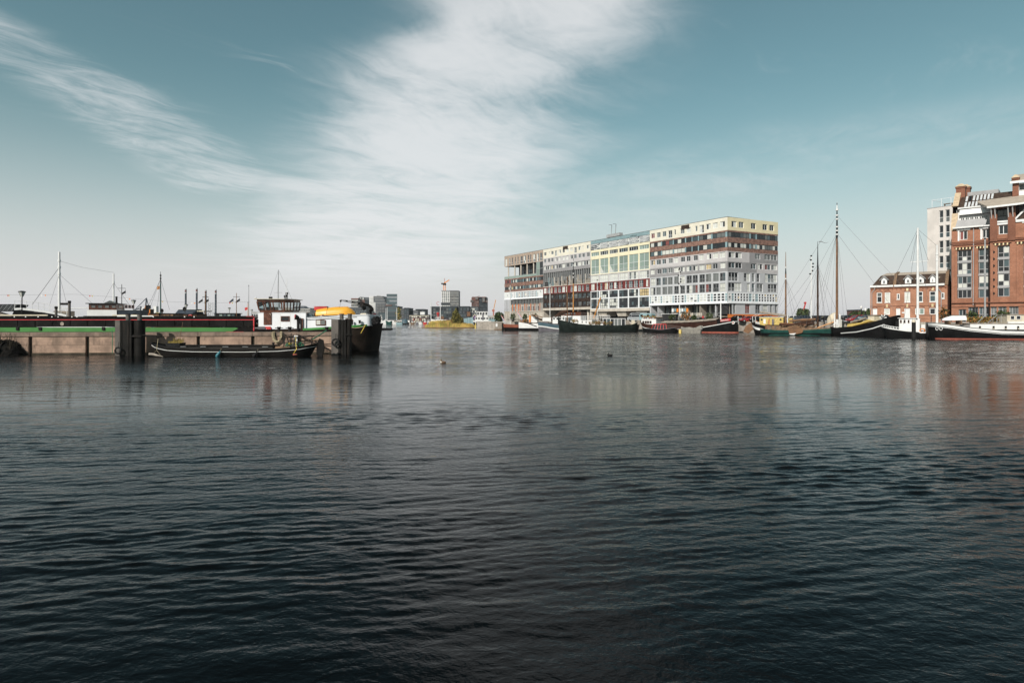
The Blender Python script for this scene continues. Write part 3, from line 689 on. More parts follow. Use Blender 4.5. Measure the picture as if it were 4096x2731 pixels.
    # glazed kiosks under the deck
    for a, b_ in ((2700, 2760), (2766, 2806)):
        window(root, fr.u(a), fr.u(b_), QZ, zb-.35, -1.0, M('grey_steel'), [gl('dark'), gl('mix'), gl('dark'), gl('mix')], 4, .12)
    # laundry on the deck
    b = MB()
    for i, k in enumerate(range(7)):
        u_ = fr.u(2700) + i * .95; b.box(u_, u_+.75, -1.3, -1.28, zb+1.3+.12*math.sin(i*1.7), zb+2.3, i % 4)
    b.build('laundry', [M('white_paint'), M('teal_panel'), M('orange_paint'), M('curtain')], root)

    # ---- end face E
    zE = [ZE(85, y) for y in (255, 278, 355, 432, 505, 562, 712, 862, 1165, 1312, 1455)]
    e = lambda l: [(UE(t[0]), UE(t[1]), None) + tuple(t[2:]) for t in l]
    W = DEP
    band('wall_panel', 0, W, zE[0], ZR, M('yellow_panel'), rowwins(e(((132,207),(237,312),(415,487),(585,655),(685,752))), ZE(170, 215), ZE(170, 127), M('white_frame'), onE=True), True)
    band('wall_panel', 0, W, zE[1], zE[0], M('brown_panel'), (), True)
    tl = [(UE(a), UE(b)) for a, b in ((394,416),(484,504))]
    for z0, z1 in ((zE[2], zE[1]), (zE[4], zE[3])): strip(.3, W-.05, z0, z1, 1.1, 'dark' if z0 > 25 else 'mix', True, tl)
    band('wall_panel', 0, W, zE[3], zE[2], M('brown_panel'), (), True); band('wall_panel', 0, W, zE[5], zE[4], M('brown_panel'), (), True)
    s1, s2 = UE(393), UE(500)
    hs = rowwins(e(((90,180),(193,282),(475,552),(612,703),(708,798))), ZE(135, 660), ZE(135, 577), M('white_frame'), onE=True)
    band('wall_panel', 0, s1, zE[6], zE[5], M('light_grey_panel'), hs, True); band('wall_panel', s1, W, zE[6], zE[5], M('mid_grey_panel'), hs, True)
    hs = rowwins(e(((88,182),(193,284),(413,490),(512,585),(617,703),(712,798))), ZE(135, 808), ZE(135, 727), M('white_frame'), onE=True)
    band('wall_panel', 0, s2, zE[7], zE[6], M('mid_grey_panel'), hs, True); band('wall_panel', s2, W, zE[7], zE[6], M('light_grey_panel'), hs, True)
    h1 = rowwins(e(((88,230,3),(312,402,2),(427,470,1),(498,545,1),(618,798,4))), ZE(160, 1000), ZE(160, 872), M('white_frame'), onE=True, rail=1.0)
    h2 = rowwins(e(((85,275,4),(355,402,1),(427,470,1),(498,590,2),(662,798,3))), ZE(160, 1150), ZE(160, 1022), M('white_frame'), onE=True, rail=1.0)
    band('wall_panel', 0, W, zE[8], zE[7], M('pale_grey_panel'), h1 + h2, True)
    grid(0, W, gz0, gz1, 1.1, [(UE(a), UE(b)) for a, b in ((80,130),(168,380),(428,474),(522,800))], True, dark=.7)
    gz = gz0 - .62; gb = QZ + 2.1
    hs = rowwins(e(((157,190,1),(330,400,2),(480,550,2),(587,657,2),(695,725,1),(765,797,1))), gb+.2, ZE(360, 1325), M('grey_steel'), onE=True, rail=1.0)
    band('wall_panel', UE(135), W, gb, gz, M('pale_grey_panel'), hs, True)
    hs = [(UE(160), UE(330), QZ, gb-.3), (UE(570), UE(730), QZ, gb-.3)]
    for i in range(14):
        a = W*i/14; MB_ = MB().holes(a+.01, a+W/14-.01, QZ-1, gb-.02, hs, -.06, .3)
        put(MB_.build('orange_panel', M('orange_panel'), root, fix=False), True)
    for h in hs: put(MB().box(h[0], h[1], .2, .3, QZ, gb-.3).build('garage_opening', M('void_dark'), root), True)
    MB().tube([(L-.6, 1.2, QZ), (L-.6, 1.2, gz)], .3, 10).build('column', M('beam_concrete'), root, smooth=True)

    # ---- body, roof, roof gear
    MB().box(XA+.05, XB, .31, DEP-.03, zA[0]+.02, ZR-.3).box(XA+8, XB, 3.3, DEP-.03, lb+.02, zA[0]).box(XA+.05, XB, .31, DEP-.03, zA[7], lb-.03).box(XA+3, XB, 2.5, DEP-.03, QZ-1, zA[7]).build('core', M('void_dark'), root)
    MB().box(XB+.02, XC, .32, DEP-.03, zB[2], ZR-.3).box(XB+.02, XC, 2.8, DEP-.03, zB[3], zB[2]).box(XB+.02, XC, .32, DEP-.03, zB[6], zB[3]-.26).build('core', M('void_dark'), root)
    MB().box(XC+.02, XD, .33, DEP-.03, zC[6], ZR-.3).build('core', M('void_dark'), root)
    MB().box(XD+.02, L-.33, .34, DEP-.03, gz0-.6, ZR-.3).box(XD+.02, L-.33, 3.6, DEP-.03, QZ-1, gz0-.6).box(L-3.9, L-.33, .5, DEP-.03, gb, gz0-.6).build('core', M('void_dark'), root)
    MB().box(XA-.03, L+.03, -.03, DEP+.03, ZR, ZR+.12).build('roof', M('roof_felt'), root)
    MB().box(XA, L, DEP-.02, DEP, QZ-1, ZR-.02).build('back_wall', M('mid_grey_panel'), root)
    MB().box(XA-.02, XA, .02, DEP, zA[0], ZR-.02).build('side_wall', M('wood_cladding'), root)
    b = MB(); u_ = U(cc, 200)
    b.box(u_, u_+7, 5, 8, ZR+.13, ZR+1.2).box(u_+12, u_+24, 5, 9, ZR+.13, ZR+1.0)
    b.build('roof_plant', M('roof_felt'), root)
    g = MB(); x0_ = U(cc, 215)
    for k in (0, 2.2): g.bar((x0_+k, 5, ZR+1.2), (x0_+k+1.6, 4, ZR+5.2), .16); g.bar((x0_+k+1.6, 4, ZR+5.2), (x0_+k+2.4, 2, ZR+5.0), .12)
    g.box(x0_-2, x0_+5, 4.5, 6, ZR+1.2, ZR+2.2); g.build('cleaning_gantry', M('grey_steel'), root)
    return root
SILO = silodam()
# ---------------------------------------------------------------- brick buildings on the right quay
brick('orange_brick', (0.37, 0.18, 0.115), (0.36, 0.27, 0.20), 1.0, 0.18)
brick('red_brick', (0.31, 0.14, 0.088), (0.30, 0.21, 0.16), 1.0, 0.18)
brick('dark_brick', (0.20, 0.085, 0.055), (0.24, 0.16, 0.12), 1.0, 0.2)
mat('roof_tile', (0.055, 0.038, 0.030), 0.8, 0.3, 2.0, bump=0.02, bscale=6)
mat('tan_roof', (0.36, 0.31, 0.26), 0.85, 0.12, 1.0)
mat('sandstone', (0.46, 0.36, 0.25), 0.8, 0.15, 1.5, streak=0.2)
mat('cream_stone', (0.62, 0.52, 0.32), 0.7, 0.08, 1.5)
mat('render_white', (0.56, 0.53, 0.51), 0.8, 0.10, 0.35, streak=0.25, dirt=(0.38, 0.33, 0.29))
mat('sky_panel', (0.50, 0.52, 0.54), 0.25, 0.1, 0.8)
mat('zinc', (0.29, 0.29, 0.30), 0.5, 0.12, 1.0)

def low_house():
    fr = Fr(3481, 142.4, 3786, 133); root = fr.root('brick_house', label='low two-storey orange brick house with dark mansard roof and white dormers', cat='house')
    c = lambda x, y=0: (3470 + x*360/2352, 1060 + y*230/1503)
    U = lambda x: fr.u(c(x)[0]); Z = lambda x, y: fr.z(*c(x, y))
    L = U(2090); DEP = 11.0; ze = Z(1700, 540); B = M('orange_brick'); Wm = M('white_paint')
    hs = []
    z0, z1 = Z(1700, 960), Z(1700, 685)
    def arch(x0, x1, zt, parent=root):
        n = 8; r = (x1-x0)/2; cx = (x0+x1)/2; pts = [(cx - (r+.12)*math.cos(math.pi*i/n), zt + .06 + .42*math.sin(math.pi*i/n)) for i in range(n+1)]
        MB().prism(pts, -.05, -.004).build('brick_arch', M('dark_brick'), parent)
        pts = [(cx - (r-.08)*math.cos(math.pi*i/n), zt + .04 + .30*math.sin(math.pi*i/n)) for i in range(n+1)]
        MB().prism(pts, -.062, -.052).build('brick_arch', M('orange_brick'), parent)
    for a, b, k in ((242,380,0),(452,592,1),(968,1115,2),(1290,1447,3),(1622,1783,4)):
        x0, x1 = U(a), U(b); g = [M('glass_grey'), M('glass_dark')] if k == 0 else [M('curtain')] if k in (1, 2) else [M('glass_dark'), M('glass_blue')]
        window(root, x0, x1, z0, z1, .12, Wm, g[::-1], 1, .13, rows=[0, .62, 1], proud=.08, sill=True); hs.append((x0, x1, z0, z1)); arch(x0, x1, z1)
        if k in (2, 4): MB().box((x0+x1)/2-.2, (x0+x1)/2+.2, -.09, -.066, z1+.25, z1+.85).build('keystone', M('cream_stone'), root)
    for a, b in ((765,842),(1925,2010)):
        x0, x1 = U(a), U(b); window(root, x0, x1, Z(800, 900), Z(800, 745), .12, Wm, M('glass_dark'), 1, .16, proud=.08, sill=True); hs.append((x0, x1, Z(800, 900), Z(800, 745)))
    zb, zt = Z(1700, 1290), Z(1700, 1125)
    for a, b, k in ((140,252,0),(437,582,1),(748,855,2),(965,1110,3),(1245,1485,4),(1620,1780,5)):
        x0, x1 = U(a), U(b); lo = QZ if k in (2, 3) else zb
        window(root, x0, x1, lo, zt, .12, Wm, [M('white_paint') if k in (0, 2, 3) else M('glass_green') if k == 4 else M('curtain') if k == 1 else M('glass_dark')], 2 if k == 4 else 1, .14, proud=.08, name='door' if k in (2, 3) else 'window')
        hs.append((x0, x1, lo, zt)); arch(x0, x1, zt)
        if k in (1, 3, 5): MB().box((x0+x1)/2-.2, (x0+x1)/2+.2, -.09, -.066, zt+.3, zt+.9).build('keystone', M('cream_stone'), root)
    MB().holes(0, L, QZ-1, ze, hs, 0, .2).build('front_wall', B, root, fix=False)
    MB().box(.02, L-.02, .21, .4, QZ-1, ze-.02).build('inner_wall', M('void_dark'), root)
    MB().quad((L, 0, QZ-1), (L, DEP, QZ-1), (L, DEP, ze), (L, 0, ze)).build('side_wall', M('dark_brick'), root); MB().quad((0, DEP, QZ-1), (0, 0, QZ-1), (0, 0, ze), (0, DEP, ze)).build('side_wall', M('dark_brick'), root)
    MB().box(0, L, -.10, -.003, Z(1000, 1060)-.1, Z(1000, 1060)).build('string_course', M('dark_brick'), root)
    b = MB().box(.1, L-.1, -.12, -.003, ze-.38, ze-.28)
    for i in range(18): x = .3 + (L-.6)*i/17; b.box(x-.12, x+.12, -.10, -.003, ze-.62, ze-.39)
    b.build('corbel_course', M('dark_brick'), root)
    xs = U(690)
    MB().box(.05, xs-.1, -.40, .3, ze, ze+.42).box(xs+.1, L-.5, -.40, .3, ze, ze+.42).build('cornice', Wm, root)
    zk = Z(1700, 250) + .3; sb = 2.3
    rf = MB(); rf.quad((.3, .3, ze+.4), (L-.3, .3, ze+.4), (L-.3, sb, zk), (1.7, sb, zk)); rf.poly([(.3, .3, ze+.4), (1.7, sb, zk), (1.7, DEP-sb, zk), (.3, DEP-.3, ze+.4)]); rf.quad((L-.3, DEP-.3, ze+.4), (.3, DEP-.3, ze+.4), (1.7, DEP-sb, zk), (L-.3, DEP-sb, zk))
    rf.poly([(L-.3, .3, ze), (L-.3, DEP, ze), (L-.3, DEP-sb, zk), (L-.3, sb, zk)])
    rf = rf.build('roof', M('roof_tile'), root)
    MB().hexa([(1.7, sb-.15, zk), (L-.35, sb-.15, zk), (L-.35, DEP-sb, zk), (1.7, DEP-sb, zk), (2.5, sb+2.6, zk+.75), (L-.35, sb+2.6, zk+.75), (L-.35, DEP-sb-2, zk+.75), (2.5, DEP-sb-2, zk+.75)]).build('upper_roof', M('tan_roof'), rf)
    for x in (xs-.2, L-.45):
        b = MB(); y = lambda t: .0 + (sb-.2)*t
        b.hexa([(x, -.1, ze+.1), (x+.55, -.1, ze+.1), (x+.55, .5, ze+.1), (x, .5, ze+.1), (x, sb-.3, zk+.25), (x+.55, sb-.3, zk+.25), (x+.55, sb+.3, zk+.25), (x, sb+.3, zk+.25)])
        b.hexa([(x, sb-.3, zk+.05), (x+.55, sb-.3, zk+.05), (x+.55, sb+2.9, zk+.75), (x, sb+2.9, zk+.75), (x, sb-.3, zk+.3), (x+.55, sb-.3, zk+.3), (x+.55, sb+2.9, zk+1.0), (x, sb+2.9, zk+1.0)])
        b.build('parapet', M('timber'), root)
    zd = (Z(1710, 455), Z(1710, 345), Z(1710, 245))
    for a, b_ in ((345,530),(968,1165),(1290,1500),(1625,1800)):
        x0, x1 = U(a), U(b_)-.25; cx = (x0+x1)/2; y0 = .55
        d = MB().box(x0, x1, y0, 3.0, ze+.45, zd[1]); d.prism([(x0, zd[1]), (x1, zd[1]), (cx, zd[2]-.12)], y0+.01, 3.0)
        d = d.build('dormer', Wm, root)
        window(d, x0+.35, x1-.35, zd[0]+.1, zd[1]-.05, y0-.01, Wm, M('glass_dark'), 1, .08)
        rb = MB()
        for s_ in (-1, 1):
            e = x0-.3 if s_ < 0 else x1+.3
            rb.hexa([(e, y0-.3, zd[1]-.12), (cx, y0-.3, zd[2]-.06), (cx, 3.2, zd[2]-.06), (e, 3.2, zd[1]-.12), (e, y0-.3, zd[1]+.08), (cx, y0-.3, zd[2]+.14), (cx, 3.2, zd[2]+.14), (e, 3.2, zd[1]+.08)])
        rb.build('dormer_roof', M('zinc'), d)
    line('downpipe', [(.35, -.15, QZ), (.35, -.15, ze-1.2), (.9, -.2, ze-.5), (.9, -.2, ze)], .09, M('zinc'), root); line('downpipe', [(L-1.1, -.15, QZ), (L-1.1, -.15, ze-1.4), (L-1.7, -.2, ze-.6), (L-1.7, -.2, ze)], .09, M('zinc'), root)
    for a in (430, 900): MB().box(U(a), U(a)+.5, -.08, -.003, QZ+2.0, QZ+2.25).build('house_number_plate', Wm, root)
    return root
low_house()

def warehouse():
    fr = Fr(3806, 130, 4096, 122.0)
    root = fr.root('brick_warehouse', label='tall red brick warehouse with arched bays, skylight roof and square chimneys', cat='warehouse')
    c4 = lambda x, y=0: (3780 + x*316/1709, 960 + y*290/1568); c3 = lambda x, y=0: (3700 + x*396/2003, 690 + y*310/1568)
    U4 = lambda x: fr.u(c4(x)[0]); U3 = lambda x: fr.u(c3(x)[0]); Z4 = lambda x, y: fr.z(*c4(x, y)); Z3 = lambda x, y: fr.z(*c3(x, y))
    B = M('red_brick'); Wm = M('white_paint'); G = M('zinc')
    xp = U4(985); pj = -.9; bw = U4(1540) - xp; L = xp + bw * 2 + 14
    zstr = Z4(700, 1345); ze = Z3(800, 1130)
    def column(x0, x1, zlo, zhi, y, n, k):
        rows = [0, .17, .45, .73, 1.0] if True else None
        H = zhi - zlo
        # four storeys of glazing between grey spandrels
        for j in range(4):
            a, b = zlo + H*rows[j], zlo + H*rows[j+1]
            if j: MB().box(x0, x1, y+.20, y+.42, a, a+.42).build('spandrel', G, root); a += .42
            gs = [M('curtain') if random.random() < .16 else M('glass_dark') if random.random() < .75 else M('glass_blue') for _ in range(n*2)]
            window(root, x0+.05, x1-.05, a, b, y+.42, G, gs, n, .12, rows=[0, .38, 1] if j else [0, 1])
        return (x0, x1, zlo, zhi)
    zl, zh = Z4(420, 1255), Z4(420, 215)
    h = [column(U4(265), U4(580), zl, zh, 0, 3, 0), column(U4(720), U4(968), zl, zh, 0, 2, 1)]
    # upper windows, ground floor openings
    for a, b in ((735,860),(1195,1305)):
        x0, x1 = U3(a)-.3, U3(b); z0, z1 = Z3(800, 1360), Z3(800, 1180)
        window(root, x0, x1, z0, z1, .3, Wm, [M('curtain_red') if a == 735 else M('glass_dark'), M('glass_dark')], 2, .12); h.append((x0, x1, z0, z1))
        MB().box(x0-.5, x1+.5, -.14, -.004, z1+.1, z1+.5).build('lintel', Wm, root); MB().box(x0-.3, x0-.02, -.1, -.004, z0-.2, z1+.09).build('window_reveal', Wm, root)
    gz = QZ; gt = Z4(700, 1440)
    for a, b, nn in ((295,460,2),(505,720,3),(740,960,3)):
        x0, x1 = U4(a), U4(b); window(root, x0, x1, gz, gt - (.5 if a == 295 else 0), .35, G, [M('glass_dark'), M('glass_blue'), M('glass_dark')], nn, .12, rows=[0, .5, 1], name='shop_window'); h.append((x0, x1, gz, gt - (.5 if a == 295 else 0)))
    MB().holes(0, xp, QZ-1, ze, h, 0, .45).build('front_wall', B, root, fix=False)
    # projecting bay and the next ones
    h2 = []; hp = Z3(1550, 860)
    xr = L
    for q in range(3):
        o = bw * q
        if q == 1:
            pass
        x0, x1 = U4(1145)+o*1.0, U4(1410)+o
        h2.append(column(x0, x1, Z4(1270, 1225), Z4(1270, 130), pj, 2, 2))
        xa, xb = U3(1540)+o, U3(1690)+o; z0, z1 = Z3(1610, 1255), Z3(1610, 1075)
        window(root, xa-.3, xb, z0, z1, pj+.3, Wm, [M('glass_dark')], 2, .12); h2.append((xa-.3, xb, z0, z1))
        MB().box(xa-.7, xb+.4, pj-.14, pj-.004, z1+.1, z1+.5).build('lintel', Wm, root)
        if q == 0:
            xa, xb = U3(1450), U3(1740); z0, z1 = Z3(1600, 985), Z3(1600, 735)
            window(root, xa, xb, z0, z1, pj+.5, M('dark_frame'), [M('glass_dark')]*4, 2, .1, rows=[0, .4, 1]); h2.append((xa, xb, z0, z1))
            MB().box(xa-.2, xb+.3, pj-.3, pj-.004, z0-.35, z0-.02).build('sill', Wm, root)
    for a, b, nn in ((1000,1130,2),(1165,1340,2),(1400,1600,3)):
        x0, x1 = U4(a), U4(b); window(root, x0, x1, gz, gt, pj+.35, G, [M('glass_dark'), M('glass_grey')], nn, .12, rows=[0, .5, 1], name='shop_window'); h2.append((x0, x1, gz, gt))
    zpt = Z3(1600, 690)
    MB().holes(xp, xp+bw, QZ-1, zpt, h2, pj, .55).build('front_wall', B, root, fix=False)
    zq = Z3(1950, 960)
    MB().holes(xp+bw, L, QZ-1, zq, h2, pj+.003, .55).build('front_wall', B, root, fix=False)
    MB().quad((xp, pj, QZ-1), (xp, 3.0, QZ-1), (xp, 3.0, zpt), (xp, pj, zpt)).build('return_wall', M('dark_brick'), root, fix=False)
    MB().box(xp+bw, L, pj-.25, pj-.003, zq-.5, zq).build('cornice', Wm, root)
    for x in (xp+.02, xp+bw-1.2):
        MB().box(x, x+1.15, pj-.35, pj-.006, Z4(1270, 30), Z3(1600, 830)).build('pilaster', M('dark_brick'), root)
    for q in range(4):
        x = U4(985) + bw*q; MB().box(x+.1, x+.5, pj-.22, pj-.006, zstr, Z4(1270, 160)).build('pilaster', B, root)
    for q, x in enumerate((145, 640)):
        MB().box(U4(x), U4(x)+.55, -.2, -.006, zstr, zh+.2).build('pilaster', B, root)
    # round tie plates in the bay wall
    for k in range(7):
        z = Z4(1060, 270 + k*148); b = MB().tube([(U4(1058), pj-.08, z), (U4(1058), pj-.008, z)], .26, 14); b.build('wall_tie', M('dark_steel'), root, smooth=True)
    # corbels: cream and black heads over the window columns
    def heads(x0, x1, z, y):
        n = max(4, int((x1 - x0) / .55))
        MB().box(x0-.2, x1+.2, y-.3, y-.004, z+.45, z+.62).build('corbel_course', B, root)
        for i in range(n):
            x = x0 + (x1-x0)*(i+.5)/n
            MB().box(x-.24, x-.02, y-.28, y-.006, z+.0, z+.42).build('corbel', M('cream_stone'), root)
            MB().box(x-.01, x+.22, y-.15, y-.006, z+.02, z+.40).build('corbel', M('dark_steel'), root)
    heads(U4(230), U4(600), zh+.1, 0); heads(U4(680), U4(968), zh+.1, 0); heads(U4(1080), U4(1425), Z4(1270, 120), pj); heads(U4(1560), U4(1560)+4, Z4(1270, 120), pj)
    for z, d in ((zstr, .35), (zstr-.75, .18), (Z4(560, 50), .3), (Z4(560, 50)+.35, .15)):
        MB().box(0, xp-.02, -d, -.004, z-.18, z).box(xp-.02, L, pj-d, pj-.004, z-.18, z).build('string_course', M('dark_brick') if d > .2 else B, root)
    b = MB()
    for i in range(26): x = .2 + (xp-.6)*i/25; b.box(x, x+.18, -.24, -.005, Z4(560, 50)-.5, Z4(560, 50)-.19)
    b.build('dentil_course', M('dark_brick'), root)
    MB().box(.3, U3(1190), -.7, .2, ze, ze+.28).box(U3(1190)+.02, xp-.02, -.55, .2, ze, ze+.25).build('cornice', Wm, root)
    # balcony, recessed glazing, awning, skylight roof
    z0, z1 = ze+.3, Z3(800, 960)
    MB().hexa([(.7, -.55, z0), (U3(1230), -.55, z0), (U3(1230), -.45, z0), (.7, -.45, z0), (1.0, -.1, z1), (U3(1262), -.1, z1), (U3(1262), 0, z1), (1.0, 0, z1)]).build('balcony_screen', G, root)
    zg, za, zt = Z3(900, 872), Z3(900, 826), Z3(900, 700)
    MB().box(.6, xp-.05, 2.2, 2.4, z0, zt).build('recessed_wall', Wm, root)
    n = 6
    for i in range(n):
        a = 1.3 + (xp-1.8)*i/n; window(root, a, a+(xp-1.8)/n-.1, z0+.9, zg, 2.18, Wm, M('glass_dark'), 2, .1)
    MB().hexa([(1.2, 1.3, za), (xp-.06, 1.3, za), (xp-.06, 1.4, za), (1.2, 1.4, za), (1.2, 1.6, zt-.1), (xp-.06, 1.6, zt-.1), (xp-.06, 1.75, zt-.1), (1.2, 1.75, zt-.1)]).build('awning', Wm, root)
    MB().box(.9, xp-.06, 1.3, 1.7, zt, zt+.28).build('gutter', Wm, root)
    zr = Z3(1000, 470) + 1.0; yr = 5.8
    MB().hexa([(1.0, 1.7, zt+.1), (xp+6, 1.7, zt+.1), (xp+6, 1.9, zt), (1.0, 1.9, zt), (1.0, yr, zr), (xp+6, yr, zr), (xp+6, yr+.3, zr-.2), (1.0, yr+.3, zr-.2)]).build('roof', M('roof_tile'), root)
    def onroof(x, t, lift=.05): return (x, 1.7 + (yr-1.7)*t, zt + .12 + (zr-zt)*t + lift)
    for j, (t0, t1) in enumerate(((.08, .45), (.52, .92))):
        for i in range(8):
            a = 1.8 + (xp-1.6)*i/8; b_ = a + (xp-1.6)/8 - .25; s = .55*j
            MB().poly([onroof(a+.1, t0), onroof(b_+.1, t0), onroof(b_+.1, t1), onroof(a+.1, t1)]).build('skylight', M('sky_panel') if (i, j) != (1, 1) else M('glass_dark'), root, fix=False)
    # stepped gable at the left end
    b = MB(); pts = [(0, 0, ze-.2), (0, 1.5, zt-1.2), (0, 1.5, zt+.6), (0, 2.1, zt+.6), (0, yr, zr+.6), (0, yr+3, zr+.6), (0, 16, ze)]
    b.poly([(0, 0, QZ-1)] + [p for p in pts] + [(0, 16, QZ-1)]); b.poly([(.8, p[1], p[2]) for p in ([(0, 0, QZ-1)] + pts + [(0, 16, QZ-1)])][::-1])
    b.build('gable_wall', M('dark_brick'), root)
    for p, q in ((pts[0], pts[1]), (pts[3], pts[4])):
        MB().hexa([(-.1, p[1]-.15, p[2]-.1), (.95, p[1]-.15, p[2]-.1), (.95, q[1]-.15, q[2]-.1), (-.1, q[1]-.15, q[2]-.1), (-.1, p[1]-.15, p[2]+.35), (.95, p[1]-.15, p[2]+.35), (.95, q[1]-.15, q[2]+.35), (-.1, q[1]-.15, q[2]+.35)]).build('coping', M('sandstone'), root)
    MB().box(-.15, 1.0, 1.0, 2.3, zt+.62, zt+.9).build('coping', M('sandstone'), root)
    def chimney(x, y, w_, zb, zt_, m='dark_brick', cap=True):
        ch = MB().box(x, x+w_, y, y+w_, zb, zt_).box(x-.12, x+w_+.12, y-.12, y+w_+.12, zt_-.35, zt_-.1).build('chimney', M(m), root)
        if cap: MB().hexa([(x-.2, y-.2, zt_+.0), (x+w_+.2, y-.2, zt_), (x+w_+.2, y+w_+.2, zt_), (x-.2, y+w_+.2, zt_), (x+w_*.35, y+w_*.35, zt_+.7), (x+w_*.65, y+w_*.35, zt_+.7), (x+w_*.65, y+w_*.65, zt_+.7), (x+w_*.35, y+w_*.65, zt_+.7)]).build('chimney_cap', M('sandstone'), ch)
    kk = (130 + yr) / 130
    zz = lambda x, y: CAMH + (HY - c3(x, y)[1]) / F * (fr.ay + 3.5)
    chimney(.05, yr-.2, 1.6, ze, zz(860, 285)); chimney(.2, yr+6.0, 1.6, ze, zz(1230, 330)+1.3); chimney(U3(1580)+1.2, 3.6, 1.0, ze, zz(1620, 275))
    MB().prism([(.2, zr-1), (.7, zr-1), (.7, zr+1.6), (.2, zr+1.6)], yr+1.2, yr+6).build('ridge_wall', M('dark_brick'), root)
    MB().box(1.9, 7.2, yr+1.2, yr+5, zr-1, zz(1150, 400)).build('lift_housing', M('zinc'), root)
    # overhanging roof of the projecting bay, brackets, clerestory above it
    zo = Z3(1500, 740); zo2 = Z3(1850, 645)
    x0, x1 = U3(1300), xp+bw+.5
    MB().hexa([(x0, pj-2.0, zo), (x1, pj-2.0, zo+.1), (x1+1.5, 6, zo+3.4), (x0-3.4, 6, zo+3.1), (x0, pj-2.0, zo+.3), (x1, pj-2.0, zo+.4), (x1+1.5, 6, zo+3.7), (x0-3.4, 6, zo+3.4)]).build('overhanging_roof', M('tan_roof'), root)
    MB().hexa([(x1, pj-2.0, zo+.1), (L, pj-2.0, zo+1.6), (L, 6, zo+5), (x1+1.5, 6, zo+3.4), (x1, pj-2.0, zo+.4), (L, pj-2.0, zo+1.9), (L, 6, zo+5.3), (x1+1.5, 6, zo+3.7)]).build('overhanging_roof', M('tan_roof'), root)
    MB().bar((x0-.1, pj-2.06, zo+.12), (x1, pj-2.06, zo+.22), .12, .36).bar((x1, pj-2.06, zo+.22), (L, pj-2.06, zo+1.75), .12, .36).build('fascia_board', Wm, root)
    for x in (xp+.3, xp+.9, xp+bw-1.1, xp+bw-.4):
        MB().bar((x, pj-.05, zo-2.2), (x, pj-1.8, zo), .16).bar((x, pj-.1, zo-.15), (x, pj-1.8, zo-.02), .14).bar((x, pj-.1, zo-2.4), (x, pj-.1, zo), .16).build('roof_bracket', Wm, root)
    MB().prism([(xp+bw+.1, zq), (xp+bw+6, zq), (xp+bw+6, zq+7.2)], pj+.2, pj+.5).build('hipped_roof', M('roof_tile'), root)
    MB().bar((xp+bw-.1, pj-.1, zq+.1), (xp+bw+6, pj-.1, zq+7.4), .3, .3).build('verge_board', Wm, root)
    xc = U3(1640)+1.2; zc0, zc1 = zz(1700, 545), zz(1700, 395)
    MB().box(xc, L, 4.0, 10, ze, zc1+.1).build('clerestory_wall', Wm, root)
    for i in range(7):
        a = xc + .5 + i*2.2; window(root, a, a+1.9, zc0+.2, zc1-.05, 3.96, Wm, M('glass_dark'), 2, .1)
    MB().hexa([(xc-.7, 3.0, zc1+.1), (L, 3.0, zc1+.1), (L, 11, zc1+2.8), (xc-.7, 11, zc1+2.8), (xc-.7, 3.0, zc1+.5), (L, 3.0, zc1+.5), (L, 11, zc1+3.2), (xc-.7, 11, zc1+3.2)]).build('upper_roof', M('tan_roof'), root)
    MB().box(xc-.8, L, 2.9, 3.0-.004, zc1+.05, zc1+.5).build('fascia_board', Wm, root)
    xw = U3(1800)+2.2; zw = zz(1850, 60)
    MB().box(xw, xw+3.0, 6.0, 8.5, zc1, zw+1.6).build('white_flue', Wm, root)
    MB().box(.1, xp, .5, 15, QZ-1, ze-.02).box(xp, L, .5, 15, QZ-1, zq-.02).box(xp+.1, xp+bw-.1, pj+.6, 8, zq, zpt-.02).build('core', M('void_dark'), root)
    line('downpipe', [(U4(612), -.2, QZ+3.5), (U4(622), -.2, ze)], .09, G, root)
    line('downpipe', [(xp-.25, -.2, QZ), (xp-.25, -.2, ze)], .1, M('dark_steel'), root)
    return root
warehouse()

def white_tower():
    fr = Fr(3709, 152, 3828, 146.7); root = fr.root('concrete_tower', label='pale rendered tower block with paired tall windows and glass-railed roof terrace', cat='tower')
    c3 = lambda x, y=0: (3700 + x*396/2003, 690 + y*310/1568); U = lambda x: fr.u(c3(x)[0]); Z = lambda x, y: fr.z(*c3(x, y))
    L = fr.L + 7; zt = Z(45, 740); hs = []
    for k in range(6):
        z1 = Z(390, 760) - k*(Z(390, 760) - Z(390, 1068)); z0 = z1 - (Z(390, 760) - Z(390, 1008))
        for a, b in ((285, 370), (412, 500)):
            x0, x1 = U(a), U(b); window(root, x0, x1, z0, z1, .25, M('white_paint'), [M('glass_blue') if k % 2 else M('glass_grey'), M('glass_dark')], 1, .1, rows=[0, .42, 1], sill=True); hs.append((x0, x1, z0, z1))
    MB().holes(0, L, QZ, zt, hs, 0, .28).build('front_wall', M('render_white'), root, fix=False)
    MB().box(0, L, .29, 10, QZ, zt-.02).build('core', M('render_white'), root)
    MB().box(-.05, L+.05, -.05, 10, zt, zt+.15).build('roof_edge', M('zinc'), root)
    b = MB()
    for i in range(7): x = 1.0 + (L-1.2)*i/6; b.bar((x, .2, zt+.15), (x, .2, zt+2.0), .09)
    b.bar((1.0, .2, zt+2.0), (L, .2, zt+2.0), .07).bar((1.0, .2, zt+2.0), (1.0, 6, zt+2.0), .07).build('terrace_railing', M('white_frame'), root)
    b = MB()
    for i in range(3): b.box(3+i*2.6, 4.8+i*2.6, 1.2, 2.0, zt+.8, zt+.9).box(3.1+i*2.6, 3.2+i*2.6, 1.3, 1.9, zt+.15, zt+.8).box(4.6+i*2.6, 4.7+i*2.6, 1.3, 1.9, zt+.15, zt+.8)
    b.build('terrace_table', M('timber'), root)
white_tower()

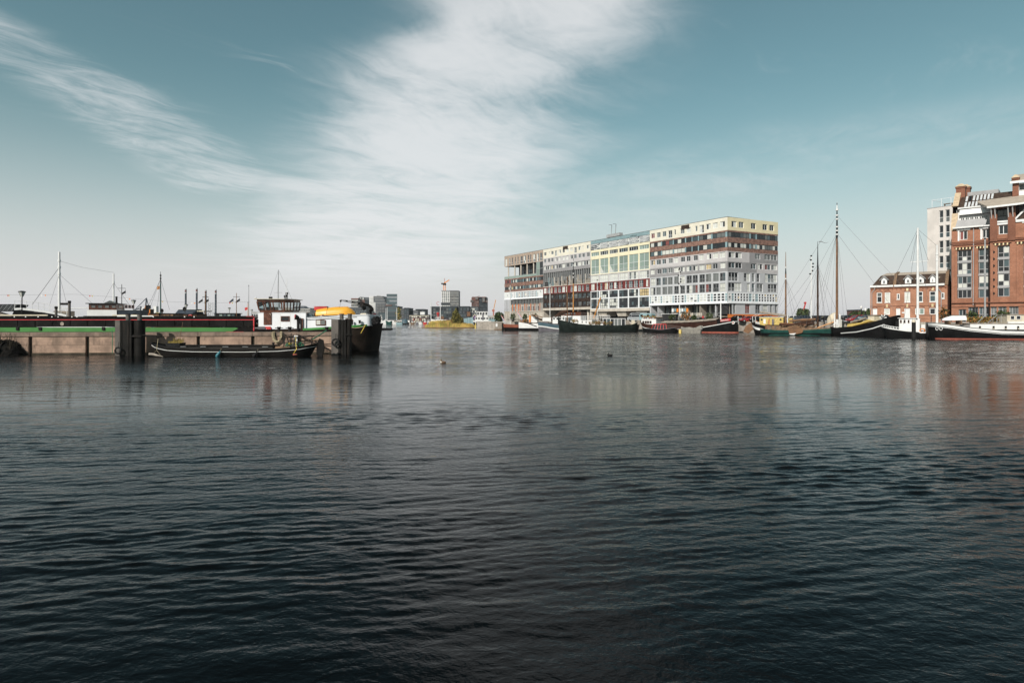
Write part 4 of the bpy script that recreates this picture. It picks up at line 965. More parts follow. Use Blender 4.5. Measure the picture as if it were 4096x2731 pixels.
def quay_railing():
    a, b = (79.5, 122.0), (112, 116.5)
    r = empty('quay_railing', (a[0], a[1], QZ), math.atan2(b[1]-a[1], b[0]-a[0]), 'dark metal railing along the quay in front of the brick buildings', 'railing')
    L = math.hypot(b[0]-a[0], b[1]-a[1])
    MB().box(0, L, -.04, .04, 1.32, 1.42).build('top_rail', M('dark_steel'), r); MB().box(0, L, -.02, .02, .7, .74).build('mid_rail', M('dark_steel'), r)
    for i in range(13): x = L*i/12; MB().box(x-.04, x+.04, -.03, .03, .06, 1.32).build('post', M('dark_steel'), r)
quay_railing()
# ---------------------------------------------------------------- boats
def interp(tab, t):
    for (a, x), (b, y) in zip(tab, tab[1:]):
        if t <= b:
            k = (t - a) / (b - a) if b > a else 0; k = k*k*(3-2*k) if len(tab) < 5 else k
            return x + (y - x) * k
    return tab[-1][1]
class Hull:
    def __init__(s, L, B, sheer, bow='R', tb=.22, ts=.18, pb=2.0, ps=2.2, qb=.62, qs=.6, rb=.6, rs=.4, low=.86, keel=-.6, y0=0.0):
        s.__dict__.update(locals())
    def half(s, t):
        h = 1.0
        if t < s.tb: h *= max(0, 1 - (1 - t/s.tb)**s.pb)**s.qb
        if t > 1 - s.ts: h *= max(0, 1 - (1 - (1-t)/s.ts)**s.ps)**s.qs
        return max(h, .02) * s.B / 2
    def zs(s, t): return interp(s.sheer, t)
    def at(s, t, z, side=1, off=0.0):
        top = s.zs(t); v = max(0, min(1, (z - s.keel) / (top - s.keel)))
        hb = s.half(t); k = s.low * (hb / (s.B/2)) ** .45; b = hb * (k + (1-k) * math.sin(v * math.pi/2)) + off
        x = t * s.L
        if t < s.tb: x += s.rb * (1-v) * (1 - t/s.tb)**1.5 - off * (1 - t/s.tb)
        if t > 1-s.ts: x -= s.rs * (1-v) * (1 - (1-t)/s.ts)**1.5 - off * (1-(1-t)/s.ts)
        if s.bow == 'R': x = s.L - x
        return (x, s.y0 + s.B/2 - side*b, z)
    TS = [i/36 for i in range(37)]
    def ts_(s): return sorted(set([i/40 for i in range(41)] + [.008, .016, .035, .965, .984, .992]))
    def build(s, name, m, parent, K=8):
        b = MB(); ts = s.ts_()
        for side in (1, -1):
            for t0, t1 in zip(ts, ts[1:]):
                for k in range(K):
                    q = lambda t, k_: s.at(t, s.keel + (s.zs(t)-s.keel)*k_/K, side)
                    b.quad(q(t0, k), q(t1, k), q(t1, k+1), q(t0, k+1))
        for k in range(K):
            for t in (0, 1):
                q = lambda sd, k_: s.at(t, s.keel + (s.zs(t)-s.keel)*k_/K, sd)
                b.quad(q(1, k), q(-1, k), q(-1, k+1), q(1, k+1))
        return b.build(name, m, parent, smooth=True)
    def strip(s, name, d0, d1, m, parent, off=.03, t0=0.0, t1=1.0, absz=False, ends=True):
        """plate along both sides between two depths below the sheer (or two heights)"""
        b = MB(); ts = [t for t in s.ts_() if t0 <= t <= t1]; ts = [t0] + [t for t in ts if t0 < t < t1] + [t1]
        z = lambda t, d: d if absz else s.zs(t) - d
        for side in (1, -1):
            for p, q in zip(ts, ts[1:]):
                b.quad(s.at(p, z(p, d1), side, off), s.at(q, z(q, d1), side, off), s.at(q, z(q, d0), side, off), s.at(p, z(p, d0), side, off))
                b.quad(s.at(p, z(p, d0), side, off), s.at(q, z(q, d0), side, off), s.at(q, z(q, d0), side, -.02), s.at(p, z(p, d0), side, -.02))
        if ends:
            for t in (0, 1):
                if t0 <= t <= t1: b.quad(s.at(t, z(t, d1), 1, off), s.at(t, z(t, d1), -1, off), s.at(t, z(t, d0), -1, off), s.at(t, z(t, d0), 1, off))
        return b.build(name, m, parent, smooth=True)
    def deck(s, m, parent, d=.25, name='deck'):
        b = MB(); ts = s.ts_()
        for p, q in zip(ts, ts[1:]):
            b.quad(s.at(p, s.zs(p)-d, 1, -.04), s.at(q, s.zs(q)-d, 1, -.04), s.at(q, s.zs(q)-d, -1, -.04), s.at(p, s.zs(p)-d, -1, -.04))
        return b.build(name, m, parent)
def cabin(root, x0, x1, y0, y1, z0, z1, m, roof=None, over=.12, wins=(), wf=None, name='cabin', rt=.08, inw=0.0, gm=None, fmw=.06):
    """deckhouse whose sides lean in by inw; wins: (x0, x1, z0, z1) on the near side"""
    o = MB().hexa([(x0, y0, z0), (x1, y0, z0), (x1, y1, z0), (x0, y1, z0), (x0+inw, y0+inw, z1), (x1-inw, y0+inw, z1), (x1-inw, y1-inw, z1), (x0+inw, y1-inw, z1)]).build(name, m, root)
    if roof: MB().box(x0+inw-over, x1-inw+over, y0+inw-over, y1-inw+over, z1+.002, z1+rt).build('cabin_roof', roof, o)
    for a, b, c, d in wins:
        k = inw * ((c+d)/2 - z0) / (z1 - z0)
        window(o, a, b, c, d, y0 + k - .012, wf or M('white_paint'), gm or M('glass_dark'), 1, fmw, proud=.04, name='cabin_window')
    return o
def rails(root, pts, h, n, m, r=.03, mid=True, name='railing'):
    b = MB(); up = Vector((0, 0, h)); pts = [Vector(p) for p in pts]
    b.tube([p+up for p in pts], r, 5)
    if mid: b.tube([p+up*.5 for p in pts], r*.8, 5)
    L = sum((q-p).length for p, q in zip(pts, pts[1:])); acc = 0
    for i in range(n+1):
        d = L*i/n; k = 0; rem = d
        while k < len(pts)-2 and rem > (pts[k+1]-pts[k]).length: rem -= (pts[k+1]-pts[k]).length; k += 1
        p = pts[k] + (pts[k+1]-pts[k]).normalized()*rem; b.tube([p, p+up], r, 5)
    return b.build(name, m, root)
def mast(root, x, y, z0, z1, r, m, top=None, split=.7, bands=(), bm=None, name='mast'):
    zs_ = z0 + (z1-z0)*split if top else z1
    o = MB().tube([(x, y, z0), (x, y, (z0+zs_)/2), (x, y, zs_)], [r, r*.92, r*.75], 10).build(name, m, root, smooth=True)
    if top: MB().tube([(x, y, zs_-.05), (x, y, z1)], r*.78, 10, r2=r*.28).build('mast_top', top, o, smooth=True)
    for z in bands: MB().tube([(x, y, z-.12), (x, y, z+.12)], r*1.12, 10).build('mast_band', bm or M('white_paint'), o, smooth=True)
    return o
def stays(root, a, ends, r=.018, m=None, name='stay'):
    for e in ends: line(name, [a, e], r, m or M('wire'), root, 4)
def flag(root, x, y, z, s, mats, h=1.6, lean=.35):
    line('flagpole', [(x, y, z), (x-lean, y, z+h)], .03, M('white_paint'), root)
    n = len(mats); b = MB(); K = 6; W = .95*s; H = .62*s; X0, Z0 = x-lean, z+h-.03
    P_ = lambda u, v: (X0 + .25*s*v + W*.55*u, y + .10*math.sin(u*5), Z0 - H*v - W*.8*u)
    for j in range(n):
        for i in range(K): b.quad(P_(i/K, j/n), P_((i+1)/K, j/n), P_((i+1)/K, (j+1)/n), P_(i/K, (j+1)/n), j)
    b.build('flag', mats, root, fix=False)
def coil(o_root, name, c, R0, k, r, m, ax='y'):
    pts = []; rg = random.Random(5)
    for i in range(k*14+1):
        t = 2*math.pi*i/14; rr = R0*(1+.12*math.sin(i*.37)); a, b = rr*math.cos(t), rr*1.25*math.sin(t)
        off = .03*math.sin(i*.9) - .05*(i/(k*14))
        pts.append((c[0]+a, c[1]+off, c[2]+b) if ax == 'y' else (c[0]+a, c[1]+rr*math.sin(t), c[2]+.03*i/14))
    return MB().tube(pts, r, 5).build(name, m, o_root, smooth=True)
mat('flag_red', (0.45, 0.03, 0.04), .8, .1); mat('flag_white', (0.7, 0.7, 0.7), .8, .05); mat('flag_blue', (0.03, 0.07, 0.25), .8, .1)
NL = ['flag_red', 'flag_white', 'flag_blue']
mat('rust_hull', (0.20, 0.055, 0.03), .5, .2, 1.0, streak=.3, dirt=(.08, .03, .02))
mat('blue_grey_paint', (0.045, 0.085, 0.11), .4, .15, 1.0, streak=.1)
mat('hull_grey', (0.10, 0.095, 0.11), .5, .2, 1.0, streak=.2)
mat('hull_green_black', (0.011, 0.016, 0.0145), .42, .35, .8, streak=.35, dirt=(.028, .032, .029), bump=.02, bscale=1.5)
mat('brown_hull', (0.036, 0.016, 0.012), .4, .3, 1.0, streak=.3)
mat('sea_green', (0.016, 0.060, 0.052), .35, .2, 1.0, streak=.2)
mat('antifoul', (0.30, 0.085, 0.06), .7, .2, 1.5)
mat('tan_cover', (0.30, 0.26, 0.22), .9, .15, 1.0)
mat('sail_brown', (0.045, 0.025, 0.018), .9, .3, 2.0)
mat('pine_spar', (0.42, 0.19, 0.05), .4, .2, 1.5)
mat('oak', (0.15, 0.075, 0.035), .6, .3, 1.5, streak=.3)
mat('ochre_paint', (0.46, 0.34, 0.10), .5, .12, 1.5, streak=.1)
mat('canvas', (0.50, 0.45, 0.36), .9, .12, 2.0)
mat('tarp_grey', (0.20, 0.19, 0.17), .8, .2, 2.0)
mat('flowers', (0.30, 0.12, 0.03), .9, .6, 6.0); mat('leaf', (0.06, 0.085, 0.025), .8, .4, 4.0); mat('leaf_dark', (0.03, 0.045, 0.018), .8, .4, 4.0); mat('leaf_dry', (0.30, 0.22, 0.06), .85, .35, 3.0)
def tuft(parent, c, rx, rz, n, m, seed=1, size=.12, name='foliage', ry=None):
    rg = random.Random(seed); b = MB(); ry = ry or rx
    for _ in range(n):
        th, ph, rr = rg.uniform(0, 6.283), math.acos(rg.uniform(-1, 1)), rg.uniform(.25, 1)**.6
        p = Vector((c[0]+rx*rr*math.sin(ph)*math.cos(th), c[1]+ry*rr*math.sin(ph)*math.sin(th), c[2]+rz*rr*math.cos(ph)))
        d1 = Vector((rg.uniform(-1, 1), rg.uniform(-1, 1), rg.uniform(-.6, 1))).normalized()*size*rg.uniform(.6, 1.4); d2 = d1.cross(Vector((rg.uniform(-1, 1), rg.uniform(-1, 1), rg.uniform(-1, 1)))).normalized()*size*.5
        b.quad(p-d2, p+d1*.5-d2*1.6, p+d1, p+d1*.5+d2*1.2, rg.randrange(len(m)) if isinstance(m, list) else 0)
    return b.build(name, m, parent, fix=False)

def lettering(name, text, size, m, parent, ext=.01):
    fc = bpy.data.curves.new(name, 'FONT'); fc.body = text; fc.size = size; fc.extrude = ext
    t = bpy.data.objects.new(name, fc); COL.objects.link(t)
    me = bpy.data.meshes.new_from_object(t.evaluated_get(bpy.context.evaluated_depsgraph_get())); bpy.data.objects.remove(t); bpy.data.curves.remove(fc)
    me.materials.clear(); me.materials.append(m); o = bpy.data.objects.new(name, me); COL.objects.link(o); o.parent = parent; return o
def boats_left_row():
    # 1 rust red tug, stern towards us
    fr = Fr(2005, 186, 2075, 185); L = fr.L
    r = fr.root('tugboat', label='rust-red steel tug with black lower hull, white railing and Dutch flag', cat='boat')
    h = Hull(L+3, 4.2, [(0, 2.0), (.4, 1.8), (1, 2.05)], 'R', ts=.22, qs=.5, rs=.8, low=.8)
    h.build('hull', M('rust_hull'), r); h.strip('boot_stripe', 1.0, -.6, M('black_paint'), r, absz=True); h.deck(M('dark_steel'), r, .3)
    MB().box(.0, .55, .9, 1.5, -.5, 2.4).build('rudder_post', M('black_paint'), r)
    rails(r, [h.at(1-.01, h.zs(1), 1, -.1), h.at(.85, h.zs(.85), 1, -.1), h.at(.65, h.zs(.65), 1, -.1)], .9, 9, M('white_paint'), .04)
    flag(r, .5, 1.2, 2.4, 2.6, [M(k) for k in NL], 2.6, .9)
    cabin(r, 5.4, 9.0, 1.0, 3.2, 2.2, 3.4, M('timber'), M('white_paint'))
    # 2 white tug
    fr = Fr(2071, 182.5, 2150, 181.5); L = fr.L
    r = fr.root('motor_boat', label='white steel boat with slanting black stripe moored behind a timber pile', cat='boat')
    h = Hull(L+2, 4.2, [(0, 2.3), (.5, 2.1), (1, 2.6)], 'R', ts=.08, qs=.4, rs=.1)
    h.build('hull', M('white_paint'), r); h.strip('boot_stripe', .85, -.6, M('black_paint'), r, absz=True); h.deck(M('grey_timber'), r)
    b = MB(); b.hexa([(2.2, -.06, 2.5), (5.6, -.06, 1.2), (5.6, .1, 1.2), (2.2, .1, 2.5), (2.2, -.06, 2.75), (5.6, -.06, 1.45), (5.6, .1, 1.45), (2.2, .1, 2.75)]); b.build('rubbing_strake', M('black_paint'), r)
    cabin(r, 3.2, 5.7, .6, 3.4, 2.5, 4.3, M('white_paint'), M('canvas'), wins=((4.9, 5.3, 3.4, 3.8),))
    MB().box(3.3, 3.8, .4, .55, 2.6, 4.6).build('door', M('orange_paint'), r)
    tuft(r, (2.2, .6, 3.1), .7, .45, 60, [M('flowers'), M('leaf')], 4, .3, 'deck_plants')
    flag(r, .9, 1.0, 3.1, 2.8, [M(k) for k in NL], 3.4, 1.6)
    # 3 blue-grey ship with boom and furled sail
    fr = Fr(2147, 179, 2258, 175.5); L = fr.L
    r = fr.root('sailing_barge', label='blue-grey hulled sailing barge with white rail, white wheelhouse and brown furled sail on its boom', cat='boat')
    h = Hull(L+4, 4.8, [(0, 1.5), (.4, 1.9), (1, 2.7)], 'R', ts=.06, qs=.35, rs=.1, tb=.3)
    h.build('hull', M('hull_grey'), r); h.strip('topside', .12, 1.05, M('blue_grey_paint'), r); h.strip('white_rail', 1.05, 1.35, M('white_paint'), r, .06); h.deck(M('grey_timber'), r)
    cabin(r, fr.u(2207), fr.u(2257), .7, 4.0, 2.2, fr.z(2220, 1271), M('white_paint'), M('white_paint'), wins=[(fr.u(2209)+i*.95, fr.u(2209)+i*.95+.6, 3.3, 4.2) for i in range(4)], name='wheelhouse')
    cabin(r, 1.4, 4.0, 1.0, 3.6, 2.9, 4.0, M('white_paint'), M('tan_cover'))
    a, b_ = (fr.u(2117), 1.5, fr.z(2117, 1257)), (fr.u(2262), 1.5, fr.z(2262, 1246))
    pts = []
    for i in range(13):
        t = i/12; p = Vector(a).lerp(Vector(b_), t); p.z -= 2.3*math.sin(math.pi*min(1, t*1.15))*(.9 if t > .05 else 0); pts.append(p)
    MB().tube(pts, [.10, .16, .22, .26, .3, .34, .42, .5, .5, .55, .6, .55, .5], 8).build('furled_sail', M('sail_brown'), r, smooth=True)
    MB().tube([(fr.u(2118), 1.4, fr.z(2118, 1258)), (fr.u(2206), 1.4, fr.z(2206, 1279))], .13, 7).build('boom', M('oak'), r, smooth=True)
    mast(r, fr.u(2262), 1.5, 2.2, fr.z(2262, 1120)+1, .16, M('oak'))
    # 4b white motor barge with mast behind the green one
    fr = Fr(2240, 177, 2420, 169); L = fr.L
    r = fr.root('motor_barge', label='white motor barge with varnished wheelhouse and orange pine mast with black top', cat='boat')
    h = Hull(L, 4.8, [(0, 2.4), (.5, 2.2), (1, 2.6)], 'L', y0=3.2); h.build('hull', M('black_paint'), r); h.deck(M('grey_timber'), r)
    fr = fr.at(4.0); za = fr.z(2300, 1262)
    cabin(r, fr.u(2246), fr.u(2324), 4.0, 7.2, 1.8, za, M('white_paint'), M('varnish'), name='wheelhouse_base')
    z1 = fr.z(2300, 1248)
    wh = cabin(r, fr.u(2247), fr.u(2323), 4.05, 7.1, za+.09, z1, M('varnish'), M('varnish'), .2, name='wheelhouse', wins=[(fr.u(2250)+i*.92, fr.u(2250)+i*.92+.65, za+.25, z1-.12) for i in range(5)], wf=M('varnish'), gm=M('glass_grey'))
    cabin(r, fr.u(2272), fr.u(2368), 3.9, 7.3, 1.8, fr.z(2320, 1281), M('white_paint'), M('white_paint'), wins=[(fr.u(x), fr.u(x+5), fr.z(2320, 1293), fr.z(2320, 1284)) for x in (2277, 2293, 2310, 2327, 2343)], name='deckhouse')
    rails(r, [(fr.u(2322), 3.9, fr.z(2370, 1281)), (fr.u(2440), 3.9, fr.z(2430, 1279))], 1.2, 16, M('white_paint'), .05)
    zt = fr.z(2283, 1032); zb = 2.0; mx = fr.u(2284)
    mast(r, mx, 5.4, zb, zt, .20, M('pine_spar'), M('black_paint'), .62, bands=[fr.z(2283, y) for y in (1045, 1060, 1093, 1108)])
    stays(r, (mx, 5.4, zt-3), [(mx-11, 4.4, 2.5), (mx-5, 3.6, 2.5), (mx-4, 7, 2.5), (mx+4, 3.6, 2.5), (mx+12, 5, 3.2)])
    # leaning orange spar
    line('spar', [(fr.u(2374), 4.2, fr.z(2374, 1272)), (fr.u(2401), 4.2, fr.z(2401, 1190))], .20, M('pine_spar'), r, 8)
    # 4 dark green barge
    fr = Fr(2233, 169.5, 2568, 168); L = fr.L
    r = fr.root('barge', label='long dark green-black barge with upturned bow and glazed white-framed deckhouse', cat='boat')
    h = Hull(L, 5.2, [(0, 3.3), (.05, 3.1), (.13, 2.65), (.25, 2.15), (.4, 1.85), (.7, 1.75), (.88, 2.0), (1, 2.9)], 'L', tb=.16, ts=.14, qb=.55, pb=2.4, rb=.3, rs=.9, low=.75)
    h.build('hull', M('hull_green_black'), r); h.deck(M('grey_timber'), r, .15); h.strip('rail', -.02, .16, M('hull_green_black'), r, .08, .0, .2)
    MB().box(-.1, .4, 2.35, 2.85, 2.0, 3.9).build('stem_post', M('hull_green_black'), r)
    zc = lambda y, x=2450: fr.z(x, y)
    gx0, gx1 = fr.u(2412), fr.u(2503)
    gh = cabin(r, gx0+.3, gx1-.2, .9, 4.2, 1.6, zc(1274), M('void_dark'), M('white_paint'), .25, name='glazed_deckhouse')
    window(gh, gx0, gx1, zc(1307), zc(1273), .7, M('white_paint'), [M('glass_dark'), M('glass_blue'), M('glass_dark'), M('glass_grey'), M('glass_grey'), M('glass_dark')], 6, .14)
    MB().hexa([(fr.u(2310), .5, 1.9), (gx0, .5, 1.75), (gx0, .7, 1.75), (fr.u(2310), .7, 1.9), (fr.u(2312), .5, 2.4), (gx0, .5, 2.25), (gx0, .7, 2.25), (fr.u(2312), .7, 2.4)]).build('white_coaming', M('white_paint'), r)
    cabin(r, fr.u(2504), fr.u(2560), 1.2, 4.0, 1.7, zc(1293), M('tan_cover'), M('white_paint'), wins=())
    for i, (x, w_) in enumerate(((2420, .9), (2440, 1.0), (2385, 1.2), (2365, 1.4), (2300, 1.5), (2395, .9))):
        tuft(r, (fr.u(x), .55, 2.35 if x > 2330 else 3.0), w_*.7, .5, 90, [M('leaf'), M('flowers'), M('leaf_dry')], i, .22, 'deck_plants')
    for i in range(5): x = fr.u(2505)+i*1.5; MB().box(x, x+.9, .7, 1.1, 2.0, zc(1277)-.2).build('deck_screen', M('canvas') if i % 2 else M('grey_timber'), r)
    # 6 tjalk with hatch covers and name board
    fr = Fr(2546, 166, 2936, 149.5); L = fr.L
    r = fr.root('cargo_barge', label='long black and brown barge with tan hatch covers and red name board', cat='boat')
    h = Hull(L, 5.4, [(0, 4.0), (.05, 3.75), (.15, 3.2), (.3, 2.5), (.5, 2.05), (.75, 1.9), (.9, 2.2), (1, 2.9)], 'R', tb=.16, ts=.12, qb=.5, pb=2.6, rb=-.2, rs=1.0, low=.8)
    h.build('hull', M('black_paint'), r); h.strip('topside', .05, 1.05, M('brown_hull'), r, .03, .16, 1.0); h.strip('white_line', 1.05, 1.22, M('white_paint'), r, .07); h.strip('antifouling', .32, -.6, M('antifoul'), r, .03, 0, .35, absz=True); h.deck(M('timber'), r, .3)
    MB().box(L-.05, L+.12, 2.6, 2.8, 2.2, 4.1).build('stem_post', M('white_paint'), r)
    zt = lambda px, py: fr.z(px, py)
    hx0, hx1 = fr.u(2640), fr.u(2862)
    n = 9
    for i in range(n):
        a = hx0 + (hx1-hx0)*i/n; b_ = hx0 + (hx1-hx0)*(i+1)/n - .12; k0, k1 = i/n, (i+1)/n
        za, zb_ = 2.75+.75*k0**2, 2.75+.75*k1**2
        MB().hexa([(a, .8, 1.7), (b_, .8, 1.7), (b_, 4.7, 1.7), (a, 4.7, 1.7), (a, .9, za-.3), (b_, .9, zb_-.3), (b_, 4.6, zb_-.3), (a, 4.6, za-.3)]).build('hold_coaming', M('brown_hull'), r)
        b = MB(); ym = 2.75
        for y0_, y1_, d0, d1 in ((.6, ym, 0, .45), (ym, 4.9, .45, 0)):
            b.hexa([(a, y0_, za-.3+d0), (b_, y0_, zb_-.3+d0), (b_, y1_, zb_-.3+d1), (a, y1_, za-.3+d1), (a, y0_, za-.2+d0), (b_, y0_, zb_-.2+d0), (b_, y1_, zb_-.2+d1), (a, y1_, za-.2+d1)])
        b.build('hatch_cover', M('tan_cover'), r)
    cabin(r, fr.u(2559), fr.u(2618), .9, 4.2, 1.8, zt(2590, 1276), M('white_paint'), M('white_paint'), wins=[(fr.u(x), fr.u(x+8), zt(2590, 1294), zt(2590, 1283)) for x in (2563, 2573, 2582, 2592)], wf=M('varnish'), fmw=.1)
    for i in range(8):
        x = fr.u(2562) + i*.5; MB().lathe([(.12, 0), (.16, .3)], 8, (x, 1.3, zt(2590, 1276)+.09)).build('flower_pot', M('antifoul') if i % 3 else M('white_paint'), r, smooth=True)
        tuft(r, (x, 1.3, zt(2590, 1276)+.6), .3, .3, 30, [M('flowers'), M('leaf'), M('leaf_dry')], 40+i, .2, 'pot_plant')
    cabin(r, fr.u(2622), fr.u(2678), 4.0, 5.2, 1.8, zt(2650, 1256), M('void_dark'), M('white_paint'), .3, name='awning_shelter')
    # name board: white letters on red
    nx = fr.u(2878); t = 0.0
    pa, pb = h.at(1-fr.u(2881)/L, 2.72, 1, .05), h.at(1-fr.u(2917)/L, 3.02, 1, .05)
    va, vb = Vector(pa), Vector(pb); up = Vector((0, 0, .62)); out = Vector((.15, -.18, 0))
    MB().hexa([va+out*.2, vb+out*.2, vb+out*.6, va+out*.6, va+up+out*.2, vb+up+out*.2, vb+up+out*.6, va+up+out*.6]).build('name_board', M('red_paint'), r)
    d_ = (vb - va); fo = lettering('name_lettering', 'FRIEZO-SPATIS', .62, M('white_paint'), r)
    fo.location = va + out*.9 + Vector((.05, -.02, .1)); fo.rotation_euler = (R(90), -math.atan2(d_.z, math.hypot(d_.x, d_.y)), math.atan2(d_.y, d_.x)); fo.scale = (d_.length / 5.3, .9, 1)
    pe = h.at(1-fr.u(2925)/L, 2.55, 1, .08)
    MB().tube([(pe[0], pe[1]-.1, pe[2]), (pe[0], pe[1]+.05, pe[2])], .38, 14).build('hawse_ring', M('white_paint'), r, smooth=True); MB().tube([(pe[0], pe[1]-.13, pe[2]), (pe[0], pe[1]-.05, pe[2])], .2, 12).build('hawse_hole', M('antifoul'), r, smooth=True)
    f2 = fr.at(2.7); mast(r, f2.u(2883), 2.7, 3.0, f2.z(2883, 1210), .16, M('white_paint'))
    stays(r, (f2.u(2883), 2.7, zt(2883, 1210)), [(L-.3, 2.7, 4.0), (fr.u(2800), 2.7, 3.4)])
    # 7 red framed launch
    fr = Fr(2580, 155.5, 2706, 151.5); L = fr.L
    r = fr.root('launch', label='black launch with glazed dark-red canopy alongside the cargo barge', cat='boat')
    h = Hull(L, 2.6, [(0, 1.35), (.5, .85), (1, 1.1)], 'R', low=.8); h.build('hull', M('black_paint'), r); h.deck(M('timber'), r, .1); h.strip('rail', -.03, .07, M('hull_grey'), r, .05)
    x0, x1 = fr.u(2602), fr.u(2664)
    fw = MB()
    cab = MB().hexa([(x0, .45, .8), (x1, .45, .8), (x1, 2.1, .8), (x0, 2.1, .8), (x0+.5, .7, 2.15), (x1-.2, .7, 2.15), (x1-.2, 1.9, 2.15), (x0+.5, 1.9, 2.15)]).build('canopy', M('glass_dark'), r)
    b = MB()
    for i in range(6):
        t = i/5; xa, xb = x0+(x1-x0)*t, x0+.5+(x1-x0-.7)*t; b.bar((xa, .42, .8), (xb, .67, 2.15), .12)
    b.bar((x0, .42, .85), (x1, .42, .85), .16).bar((x0+.5, .67, 2.15), (x1-.2, .67, 2.15), .14).box(x0+.45, x1-.15, .64, 1.95, 2.16, 2.24); b.build('canopy_frame', M('red_paint'), cab)
    MB().hexa([(x1, .5, .9), (x1+4, .6, 1.0), (x1+4, 2.0, 1.0), (x1, 2.1, .9), (x1-.1, .7, 2.1), (x1+4, .8, 1.5), (x1+4, 1.8, 1.5), (x1-.1, 1.9, 2.1)]).build('foredeck_cover', M('brown_hull'), r)
    # 8 tarpaulined dinghy
    fr = Fr(2722, 149, 2810, 147); L = fr.L
    r = fr.root('covered_dinghy', label='small boat under a sagging grey tarpaulin moored against the cargo barge', cat='boat')
    h = Hull(L, 1.9, [(0, 1.25), (.5, .8), (1, 1.0)], 'R', tb=.12, ts=.1, low=.8); h.build('hull', M('tarp_grey'), r); h.strip('rail', 0, .2, M('white_paint'), r, .03, .0, .08)
    b = MB(); K = 14
    for i in range(K):
        for j, (y0_, y1_, q0, q1) in enumerate(((-.02, .95, 0, 1), (.95, 1.92, 1, 0))):
            f = lambda t, q: (L*(1-t), 0, h.zs(t) + .02 + q*(.55 + .12*math.sin(t*13)))
            A, B_ = i/K, (i+1)/K
            hb = lambda t: h.half(t)
            yy = lambda t, q, sgn: .95 + sgn*hb(t)*(1-q)
            sg = -1 if j == 0 else 1
            b.quad((L*(1-A), yy(A, 0, sg), f(A, 0)[2]), (L*(1-B_), yy(B_, 0, sg), f(B_, 0)[2]), (L*(1-B_), .95, f(B_, 1)[2]), (L*(1-A), .95, f(A, 1)[2]))
    b.build('tarpaulin', M('tarp_grey'), r); MB().box(-.5, .05, .8, 1.1, -.1, .9).build('rudder', M('yellow_paint'), r)
boats_left_row()

